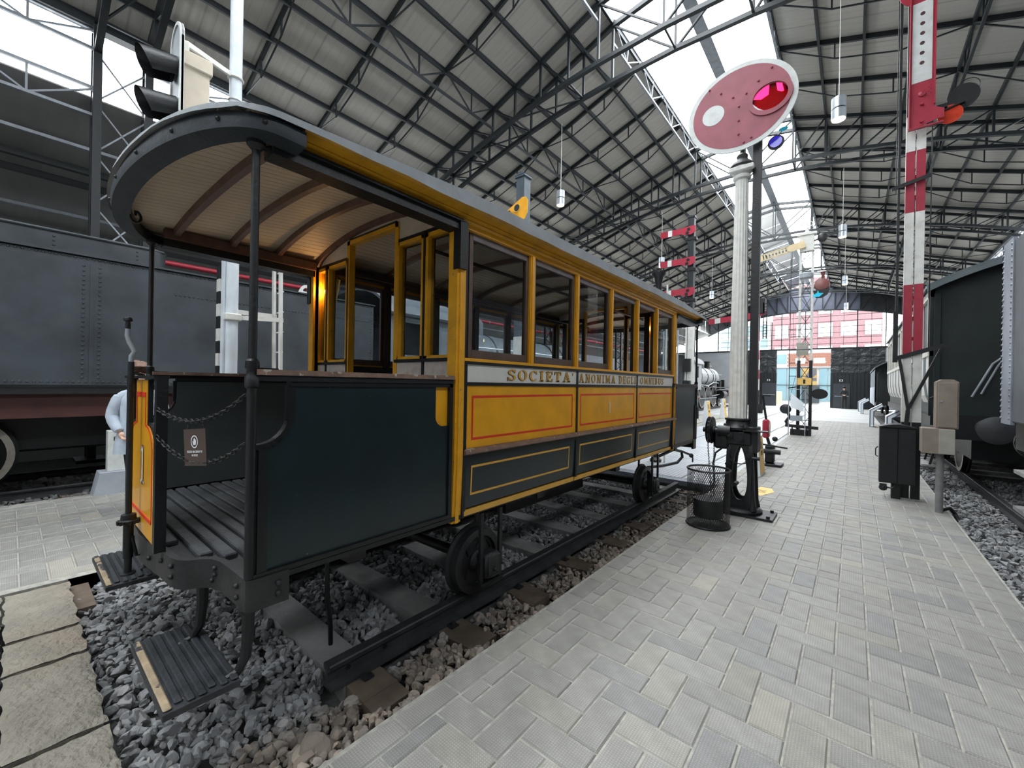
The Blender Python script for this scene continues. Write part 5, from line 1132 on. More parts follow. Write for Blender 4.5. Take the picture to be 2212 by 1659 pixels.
sp = MB(); sp.prism(circ(28, .17, .95, 1), (1.13, sy - .02, 5.72), UX, UZ, (0, 1, 0), .02); sp.bar((.86, sy - .02, 5.55), (1.14, sy - .02, 5.62), .12, .02); spec = sp.build('spectacle_plate', BLK, M, smooth=False)
mb = MB(); mb.prism(circ(24, .13), (1.0, sy - .05, 5.50), UX, UZ, (0, 1, 0), .01); mb.build('red_lens', mat('orange_red_lens', (.60, .055, .025), .25, .2, 8), spec); mb = MB(); mb.torus((1.18, sy, 5.84), (0, 1, 0), .11, .006, 20, 5); mb.bbox(.86, .98, sy - .05, sy + .05, 5.56, 5.68, .01); mb.build('lamp_bracket', BLK, spec)
C_ = thing('relay_cabinet', 'black iron cabinet on the two black legs of the red and white semaphore', 'cabinet', (.5, 8.3, .1))
mb = MB(); mb.prism([(.31, .23), (.70, .23), (.70, 1.045)] + [(.70 - .39 * i / 8, 1.045 + .035 * sin(pi * i / 8)) for i in range(1, 8)] + [(.31, 1.045)], (0, 8.16, 0), UX, UZ, (0, 1, 0), .22); mb.build('body', BLK, C_, smooth=False)
for x0, x1 in ((.315, .508), (.512, .695)): MB().bbox(x0, x1, 8.145, 8.16, .245, 1.03, .004).build('door', BLK, C_, smooth=False)
mb = MB(); mb.prism([(.30, 1.045)] + [(.30 + .41 * i / 8, 1.05 + .04 * sin(pi * i / 8)) for i in range(9)] + [(.71, 1.045)], (0, 8.13, 0), UX, UZ, (0, 1, 0), .26); mb.build('lid', BLK, C_)
mb = MB(); mb.sph((.36, 8.22, .15), .05, 10, 8); mb.box(.32, .40, 8.18, 8.26, .12, .2); mb.tube([(.40, 8.2, .16), (.46, 8.2, .15), (.5, 8.2, .22)], .012, 6); mb.tube([(.295, 8.18, .75), (.27, 8.18, .72), (.27, 8.18, .62), (.295, 8.18, .60)], .008, 6); mb.build('fittings', BLK, C_)
mb = MB(); mb.box(.45, .55, 8.24, 8.385, 0, .24); mb.build('stand', BLK, C_, smooth=False)
# ---- brown junction box on a post
J = thing('junction_box', 'brown and grey metal junction box on a grey post at the right kerb', 'cabinet', (.9, 7.72, 0))
MB().cyl((.885, 7.72, 0), (.885, 7.72, .80), .038, n=16).build('post', mat('grey_box_post', (.20, .20, .20), .6, .2, 9, bump=.2), J)
mb = MB(); mb.bbox(.70, 1.0, 7.58, 7.84, .775, 1.10, .006); mb.build('lower_box', BOXB, J, smooth=False)
MB().bbox(.855, 1.0, 7.565, 7.585, .78, 1.095, .004).build('side_plate', BOXL, J, smooth=False)
mb = MB(); mb.prism([(.83, 1.105), (1.03, 1.105), (1.03, 1.70), (.98, 1.735), (.88, 1.735), (.83, 1.70)], (0, 7.60, 0), UX, UZ, (0, 1, 0), .24); up_ = mb.build('upper_box', BOXB, J, smooth=False)
MB().bbox(.845, 1.018, 7.585, 7.60, 1.12, 1.69, .004).build('door', BOXB, up_, smooth=False); MB().bar((.865, 7.58, 1.45), (.885, 7.58, 1.455), .012).build('lock', ALU, up_)
MB().tube([(.92, 7.76, .03), (1.0, 7.85, .05), (1.05, 7.86, -.02), (1.07, 7.8, -.1)], .022, 8).build('cable', BLK, J)
# ---- colour light signal on the left platform
gx, gy = -5.5, 1.60
G = thing('colour_light_signal', 'white mast signal with striped board and hooded twin lamp head behind the tram', 'signal', (gx, gy, 0))
MB().cyl((gx, gy, 0), (gx, gy, 7.2), .062, n=18).build('mast', WHTC, G)
MB().box(gx - .085, gx + .0, gy - .085, gy - .065, .9, 3.04).build('back_board', WHTC, G, smooth=False)
for i in range(9):
    z = 2.72 - i * .142; MB().box(gx - .195, gx - .10, gy - .10, gy - .08, z, z + .142).build('stripe_block', BLKB if i % 2 == 0 else WHTP, G, smooth=False)
gz = 4.50; hx = -5.28
mb = MB(); o_ = [(.20 * cos(t), .42 * 0 + (.42 if s_ > 0 else -.42) + .20 * sin(t)) for s_ in (1, -1) for t in ([pi * i / 12 for i in range(13)] if s_ > 0 else [pi + pi * i / 12 for i in range(13)])]
mb.prism(o_, (hx, 1.02, gz), UX, UZ, (0, 1, 0), .018); hd = mb.build('head_plate', GREYM, G, smooth=False)
inn = [(x * .84, z * .955) for x, z in o_]; mb = MB(); mb.ring(o_, inn, (hx, 1.008, gz), UX, UZ, (0, 1, 0), .035); mb.build('white_rim', WHTR, hd, smooth=False)
for zc in (.16, -.24):
    mb = MB(); mb.grid(lambda i, j: (hx + .125 * cos(pi * (-.25 + 1.5 * j / 16)), 1.01 - .30 * i / 5 * (.62 + .38 * sin(pi * j / 16)), gz + zc - .16 * (i / 5) ** 2 * 0 + .125 * sin(pi * (-.25 + 1.5 * j / 16)) - .05 * i / 5), 6, 17); mb.build('visor', BLK, hd); MB().prism(circ(20, .11), (hx, 1.004, gz + zc), UX, UZ, (0, -1, 0), .004).build('lens', BLKB, hd)
mb = MB(); mb.bbox(hx - .13, hx + .13, 1.04, 1.27, gz - .55, gz + .30, .015); mb.bbox(hx - .15, hx + .15, 1.03, 1.29, gz + .18, gz + .33, .01); mb.build('lamp_box', BEIG, hd, smooth=False)
mb = MB(); mb.bar((hx, 1.10, gz + .48), (gx, gy, gz + .52), .03, .05); mb.torus((gx, gy, gz + .50), UZ, .07, .012, 18, 6); mb.torus((gx, gy, gz + .25), UZ, .068, .006, 18, 5); mb.bbox(hx - .02, hx + .02, 1.06, 1.12, gz + .3, gz + .5, .005); mb.build('head_bracket', WHTP, G)
lad = MB()
for x in (-5.56, -5.36): lad.bar((x, 2.10, 0), (x, 2.06, 3.05), .05, .03, up=(0, 1, 0))
lo = lad.build('ladder', WHTP, G, smooth=False); mb = MB()
for i in range(12): z = .2 + i * .245; mb.cyl((-5.55, 2.10, z), (-5.37, 2.10, z), .009, n=6)
mb.build('rung', WHTP, lo)
mb = MB(); mb.bar((gx + .02, gy, 2.28), (-5.36, 2.10, 2.30), .025, .05); mb.bar((gx - .06, gy, 2.36), (-5.56, 2.10, 2.36), .025, .05); mb.bbox(gx - .08, gx + .08, gy - .08, gy + .08, 2.24, 2.32, .01); mb.build('ladder_arm', WHTP, G, smooth=False)
# ---- yellow distant signal
yx, yy = -5.62, 7.08
Yd = thing('distant_signal', 'square slate grey post signal with pierced yellow arm rising behind the tram roof', 'signal', (yx, yy, 0))
mb = MB(); mb.box(yx - .11, yx + .11, yy - .11, yy + .11, 2.6, 6.05); mb.bbox(yx - .14, yx + .14, yy - .14, yy + .14, 6.05, 6.10, .01); mb.prism([(-.14, 6.1), (.14, 6.1), (0, 6.17)], (yx, yy - .14, 0), UX, UZ, (0, 1, 0), .28); mb.build('post', mat('slate_post_paint', (.06, .08, .10), .5, .15, 6), Yd, smooth=False)
mb = MB(); mb.box(yx - .115, yx + .115, yy - .115, yy + .115, 0, 2.6); mb.build('white_foot', WHTP, Yd, smooth=False)
pts = [(-1.05, 5.08), (-.42, 5.28), (-.02, 5.46), (.06, 5.45), (.13, 5.36), (.12, 5.10), (.05, 4.98), (-.10, 4.95), (-.42, 5.06), (-1.05, 4.86), (-.95, 4.97)]
ya = MB().prism([(yx + .12 + x, z + .12) for x, z in pts], (0, yy - .16, 0), UX, UZ, (0, 1, 0), .015).build('arm', YEL, Yd, smooth=False)
mb = MB(); mb.prism(circ(20, .075), (yx - .04, yy - .166, 5.38), UX, UZ, (0, 1, 0), .004); mb.build('lens', BLKB, ya); mb = MB(); mb.ring(circ(20, .095), circ(20, .075), (yx - .04, yy - .17, 5.38), UX, UZ, (0, 1, 0), .01); mb.build('lens_ring', YLIN, ya); mb = MB(); mb.lathe([(.10, 0), (.10, .12), (.12, .13), (.12, .15)], (yx - .27, yy - .20, 5.17), 18, (0, -.6, .8)); mb.build('lamp', BLK, ya)
# ---- three armed red post
tx_, ty_ = -4.40, 15.0
TA = thing('three_arm_semaphore', 'dark square post carrying three red arms with white bands beyond the tram', 'signal', (tx_, ty_, 0))
mb = MB(); mb.box(tx_ - .10, tx_ + .10, ty_ - .10, ty_ + .10, 4.2, 7.45); mb.bbox(tx_ - .12, tx_ + .12, ty_ - .12, ty_ + .12, 7.43, 7.51, .01); mb.build('post', STEEL, TA, smooth=False)
MB().box(tx_ - .12, tx_ + .12, ty_ - .12, ty_ + .12, 0, 4.2).build('white_foot', WHTP, TA, smooth=False)
for z in (6.98, 5.92, 4.86):
    a = MB().prism([(tx_ - 1.02, z - .10), (tx_ - .30, z - .085), (tx_ - .22, z - .13), (tx_ + .02, z - .15), (tx_ + .16, z - .08), (tx_ + .17, z + .10), (tx_ + .12, z + .15), (tx_ - .30, z + .12), (tx_ - 1.02, z + .12)], (0, ty_ - .17, 0), UX, UZ, (0, 1, 0), .02).build('arm', REDS, TA, smooth=False)
    MB().box(tx_ - .76, tx_ - .62, ty_ - .176, ty_ - .17, z - .093, z + .12).build('white_band', WHTR, a, smooth=False)
    mb = MB()
    for xx, zz in ((-.06, .04), (-.10, -.08)): mb.prism(circ(16, .055), (tx_ + xx, ty_ - .178, z + zz), UX, UZ, (0, 1, 0), .006)
    mb.build('lens', BLKB, a); mb = MB(); mb.bbox(tx_ - .18, tx_ + .18, ty_ - .12, ty_ + .12, z - .34, z - .22, .02); mb.build('arm_gear', BLK, TA, smooth=False)
mb = MB(); mb.lathe([(.06, 0), (.22, .05), (.24, .10), (.2, .14)], (tx_ - .42, ty_ - .2, 4.42), 20, (0, -.4, -.9)); mb.cyl((tx_ - .42, ty_ - .2, 4.4), (tx_, ty_ - .1, 4.45), .05); mb.build('loudspeaker_lamp', BLK, TA)
mb = MB()
for x in (-.16, -.05): mb.cyl((tx_ + x, ty_ - .14, 1.0), (tx_ + x, ty_ - .14, 6.4), .008, n=5)
for z in (2.1, 1.35): mb.bbox(tx_ - .16, tx_ + .10, ty_ - .26, ty_ - .13, z, z + .45, .02)
mb.build('rods_and_boxes', BLK, TA)
ld = MB()
for x in (-.95, -.45): ld.box(tx_ + x - .02, tx_ + x + .02, ty_ + .1, ty_ + .14, 0, 3.6)
for i in range(11): ld.box(tx_ - .95, tx_ - .45, ty_ + .11, ty_ + .13, .3 + i * .3, .32 + i * .3)
ld.build('ladder', STEELP, TA, smooth=False)
# ---- stove pipe chimney seen over the tram roof
K = thing('stove_pipe', 'slender black stovepipe with a flared top seen over the tram roof', 'chimney', (-3.13, 8.5, 0))
MB().lathe([(.06, 0), (.055, .1), (.055, 3.66), (.075, 3.70), (.085, 3.80), (.14, 3.86), (.145, 3.90), (.10, 3.91)], (-3.13, 8.5, .02), 20).build('pipe', BLK, K); MB().lathe([(.11, 0), (.12, .05), (.06, .1)], (-3.13, 8.5, .02), 20).build('foot', BLK, K); MB().cyl((-2.95, 8.5, .02), (-2.95, 8.5, 3.65), .018, n=8).build('white_rod', WHTP, K)
# ---- lattice mast with the pierced cream arm
lx, ly = -1.29, 17.3
Lm = thing('lattice_semaphore', 'lattice mast with pierced cream arm and dark red lamp standing mid hall beside the deck', 'signal', (lx, ly, 0))
for sx_ in (-.17, .17):
    MB().box(lx + sx_ - .035, lx + sx_ + .035, ly - .05, ly + .05, 2.55, 6.45).build('rail', WHTP, Lm, smooth=False); MB().box(lx + sx_ - .045, lx + sx_ + .045, ly - .06, ly + .06, 0, 2.55).build('rail', BLK, Lm, smooth=False)
mb = MB()
for i in range(11): z = .1 + i * .58; mb.bar((lx - .17, ly, z), (lx + .17, ly, z + .58), .02, .015); mb.bar((lx + .17, ly, z), (lx - .17, ly, z + .58), .02, .015)
for z in (.5, 1.2, 1.6, 2.3, 2.9, 3.6): mb.box(lx - .45, lx + .17, ly - .07, ly - .05, z, z + .02)
for z in [2.0 + .45 * i for i in range(9)]: mb.box(lx - .42, lx + .1, ly - .2, ly - .18, z, z + .02)
mb.box(lx - .43, lx - .41, ly - .2, ly - .18, .2, 6.1); mb.build('lattice', STEEL, Lm, smooth=False)
mb = MB(); mb.box(lx - .24, lx + .10, ly - .10, ly - .05, 2.72, 3.16); mb.build('number_board', BOXL, Lm, smooth=False)
mb = MB(); mb.box(lx - .2, lx + .2, ly - .12, ly + .12, 6.28, 6.82); mb.box(lx - .26, lx + .26, ly - .16, ly + .16, 6.82, 6.90); mb.lathe([(.10, 6.9), (.05, 7.0), (.05, 7.1)], (lx, ly, 0), 12); mb.torus((lx - .08, ly, 7.22), (0, 1, 0), .075, .016, 14, 6); mb.torus((lx + .08, ly, 7.22), (0, 1, 0), .075, .016, 14, 6); mb.cyl((lx, ly, 7.2), (lx, ly, 7.7), .012, n=6); mb.build('head', COLW, Lm)
am = MB(); u_ = Vector((-.978, 0, -.21)); v_ = Vector((-.21, 0, .978)); o0 = Vector((lx, ly - .2, 6.52))
for a, b in ((.05, .52), (1.30, 1.52)): am.prism([(a, -.12), (b, -.12), (b, .12), (a, .12)], o0, u_, v_, (0, 1, 0), .02)
for z in (-.12, .085): am.prism([(.5, z), (1.32, z), (1.32, z + .035), (.5, z + .035)], o0, u_, v_, (0, 1, 0), .02)
for i in range(8): a = .52 + i * .1; am.prism([(a, -.1), (a + .045, -.1), (a + .045, .1), (a, .1)], o0, u_, v_, (0, 1, 0), .02)
am.build('arm', mat('cream_arm_paint', (.60, .48, .28), .5, .1, 8), Lm, smooth=False)
mb = MB(); mb.bar((lx + .2, ly, 6.62), (lx + .95, ly, 6.80), .05); mb.sph((lx + .42, ly, 6.68), .14, 14, 10, (1, .6, 1.1)); mb.build('counter_arm', IRON, Lm)
mb = MB(); mb.lathe([(.08, -.16), (.2, -.12), (.22, .0), (.2, .12), (.08, .16)], (lx + .44, ly - .1, 5.05), 18, (0, -1, .2)); mb.lathe([(.05, 0), (.05, .18), (.10, .25)], (lx + .46, ly - .1, 5.25), 10); rl = mb.build('red_lamp', mat('dull_red_lamp', (.16, .05, .045), .5, .2, 6), Lm); MB().prism([(-.2, -.02), (.26, .02), (.2, -.18), (.05, -.28), (-.12, -.26)], (lx + .40, ly - .28, 4.88), UX, UZ, (0, 1, 0), .02).build('spectacle', BLK, rl, smooth=False); MB().prism([(-.1, .0), (.0, .06), (.02, .14), (.05, .05), (.17, .03), (.06, -.08), (-.1, -.08)], (lx + .32, ly - .30, 4.72), UX, UZ, (0, 1, 0), .01).build('cyan_lens', mat('cyan_glass', (.0, .5, .72), .2, .05), rl, smooth=False)
mb = MB(); mb.lathe([(.09, 0), (.2, .02), (.2, .16), (.14, .2)], (lx, ly - .02, 5.35), 16); mb.build('lamp_case', GREYM, Lm)
MB().prism(circ(30, .20, 1.15, .85), (lx + .42, ly - .1, 1.42), UX, UZ, (0, 1, 0), .04).build('ground_disc', BLK, Lm, smooth=False)
mb = MB(); mb.box(lx - .2, lx + .2, ly - .09, ly - .05, 1.72, 1.95); mb.build('yellow_plate', PANY, Lm, smooth=False); MB().box(lx - .03, lx + .03, ly - .10, ly - .09, 1.76, 1.9).build('plate_print', BLK, Lm, smooth=False)
mb = MB(); mb.box(lx - .36, lx + .22, ly - .25, ly - .05, 0, .2); mb.bar((lx - .5, ly - .3, .32), (lx + .42, ly - .3, .28), .05, .10); mb.sph((lx - .50, ly - .3, .88), .17, 16, 10, (1, .4, 1)); mb.tube([(lx - .45, ly - .3, .8), (lx - .38, ly - .3, .62), (lx - .48, ly - .3, .45), (lx - .42, ly - .3, .32)], .05, 8); mb.bar((lx - .3, ly - .3, .3), (lx - .3, ly - .3, .02), .04); mb.bar((lx + .1, ly - .3, .3), (lx + .1, ly - .3, .02), .04); mb.build('lever_gear', IRON2, Lm)
mb = MB(); mb.cyl((lx - .44, ly - .25, 1.0), (lx - .25, ly - .15, 2.0), .006, n=5); mb.bar((lx - .45, ly - .2, 1.6), (lx - .1, ly - .1, 1.68), .03); mb.build('pull_wire', BLK, Lm)
scr = thing('glass_board', 'small framed glass information board in front of the lattice mast', 'board', (lx - .1, ly - .5, 0)); MB().add([(lx - .38, ly - .5, .55), (lx + .06, ly - .5, .55), (lx + .06, ly - .5, 1.55), (lx - .38, ly - .5, 1.55)], [(0, 1, 2, 3)]).build('pane', GLS, scr, smooth=False); MB().prism([(-.34, 1.45), (-.34, .95), (.03, .82), (.03, 1.1)], (lx, ly - .505, 0), UX, UZ, (0, 1, 0), .003).build('print', PANW, scr, smooth=False)
mb = MB()
for x in (-.39, .07): mb.box(lx + x - .012, lx + x + .012, ly - .52, ly - .48, 0, 1.56)
mb.box(lx - .39, lx + .07, ly - .52, ly - .48, 1.55, 1.57); mb.box(lx - .34, lx + .0, ly - .53, ly - .50, .5, .68); mb.build('frame', GREYM, scr, smooth=False)
# ---- far red and white banded mast with a long red arm
fx, fy = -4.75, 30.5
FM = thing('banded_semaphore', 'thin red and white banded mast with one long red arm near the far doors', 'signal', (fx, fy, 0))
for i, (z0, z1, m) in enumerate(((0, 1.45, BLK), (1.45, 2.15, WHTP), (2.15, 2.75, REDS), (2.75, 3.4, WHTP), (3.4, 4.0, REDS), (4.0, 4.6, WHTP), (4.6, 5.2, REDS), (5.2, 6.9, BLK))): MB().box(fx - .10, fx + .10, fy - .1, fy + .1, z0, z1).build('mast_band', m, FM, smooth=False)
a = MB().prism([(-2.95, 5.85), (-.3, 6.02), (.5, 6.30), (.5, 6.48), (-.3, 6.42), (-2.95, 6.20)], (fx, fy - .2, 0), UX, UZ, (0, 1, 0), .03).build('arm', REDS, FM, smooth=False); MB().prism([(-2.55, 5.88), (-2.2, 5.905), (-2.2, 6.24), (-2.55, 6.22)], (fx, fy - .21, 0), UX, UZ, (0, 1, 0), .01).build('white_band', WHTR, a, smooth=False)
mb = MB(); mb.bbox(fx - .1, fx + .4, fy - .3, fy + .2, 6.3, 7.3, .04); mb.box(fx + .28, fx + .34, fy - .3, fy - .28, 4.7, 7.0); mb.box(fx + .46, fx + .52, fy - .3, fy - .28, 4.7, 7.0)
for i in range(12): mb.box(fx + .28, fx + .52, fy - .3, fy - .28, 4.8 + i * .19, 4.84 + i * .19)
mb.build('arm_gear', BLK, FM, smooth=False); mb = MB(); mb.box(fx - .3, fx + .35, fy - .4, fy - .1, 0, .35); mb.lathe([(.05, 0), (.22, .02), (.22, .06), (.05, .08)], (fx + .25, fy - .4, .35), 14, (0, -1, 0)); mb.bar((fx, fy - .3, .3), (fx - .05, fy - .3, .95), .08); mb.build('lever_frame', IRON2, FM)
# ================================================================== rolling stock
def rivets(mb, pts, r=.017, ax=(1, 0, 0)):
    a = Vector(ax); u = a.orthogonal().normalized(); w = a.cross(u)
    for p in pts:
        p = Vector(p); vs = [p + (u * cos(pi * k / 3) + w * sin(pi * k / 3)) * r for k in range(6)] + [p + (u * cos(pi * k / 3 + .5) + w * sin(pi * k / 3 + .5)) * r * .6 + a * r * .6 for k in range(6)]
        mb.add(vs, [(k, (k + 1) % 6, 6 + (k + 1) % 6, 6 + k) for k in range(6)] + [tuple(range(6, 12))])
def spoked(mb_t, x, y, zc, R, s, spokes=14, w=.12):
    """rail wheel: tyre into materials 0 rim-white, 1 red, 2 black"""
    ax = (s, 0, 0); mb_t.cur = 2; mb_t.lathe([(R - .06, -w / 2), (R + .03, -w / 2), (R + .03, -w / 2 + .03), (R, -w / 2 + .04), (R, w / 2 - .01), (R - .06, w / 2 - .02)], (x, y, zc), 40, ax)
    mb_t.cur = 0; mb_t.ring(circ(40, R - .004), circ(40, R - .075), (x + s * (w / 2 - .02), y, zc), UY, UZ, (s, 0, 0), .012)
    mb_t.cur = 1
    for k in range(spokes): a = 2 * pi * k / spokes; mb_t.bar((x, y + .08 * cos(a), zc + .08 * sin(a)), (x, y + (R - .06) * cos(a), zc + (R - .06) * sin(a)), .05, .035, up=(1, 0, 0))
    mb_t.lathe([(.02, -.1), (.11, -.08), (.12, .06), (.06, .10)], (x, y, zc), 18, ax)
    return mb_t
WM = [TYRE, TENDR, BLK]
LX = -9.42
TN = thing('locomotive_tender', 'slate grey riveted locomotive tender behind the tram platform beside the left paving', 'tender', (LX, .8, .02))
tw = 1.5
mb = MB(); mb.bbox(LX - tw, LX + tw, -4.2, 4.93, 1.43, 3.19, .03); tank = mb.build('tank', TEND, TN, smooth=False)
mb = MB(); mb.prism([(-1.0, -4.2), (1.0, -4.2), (1.0, 1.35)] + [(1.0 - .22 * (1 - cos(pi / 2 * i / 6)), 1.35 + .22 * sin(pi / 2 * i / 6)) for i in range(1, 7)] + [(-.78, 1.57), (-1.0, 1.35)], (LX, 0, 3.18), UX, UY, UZ, .37); mb.cur = 0; bk = mb.build('coal_bunker', TEND, TN)
mb = MB(); mb.tube([(LX + 1.0, -4.2, 3.555), (LX + 1.0, 1.35, 3.555), (LX + .93, 1.51, 3.555), (LX + .78, 1.57, 3.555), (LX - .78, 1.57, 3.555)], .022, 8); mb.build('bunker_beading', TEND, bk)
xs_ = LX + tw; mb = MB()
R_ = []
for k in range(112): y = -1.4 + k * .0565; R_ += [(xs_, y, 1.50), (xs_, y, 3.145)]
rivets(mb, R_); R_ = []
for z in [1.56 + .062 * i for i in range(25)]: R_ += [(xs_, .60, z), (xs_, .755, z), (xs_, 4.86, z)] + ([(xs_, 1.29, z)] if z > 1.5 else [])
for k in range(58): R_.append((xs_, 1.57 + .0565 * k, 2.83))
rivets(mb, R_); rivets(mb, [(LX + 1.0, y, 3.24 + .06 * i) for y in (.35, 1.20) for i in range(5)]); o = mb.build('rivets', TEND, TN, smooth=False); o['kind'] = 'stuff'
mb = MB(); mb.box(xs_ - .005, xs_ + .006, .66, .70, 1.46, 3.08); mb.box(LX - tw - .0, xs_ + .03, -4.2, 4.93, 3.175, 3.20); mb.build('cover_strip', TEND, TN, smooth=False)
MB().ring([(-.15, 0), (.15, 0), (.13, .04), (.09, .12), (.04, .165), (0, .172), (-.04, .165), (-.09, .12), (-.13, .04)], [(-.055, .045), (.055, .045), (.06, .06), (.05, .09), (.02, .115), (0, .118), (-.02, .115), (-.05, .09), (-.06, .06)], (xs_ - .08, 3.52, 3.195), UY, UZ, UX, .03).build('lifting_eye', WHTR, TN, smooth=False)
mb = MB(); mb.box(LX - 1.42, LX + 1.47, -4.1, 4.9, 1.34, 1.43); mb.build('sole_plate', BLK, TN, smooth=False); MB().box(LX + 1.25, LX + 1.36, -4.1, 4.9, 1.03, 1.34).build('frame', TENDR, TN, smooth=False); MB().box(LX - 1.36, LX - 1.25, -4.1, 4.9, 1.03, 1.34).build('frame', TENDR, TN, smooth=False)
MB().bbox(LX - .62, LX + .62, -4.0, 4.8, .52, 1.05, .03).build('underside_filler', BLK, TN, smooth=False)  # made-up black box that keeps the space under the tender dark
mb = MB()
for y in (-.45, 2.15, 4.1): mb.bbox(LX + 1.02, LX + 1.28, y - .16, y + .16, .40, .74, .02); mb.box(LX + 1.05, LX + 1.2, y - .34, y - .24, .3, 1.05); mb.box(LX + 1.05, LX + 1.2, y + .24, y + .34, .3, 1.05)
mb.box(LX + 1.0, LX + 1.1, 1.4, 2.0, .75, 1.03); mb.tube([(LX + 1.15, 1.0, 1.0), (LX + 1.15, 1.15, .78), (LX + 1.15, 1.35, .95)], .03, 6); mb.build('axle_guards', BLK, TN, smooth=False)
for y in (-.45, 2.15, 4.1):
    for s in (1, -1): spoked(MB(), LX + s * .78, y, .53, .50, s, 10).build('wheel', WM, TN)
def loco(y, label, body, nm='steam_locomotive'):
    Lc = thing(nm, label, 'locomotive', (LX, y + 5, .02))
    # cab
    P = [(-1.45, 1.4), (1.45, 1.4), (1.45, 3.15)] + [(1.5 * cos(pi * i / 12), 3.15 + .62 * sin(pi * i / 12)) for i in range(0, 13)] + [(-1.45, 3.15)]
    MB().prism(P, (LX, y + 1.9, 0), UX, UZ, UY, .06).build('cab_front', body, Lc, smooth=False)
    mb = MB(); n = 12; Q = [(1.58 * cos(pi * i / n), 3.13 + .66 * sin(pi * i / n)) for i in range(n + 1)]
    mb.prism(Q + [(x * .97, z - .05) for x, z in Q[::-1]], (LX, y, 0), UX, UZ, UY, 2.05); mb.build('cab_roof', body, Lc)
    for s in (1, -1):
        x = LX + s * 1.45; mb = MB(); a, b = sorted((x, x - s * .05)); mb.box(a, b, y + .1, y + 1.95, 1.4, 2.2); mb.box(a, b, y + .1, y + .5, 2.2, 3.15); mb.box(a, b, y + 1.25, y + 1.95, 2.2, 3.15); mb.box(a, b, y + .5, y + 1.25, 2.95, 3.15); mb.build('cab_side', body, Lc, smooth=False)
        m2 = MB(); rivets(m2, [(x, y + .15 + .07 * i, 1.46) for i in range(26)] + [(x, y + 1.9, 1.5 + .07 * i) for i in range(24)], .012, (s, 0, 0)); o = m2.build('rivets', body, Lc, smooth=False); o['kind'] = 'stuff'
        MB().box(*sorted((x - s * .8, x + s * .02)), y + 1.95, y + 10.2, 1.55, 1.61).build('running_board', BLK, Lc, smooth=False)
        m3 = MB(); m3.box(*sorted((LX + s * .68, LX + s * .56)), y + .1, y + 10.2, .6, 1.5); m3.build('frame', BLK, Lc, smooth=False)
        m4 = MB(); m4.tube([(LX + s * 1.02, y + 1.9, 2.6), (LX + s * 1.04, y + 5, 2.62), (LX + s * 1.0, y + 9.4, 2.6)], .022, 6); m4.tube([(LX + s * 1.1, y + 2.2, 1.75), (LX + s * 1.12, y + 5, 1.7), (LX + s * 1.1, y + 6.5, 1.95), (LX + s * 1.05, y + 9, 1.9)], .03, 6); m4.build('pipe', ALU, Lc)
        for k in range(4): spoked(MB(), LX + s * .78, y + 2.9 + k * 1.62, .86, .82, s, 14).build('wheel', WM, Lc)
        spoked(MB(), LX + s * .78, y + 9.5, .48, .44, s, 10).build('wheel', WM, Lc)
        m5 = MB(); m5.bar((LX + s * 1.0, y + 3.0, .75), (LX + s * 1.0, y + 7.8, .78), .09, .06); m5.bar((LX + s * 1.06, y + 6.1, .9), (LX + s * 1.06, y + 9.0, 1.05), .09, .06); m5.build('coupling_rod', STEELP, Lc, smooth=False)
        m6 = MB().cyl((LX + s * 1.1, y + 8.5, 1.0), (LX + s * 1.1, y + 9.7, 1.0), .34, n=20).build('cylinder', BLK, Lc)
    MB().lathe([(.80, 0), (.82, .02), (.80, 3.0), (.78, 3.02), (.78, 6.4), (.80, 6.42), (.80, 7.6), (.74, 7.7), (.3, 7.78), (.28, 7.9)], (LX, y + 1.95, 2.35), 36, UY).build('boiler', body, Lc)
    mb = MB()
    for k in (1.0, 2.6, 4.2, 5.8, 6.45): mb.lathe([(.79, 0), (.815, 0), (.815, .06), (.79, .06)], (LX, y + 1.95 + k, 2.35), 36, UY)
    mb.build('boiler_band', BLK, Lc)
    MB().lathe([(.30, 2.95), (.36, 3.1), (.36, 3.5), (.25, 3.62), (.1, 3.66)], (LX, y + 4.2, 0), 22).build('dome', body, Lc); MB().lathe([(.30, 2.95), (.33, 3.1), (.33, 3.4), (.2, 3.5)], (LX, y + 6.4, 0), 22).build('sand_box', BLK, Lc); MB().lathe([(.30, 3.0), (.24, 3.2), (.22, 3.6), (.27, 3.66), (.26, 3.72)], (LX, y + 9.0, 0), 22).build('chimney', BLK, Lc)
    mb = MB(); mb.box(LX - 1.4, LX + 1.4, y + 10.1, y + 10.3, .85, 1.35); mb.build('buffer_beam', TENDR, Lc, smooth=False)
    for s in (1, -1): MB().lathe([(.1, 0), (.1, .35), (.2, .36), (.2, .40)], (LX + s * .875, y + 10.3, 1.05), 18, UY).build('buffer', BLK, Lc)
    m7 = MB(); m7.lathe([(.1, -.1), (.13, 0), (.13, .14), (.11, .16)], (LX, y + 9.75, 3.3), 14, UY); m7.bbox(LX + .95, LX + 1.25, y + 9.3, y + 9.7, 1.45, 2.2, .02); m7.cyl((LX + 1.05, y + 8.4, 1.45), (LX + 1.05, y + 8.4, 2.1), .16, n=12); m7.build('pump_and_lamp', BLK, Lc)
GLOC = mat('pale_grey_boiler_paint', (.30, .32, .33), .45, .12, 3); GLO2 = mat('slate_grey_cab_paint', (.13, .155, .175), .5, .2, 3)
loco(5.15, 'slate grey steam locomotive coupled ahead of the riveted tender, seen through the tram windows', GLO2)
loco(28.0, 'pale grey boilered steam locomotive with red white-rimmed wheels near the left far door', GLOC)
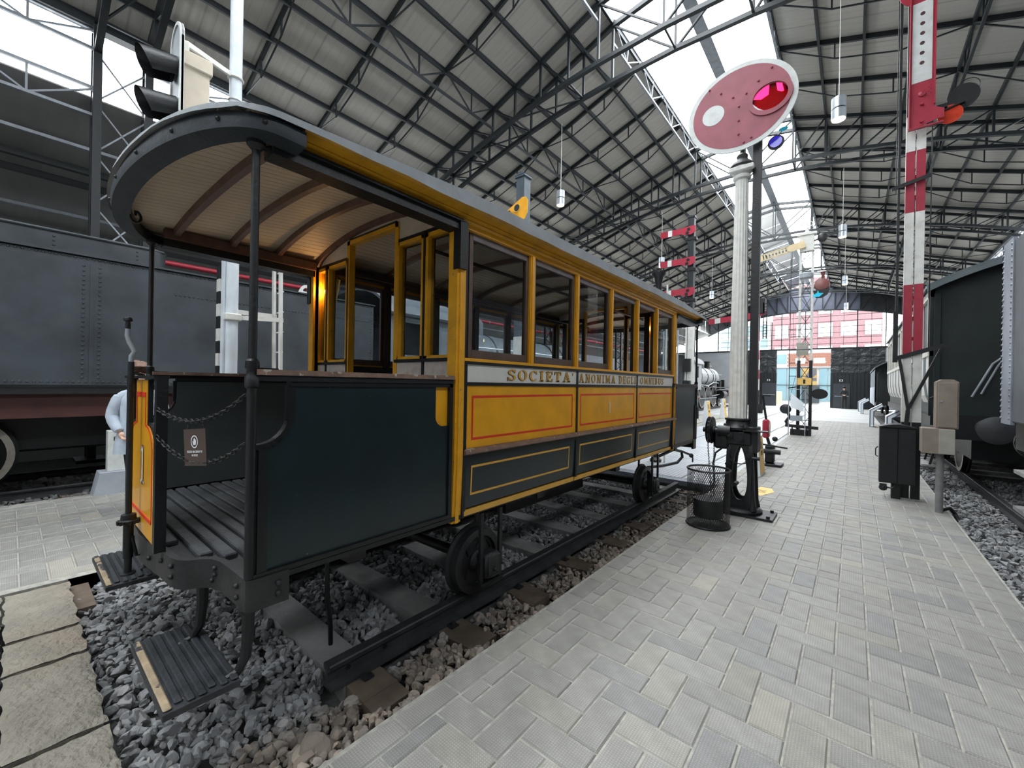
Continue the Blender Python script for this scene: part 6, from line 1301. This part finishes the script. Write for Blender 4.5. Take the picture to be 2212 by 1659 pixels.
# ---- dark green coach with striped cream side, right track
CXc = 2.44; cy0, cy1 = 9.75, 20.5; cxl, cxr = .97, 3.91
K2 = thing('passenger_coach', 'dark green ended coach with cream and slate striped side at the right kerb', 'coach', (CXc, 15, .02))
arc = [(cxl + (cxr - cxl) * i / 16, 3.28 + .40 * sin(pi * i / 16) ** .9) for i in range(17)]
MB().prism([(cxl, 1.17), (cxr, 1.17), (cxr, 3.28)] + arc[::-1], (0, cy0, 0), UX, UZ, UY, .06).build('end_wall', COACH, K2, smooth=False)
ra = [(cxl - .06 + (cxr - cxl + .12) * i / 16, 3.27 + .44 * sin(pi * i / 16) ** .9) for i in range(17)]
MB().prism(ra + [(x, z + .05) for x, z in ra[::-1]], (0, cy0 - .22, 0), UX, UZ, UY, cy1 - cy0 + .3).build('roof', mat('coach_roof_grey', (.12, .15, .16), .6, .15, 4), K2)
mb = MB(); mb.prism([(x, z - .07) for x, z in ra] + [(x, z - .0) for x, z in ra[::-1]], (0, cy0 - .24, 0), UX, UZ, UY, .03); mb.build('roof_edge', mat('coach_roof_edge', (.13, .16, .17), .5, .1, 4), K2)
MB().box(cxl + .08, cxr, cy0 + .06, cy1, 1.17, 3.3).build('body_core', COACH, K2, smooth=False)
n = 30; bulge = [(.22, 1.17), (.10, 1.32), (.03, 1.5), (0, 1.75), (0, 2.18)]
for i in range(n):
    a = cy0 + .02 + (cy1 - cy0) * i / n; b = a + (cy1 - cy0) / n - .004; mb = MB()
    for (d0, z0), (d1, z1) in zip(bulge[:-1], bulge[1:]): mb.add([(cxl + d0, a, z0), (cxl + d0, b, z0), (cxl + d1, b, z1), (cxl + d1, a, z1)], [(0, 1, 2, 3)])
    mb.build('side_strip', BLUC if i % 3 == 1 else CRMC, K2, smooth=False)
for i in range(11):
    a = cy0 + .02 + i * (cy1 - cy0 - .1) / 10; MB().box(cxl - .01, cxl + .06, a, a + .14, 2.18, 3.28).build('window_pillar', CRMC, K2, smooth=False)
    if i < 10: w = MB().box(cxl + .03, cxl + .06, a + .14, a + (cy1 - cy0 - .1) / 10, 2.25, 3.15).build('window', BLK, K2, smooth=False)
mb = MB(); mb.box(cxl - .01, cxl + .06, cy0, cy1, 3.15, 3.28); mb.box(cxl - .02, cxl + .06, cy0, cy1, 2.17, 2.25); mb.build('side_rail', CRMC, K2, smooth=False)
mb = MB(); mb.box(cxl + .02, cxr - .02, cy0 - .05, cy1, 1.02, 1.17); mb.box(cxl + .45, cxr - .45, cy0 - .30, cy0 + .1, .86, 1.18); mb.box(CXc - 1.25, CXc + 1.25, cy0 - .38, cy0 - .28, .84, 1.22); mb.build('headstock', BLK, K2, smooth=False)
for s in (-1, 1):
    MB().lathe([(.13, 0), (.12, .1), (.085, .12), (.085, .5), (.19, .52), (.195, .56), (.14, .585), (.02, .60)], (CXc + s * .875, cy0 - .36, 1.04), 28, (0, -1, 0)).build('buffer', mat('buffer_grey_%d' % (s + 1), (.035, .038, .042), .5, .2, 8), K2)
mb = MB()
for z in (.30, .62): mb.box(cxl - .05, cxl + .28, cy0 + .2, cy0 + 1.0, z, z + .03)
mb.box(cxl - .02, cxl + .25, cy0 + 2.2, cy0 + 3.4, .40, .43); mb.build('footboard', SLPG, K2, smooth=False)
mb = MB()
for y in (cy0 + .25, cy0 + .9): mb.bar((cxl + .2, y, 1.05), (cxl + .05, y, .3), .03)
mb.build('footboard_irons', BLK, K2, smooth=False)
for y in (11.9, 14.0, 17.6): 
    for s in (-1, 1): spoked(MB(), CXc + s * .77, y, .50, .48, s, 10).build('wheel', [TYRE, BLK, BLK], K2)
MB().box(CXc - .9, CXc + .9, cy0 + .5, cy1, .45, .9).build('bogie', BLK, K2, smooth=False)
mb = MB(); g = cy0 - .04
mb.tube([(2.0, g, 2.62), (2.0, g, 1.95)], .012, 6); mb.tube([(1.55, g - .02, 1.55), (1.72, g - .03, 2.0), (2.0, g - .03, 2.5)], .014, 6); mb.tube([(1.45, g - .02, 1.5), (1.66, g - .04, 2.02), (1.78, g - .05, 2.14), (1.95, g - .05, 2.17)], .016, 6); mb.tube([(1.95, g - .3, 2.02), (1.95, g - .3, 1.75), (2.5, g - .3, 1.73)], .018, 6); mb.tube([(1.9, g - .3, 2.05), (2.6, g - .3, 2.05)], .018, 6); mb.tube([(1.9, g - .3, 1.42), (1.9, g - .3, 1.22)], .02, 6); mb.tube([(1.9, g - .3, 1.42), (2.6, g - .3, 1.42)], .018, 6); mb.build('hand_rail', GREYM, K2)
MB().bbox(1.02, 1.10, cy0 - .03, cy0 + .0, 1.2, 3.2, .005).build('end_pillar', COACH, K2, smooth=False)
mb = MB(); mb.box(1.88, 2.4, g - .32, g - .30, 1.2, 1.72); mb.build('wire_guard', BLK, K2, smooth=False)
# ---- galvanised riveted vehicle at the right edge
V = thing('riveted_tank_wagon', 'galvanised riveted steel wagon corner cut off by the right edge of the view', 'wagon', (CXc, 3, .02))
vx = 1.2; MB().bbox(vx + .01, CXc + 1.25, -3.0, 6.62, 1.28, 3.10, .02).build('body', mat('dark_galvanised_body', (.08, .09, .105), .5, .2, 3), V, smooth=False)
MB().box(vx, vx + .03, 6.28, 6.66, 1.26, 3.12).build('corner_plate', RIVST, V, smooth=False)
MB().box(vx, vx + .5, 6.63, 6.66, 1.26, 3.12).build('end_plate', RIVST, V, smooth=False)
mb = MB(); rivets(mb, [(vx, y, 1.32 + .058 * i) for y in (6.61, 6.32) for i in range(31)], .016, (-1, 0, 0)); o = mb.build('rivets', RIVST, V, smooth=False); o['kind'] = 'stuff'
mb = MB(); mb.box(vx + .1, CXc + 1.2, -3, 6.6, 1.0, 1.26); mb.build('frame', BLK, V, smooth=False)
for s in (-1, 1): MB().lathe([(.11, 0), (.085, .1), (.085, .42), (.19, .44), (.19, .48), (.03, .50)], (CXc + s * .875, 6.6, 1.03), 24, UY).build('buffer', BLK, V)
for y in (4.9, 2.2):
    for s in (-1, 1): spoked(MB(), CXc + s * .77, y, .50, .48, s, 10).build('wheel', [BLK, BLK, BLK], V)
mb = MB()
for z in (.42, .78): mb.box(vx + .05, vx + .38, 5.0, 6.4, z, z + .035)
mb.build('footboard', SLPG, V, smooth=False)
# ---- far coach
FC = thing('open_ended_coach', 'small dark coach with pale window side near the right far door', 'coach', (2.3, 35, .02))
a2 = [(.95 + 2.7 * i / 12, 2.78 + .5 * sin(pi * i / 12) ** .8) for i in range(13)]
MB().prism([(.95, .85), (3.65, .85), (3.65, 2.78)] + a2[::-1], (0, 31.4, 0), UX, UZ, UY, .06).build('end_wall', COACH, FC, smooth=False); ra2 = [(x * 1.03 - .06, z + .02) for x, z in a2]
MB().prism(ra2 + [(x, z + .07) for x, z in ra2[::-1]], (0, 30.5, 0), UX, UZ, UY, 9.4).build('roof', mat('far_coach_roof', (.10, .11, .12), .6, .1, 4), FC); MB().box(1.0, 3.6, 31.45, 39.6, .85, 2.8).build('body', COACH, FC, smooth=False)
PAL = mat('pale_coach_side', (.33, .37, .42), .5, .08, 4)
MB().box(.94, 1.0, 31.4, 39.6, .7, 1.75).build('side_panel', PAL, FC, smooth=False)
for i in range(8): y = 31.4 + i * 1.02; MB().box(.94, 1.0, y, y + .22, 1.75, 2.75).build('window_pillar', PAL, FC, smooth=False); MB().box(.96, .99, y + .22, y + 1.02, 1.85, 2.6).build('window', BLK, FC, smooth=False)
mb = MB(); mb.box(.98, 3.6, 30.6, 31.4, .75, .9); mb.tube([(1.05, 30.7, .9), (1.05, 30.7, 2.5), (1.2, 30.75, 2.65), (1.2, 31.4, 2.7)], .025, 6); mb.box(1.2, 1.9, 30.62, 30.66, .9, 1.6); mb.build('end_platform', BLK, FC)
for y in (32.5, 37.5):
    for s in (-1, 1): spoked(MB(), 2.3 + s * .77, y, .48, .46, s, 10).build('wheel', [BLK, TENDR, BLK], FC)
# ================================================================== small furniture of the platforms
def ped(): return [(0, 0), (.15, 0), (.15, .66), (.47, .90), (.40, 1.0), (0, .72)]
lp = None
for k, (x, y, lb) in enumerate(((.86, 18.6, 'white bent information lectern by the right kerb, first beyond the black cabinet'), (.56, 23.8, 'white bent information lectern by the right kerb, second beyond the black cabinet'), (.40, 36.2, 'far white bent information lectern, third along the right kerb'), (.30, 39.5, 'farthest white bent information lectern, close to the right far door'))):
    if k == 0:
        lp = thing('information_lectern', lb, 'lectern', (x, y, 0), 'information lecterns along the right kerb')
        MB().prism([(x + a, z) for a, z in ped()], (0, y - .30, 0), UX, UZ, UY, .6).build('stand', mat('slate_lectern_edge', (.07, .10, .15), .5, .05), lp, smooth=False)
        c = [(.03, .02), (.12, .02), (.12, .675), (.43, .905), (.39, .965), (.03, .705)]
        for yy in (y - .312, y + .3): MB().prism([(x + a, z) for a, z in c], (0, yy, 0), UX, UZ, UY, .012).build('side_face', PANW, lp, smooth=False)
        MB().prism([(x - .012, .02), (x, .02), (x, .72), (x + .40, 1.0), (x + .393, 1.01), (x - .012, .727)], (0, y - .28, 0), UX, UZ, UY, .56).build('text_panel', PANW, lp, smooth=False)
    else: dup(lp, (x - .86, y - 18.6, 0), lb)
def aframe(x, y, h, lb, both=True, ywide=.5):
    A = thing('notice_stand', lb, 'sign', (x, y, 0), 'yellow notice stands on the paving'); dxh = h * .20
    dxh = h * .13; core = MB().prism([(x - dxh, 0), (x + dxh, 0), (x + .035, h), (x - .035, h)], (0, y - ywide / 2, 0), UX, UZ, UY, ywide).build('board', PANW, A, smooth=False)
    for s in (1, -1):
        f = MB(); k = (dxh - .035) / h; q = [(x + s * (dxh - k * z + .001 + t), z) for z, t in ((.03, 0), (.03, .004), (h - .02, .004), (h - .02, 0))]; f.prism(q, (0, y - ywide / 2 + .03, 0), UX, UZ, UY, ywide - .06); fo = f.build('yellow_print', PANY, core, smooth=False)
        m = MB()
        for i in range(4):
            z = h * (.82 - .045 * i); xx = x + s * (dxh - k * z + .006); m.box(xx - .003, xx + .003, y - ywide * .28, y + ywide * (.1 + .05 * (i % 2)), z, z + .018)
        zz = h * .55; xx = x + s * (dxh - k * zz + .006); m.box(xx - .006, xx + .006, y - .05, y + .06, zz - .03, zz + .05); m.build('print_mark', BRND, core, smooth=False)
aframe(-1.34, 8.75, .70, 'slim yellow and white folding notice stand leaning beside the red weighted lever')
aframe(-4.74, 18.7, 1.0, 'yellow and white folding notice stand beyond the tram near the walking visitor')
aframe(-5.15, 23.4, 1.0, 'white folding notice stand half hidden behind the fluted column')
st = thing('floor_notice', 'yellow printed floor sticker on the paving beside the disc signal', 'sticker', (-1.05, 7.3, 0)); MB().prism([(-1.22, 7.08), (-1.02, 7.02), (-.90, 7.38), (-.96, 7.62), (-1.12, 7.64)], (0, 0, .001), UX, UY, UZ, .003).build('sheet', PANY, st, smooth=False)
m = MB()
for i in range(3): m.bar((-1.12, 7.26 + .07 * i, .006), (-1.0, 7.24 + .07 * i, .006), .012, .002)
m.build('print_lines', BRND, st, smooth=False)
PLv = thing('point_lever', 'red weighted point lever with dark cast base and tall rod beside the notice stand', 'lever', (-1.3, 9.95, 0))
mb = MB(); mb.bbox(-1.5, -1.08, 9.75, 10.15, 0, .05, .01); mb.bbox(-1.38, -1.22, 9.83, 10.07, .05, .42, .03); mb.cyl((-1.42, 9.8, .3), (-1.1, 9.8, .3), .05, n=12); mb.bar((-1.42, 9.75, .44), (-.98, 9.75, .40), .03); mb.sph((-1.2, 9.8, .56), .05, 10, 8); mb.bar((-1.3, 9.9, .4), (-1.36, 9.9, .62), .05); mb.build('base', IRON2, PLv)
mb = MB(); mb.bbox(-1.43, -1.31, 9.82, 9.98, .56, .94, .03); mb.build('weight', REDS, PLv); mb = MB(); mb.prism(circ(24, 1, .06, .16), (-1.312, 9.90, .75), UY, UZ, UX, .012); mb.build('weight_plate', BEIG, PLv)
mb = MB(); mb.cyl((-1.37, 9.9, .92), (-1.44, 9.9, 1.42), .022, n=10); mb.bar((-1.53, 9.9, 1.43), (-1.30, 9.9, 1.42), .02); mb.build('rod', BLK, PLv)
ws = thing('kilometre_stone', 'low white lettered tablet on a grey block at the edge of the left paving', 'marker', (-7.85, .95, 0))
mb = MB(); mb.prism([(.70, -.02), (1.3, -.02), (1.26, .29), (.76, .29)], (-8.0, 0, 0), UY, UZ, UX, .32); mb.build('block', mat('blue_grey_block', (.36, .39, .43), .7, .1, 6), ws, smooth=False)
tb = MB().bbox(-7.93, -7.76, .84, 1.22, .29, .84, .006).build('tablet', WHTR, ws, smooth=False); m = MB(); xx = -7.758
for z0, let in ((.70, 'F'), (.58, 'C')):
    m.box(xx, xx + .002, .90, .908, z0, z0 + .06)
    for zz, l in ((z0 + .052, .03), (z0 + .028 if let == 'F' else z0, .026)): m.box(xx, xx + .002, .90, .90 + l, zz, zz + .008)
m.build('letters', BLK, tb, smooth=False)
pp = thing('fire_pipe', 'long red fire pipe running behind the grey tender', 'pipe', (-11.3, 10, 4.03)); MB().cyl((-11.35, YB, 4.03), (-11.35, 40, 4.03), .055, n=12).build('pipe', PIPR, pp); mb = MB()
for i in range(24): mb.lathe([(.055, 0), (.075, 0), (.075, .03), (.055, .03)], (-11.35, -4 + i * 1.8, 4.03), 12, UY)
mb.build('coupling', STEELP, pp)
struct(MB().box(-19, -13.2, YB, YE, -.22, .30).build('floor.007', CONC, smooth=False))
# ---- pendant lamps
lamp0 = None
LBL = ['aluminium pendant lamp hanging nearest, left of the red and white semaphore', 'second aluminium pendant lamp in the right row, behind the semaphore mast', 'third aluminium pendant lamp in the right row', 'fourth aluminium pendant lamp in the right row, above the far glazing', 'aluminium pendant lamp hanging above the tram roof', 'second aluminium pendant lamp in the left row, beside the three red arms', 'third aluminium pendant lamp in the left row', 'fourth aluminium pendant lamp in the left row, farthest away']
for k, (x, y) in enumerate(((-.28, 9.7), (-.34, 17.3), (-.38, 25.2), (-.41, 33.), (-6.37, 9.7), (-6.27, 17.3), (-6.2, 25.0), (-6.2, 33.))):
    if k == 0:
        lamp0 = thing('pendant_lamp', LBL[0], 'lamp', (x, y, 6.58), 'aluminium pendant lamps hung from the trusses'); zz = 6.58
        mb = MB(); mb.lathe([(.105, .0), (.112, .0), (.112, .175), (.108, .178)], (x, y, zz), 24); mb.lathe([(.108, .20), (.112, .203), (.112, .39), (.03, .40)], (x, y, zz), 24); mb.build('shade', ALU, lamp0); MB().cyl((x, y, zz + .17), (x, y, zz + .21), .10, n=20).build('gap_band', BLK, lamp0)
        MB().prism(circ(22, .10), (x, y, zz - .012), UX, UY, UZ, .01).build('diffuser', LAMPS, lamp0); MB().cyl((x, y, zz + .39), (x, y, 8.85), .008, n=6).build('cable', WHTP, lamp0)
    else: dup(lamp0, (x + .28, y - 9.7, 0), LBL[k])
# ================================================================== people
def person(name, loc, face, lab, mats, joints, h=1.68, coat=None, hairm=None, bun=False, cuts=(.09, .80, 1.40), hood=False):
    """one continuous skinned body; joints in metres for a 1.68 m figure, local +Y is forward"""
    J = dict(pel=(0, 0, .93), belly=(0, .005, 1.06), chest=(0, 0, 1.24), neck0=(0, -.01, 1.39), neck=(0, 0, 1.45), head0=(0, .02, 1.53), head=(0, .015, 1.62),
             lsh=(-.165, -.01, 1.36), lel=(-.215, -.03, 1.10), lwr=(-.20, .06, .88), rsh=(.165, -.01, 1.36), rel=(.215, -.03, 1.10), rwr=(.20, .06, .88),
             lhip=(-.085, 0, .88), lkn=(-.095, .02, .49), lan=(-.095, -.02, .09), lto=(-.10, .13, .035), rhip=(.085, 0, .88), rkn=(.095, .02, .49), ran=(.095, -.02, .09), rto=(.10, .13, .035)); J.update(joints)
    Rd = dict(pel=(.125, .10), belly=(.12, .09), chest=(.135, .10), neck0=(.075, .065), neck=(.05, .05), head0=(.068, .078), head=(.078, .092), lsh=(.062, .062), lel=(.046, .046), lwr=(.031, .028), lhip=(.085, .085), lkn=(.058, .058), lan=(.042, .042), lto=(.036, .026))
    for k in list(Rd):
        if k[0] == 'l' and k != 'l': Rd['r' + k[1:]] = Rd[k]
    E = [('pel', 'belly'), ('belly', 'chest'), ('chest', 'neck0'), ('neck0', 'neck'), ('neck', 'head0'), ('head0', 'head')]
    for s in 'lr': E += [('neck0', s + 'sh'), (s + 'sh', s + 'el'), (s + 'el', s + 'wr'), ('pel', s + 'hip'), (s + 'hip', s + 'kn'), (s + 'kn', s + 'an'), (s + 'an', s + 'to')]
    keys = list(J); me = bpy.data.meshes.new(name); me.from_pydata([J[k] for k in keys], [(keys.index(a), keys.index(b)) for a, b in E], []); ob = bpy.data.objects.new(name + '_skin', me); LINK(ob)
    sk = ob.modifiers.new('s', 'SKIN'); ob.modifiers.new('b', 'SUBSURF').levels = 2
    for i, k in enumerate(keys): v = me.skin_vertices[0].data[i]; v.radius = Rd[k]; v.use_root = (k == 'pel')
    dg = bpy.context.evaluated_depsgraph_get(); dg.update(); nm = bpy.data.meshes.new_from_object(ob.evaluated_get(dg)); bpy.data.objects.remove(ob)
    mb = MB(); mb.v = [v.co[:] for v in nm.vertices]; mb.f = [tuple(p.vertices) for p in nm.polygons]
    for p in nm.polygons:
        c = p.center; wr = min((Vector(J['lwr']) - c).length, (Vector(J['rwr']) - c).length)
        mb.mi.append(0 if (c.z > 1.43 or wr < .05) else 3 if c.z < cuts[0] else 2 if (c.z < cuts[1] and abs(c.x) < .3 and wr > .12) else 1)
    bpy.data.meshes.remove(nm)
    mb.cur = 0
    for s in 'lr':                                     # hands: palm and five fingers
        w = Vector(J[s + 'wr']); d = (w - Vector(J[s + 'el'])).normalized(); q = d.orthogonal().normalized(); q2 = d.cross(q); mb.sph(tuple(w + d * .045), .036, 8, 6, (.8, .8, 1.1))
        for f in range(4): b = w + d * .07 + q * (.022 * (f - 1.5)); mb.tube([b, b + d * .035, b + d * .055 + q2 * .02 * (1 + .1 * f)], .0085, 6)
        b = w + d * .03 + q * .035; mb.tube([b, b + q * .02 + d * .025, b + q * .02 + d * .05], .009, 6)
    # face
    hc = Vector(J['head']) + Vector((0, 0, -.012)); mb.sph(tuple(hc + Vector((0, .105, -.030))), .016, 8, 6, (.8, 1.1, 1.5)); mb.sph(tuple(hc + Vector((0, .075, -.115))), .03, 8, 6, (1.2, .8, .7))
    for sx in (-1, 1): mb.sph(tuple(hc + Vector((sx * .092, -.005, -.02))), .022, 8, 6, (.4, .8, 1.3))
    mb.cur = 4
    for sx in (-1, 1): mb.sph(tuple(hc + Vector((sx * .034, .090, .006))), .0105, 8, 6, (1.3, .6, .8))
    mb.cur = 5; mb.sph(tuple(hc + Vector((0, .094, -.074))), .016, 8, 6, (1.5, .5, .45))
    sc = h / 1.68; M_ = Matrix.Rotation(face, 4, 'Z') @ Matrix.Scale(sc, 4)
    def place(m_): m_.v = [tuple(Vector(loc) + M_ @ Vector(v)) for v in m_.v]; return m_
    body = place(mb).build(name, [SKIN, mats[0], mats[1], mats[2], EYE, LIP], org=loc); tag(body, lab, 'person')
    hm = MB(); n, m_ = 16, 10
    hm.grid(lambda i, j: (lambda th, ph: tuple(Vector(J['head']) + Vector((.098 * sin(th) * cos(ph), -.012 + .118 * sin(th) * sin(ph) * (1. if sin(ph) < .2 else .86), .005 + .122 * cos(th) + (0 if not bun else .01)))))((.04 + (1.95 if sin(2 * pi * j / n) < .1 else 1.05 if not hood else 1.0) * i / m_), 2 * pi * j / n), m_ + 1, n, cv=True)
    if bun: hm.sph((J['head'][0] + .03, J['head'][1] - .06, J['head'][2] + .10), .05, 10, 8)
    if hood: hm.sph((J['head'][0], J['head'][1] - .04, J['head'][2] - .13), .11, 12, 8, (1, .8, .7)); hm.lathe([(.1, .06), (.06, .13), (.01, .18)], (J['head'][0], J['head'][1] - .02, J['head'][2] + .02), 12)
    place(hm).build('hood' if hood else 'hair', hairm or HAIR, body)
    if coat:
        cm_, zh = coat; c2 = MB(); rings = [(zh, .235, .165, .0), (zh + .10, .228, .160, .0), (.92, .205, .150, .0), (1.06, .178, .130, .005), (1.20, .185, .135, .0), (1.32, .200, .125, -.005), (1.385, .165, .098, -.01), (1.425, .095, .080, -.01), (1.47, .072, .072, .0)]
        c2.grid(lambda i, j: (rings[i][1] * cos(2 * pi * j / 28), rings[i][3] + rings[i][2] * sin(2 * pi * j / 28) * (1 + .03 * cos(6 * pi * j / 28) * (1 if i < 3 else 0)), rings[i][0]), len(rings), 28, cv=True)
        for s in 'lr':
            sh, el, wr = (Vector(J[s + k]) for k in ('sh', 'el', 'wr')); c2.tube([sh + Vector((0, 0, .02)), sh.lerp(el, .5), el, el.lerp(wr, .6), wr], .06, 12, rs=[.075, .066, .062, .055, .05])
        co_ = place(c2).build('coat', cm_, body); co_.data.shade_smooth(); co_.modifiers.new('soft', 'SUBSURF').levels = 1; co_.modifiers['soft'].render_levels = 1
        c3 = MB(); 
        for i, z in enumerate((1.14, 1.02, .90)): c3.lathe([(.014, 0), (.014, .008)], (.03, .145 + .01 * i, z), 10, (0, 1, 0))
        c3.box(.0, .004, .14, .162, zh + .02, 1.2); place(c3).build('button', PANW, co_)
    return body
W1 = person('person', (-6.45, .97, 0), -pi / 2 + .12, 'woman in a pale grey wool coat walking behind the tram brake staff', (COAT, CLOB, SHOE),
   dict(lkn=(-.09, .08, .50), lan=(-.09, -.06, .10), lto=(-.09, .08, .05), rkn=(.09, .10, .49), ran=(.09, .14, .09), rto=(.1, .29, .05), lel=(-.245, -.06, 1.12), lwr=(-.20, .09, .95), rel=(.245, -.06, 1.12), rwr=(.20, .09, .95)), 1.69, (COAT, .70), HAIR, True)
m = MB(); m.torus((-6.44, .97, 1.455), UZ, .075, .028, 18, 8); m.build('scarf', mat('cream_scarf', (.72, .70, .64), .9, .1, 30), W1)
person('person', (-5.78, 20.6, 0), -pi * .62, 'dark haired visitor in a black jacket walking beyond the far end of the tram', (CLOB, CLOB, SHOE),
   dict(lkn=(-.09, .10, .49), lan=(-.09, .12, .09), lto=(-.09, .27, .04), rkn=(.09, .0, .49), ran=(.09, -.2, .12), rto=(.1, -.07, .05), lel=(-.22, .0, 1.10), lwr=(-.05, .2, 1.12), rel=(.22, .0, 1.1), rwr=(.06, .2, 1.10)), 1.66, (CLOG, .62), HAIRD)
person('person', (-.55, 42.9, 0), pi, 'person in a dark hooded jacket standing against the right far door looking down', (CLOB, CLOB, CLOB),
   dict(lel=(-.24, .02, 1.12), lwr=(-.06, .2, 1.08), rel=(.24, .02, 1.12), rwr=(.06, .2, 1.08), head=(0, .03, 1.61)), 1.76, None, CLOB, hood=True)
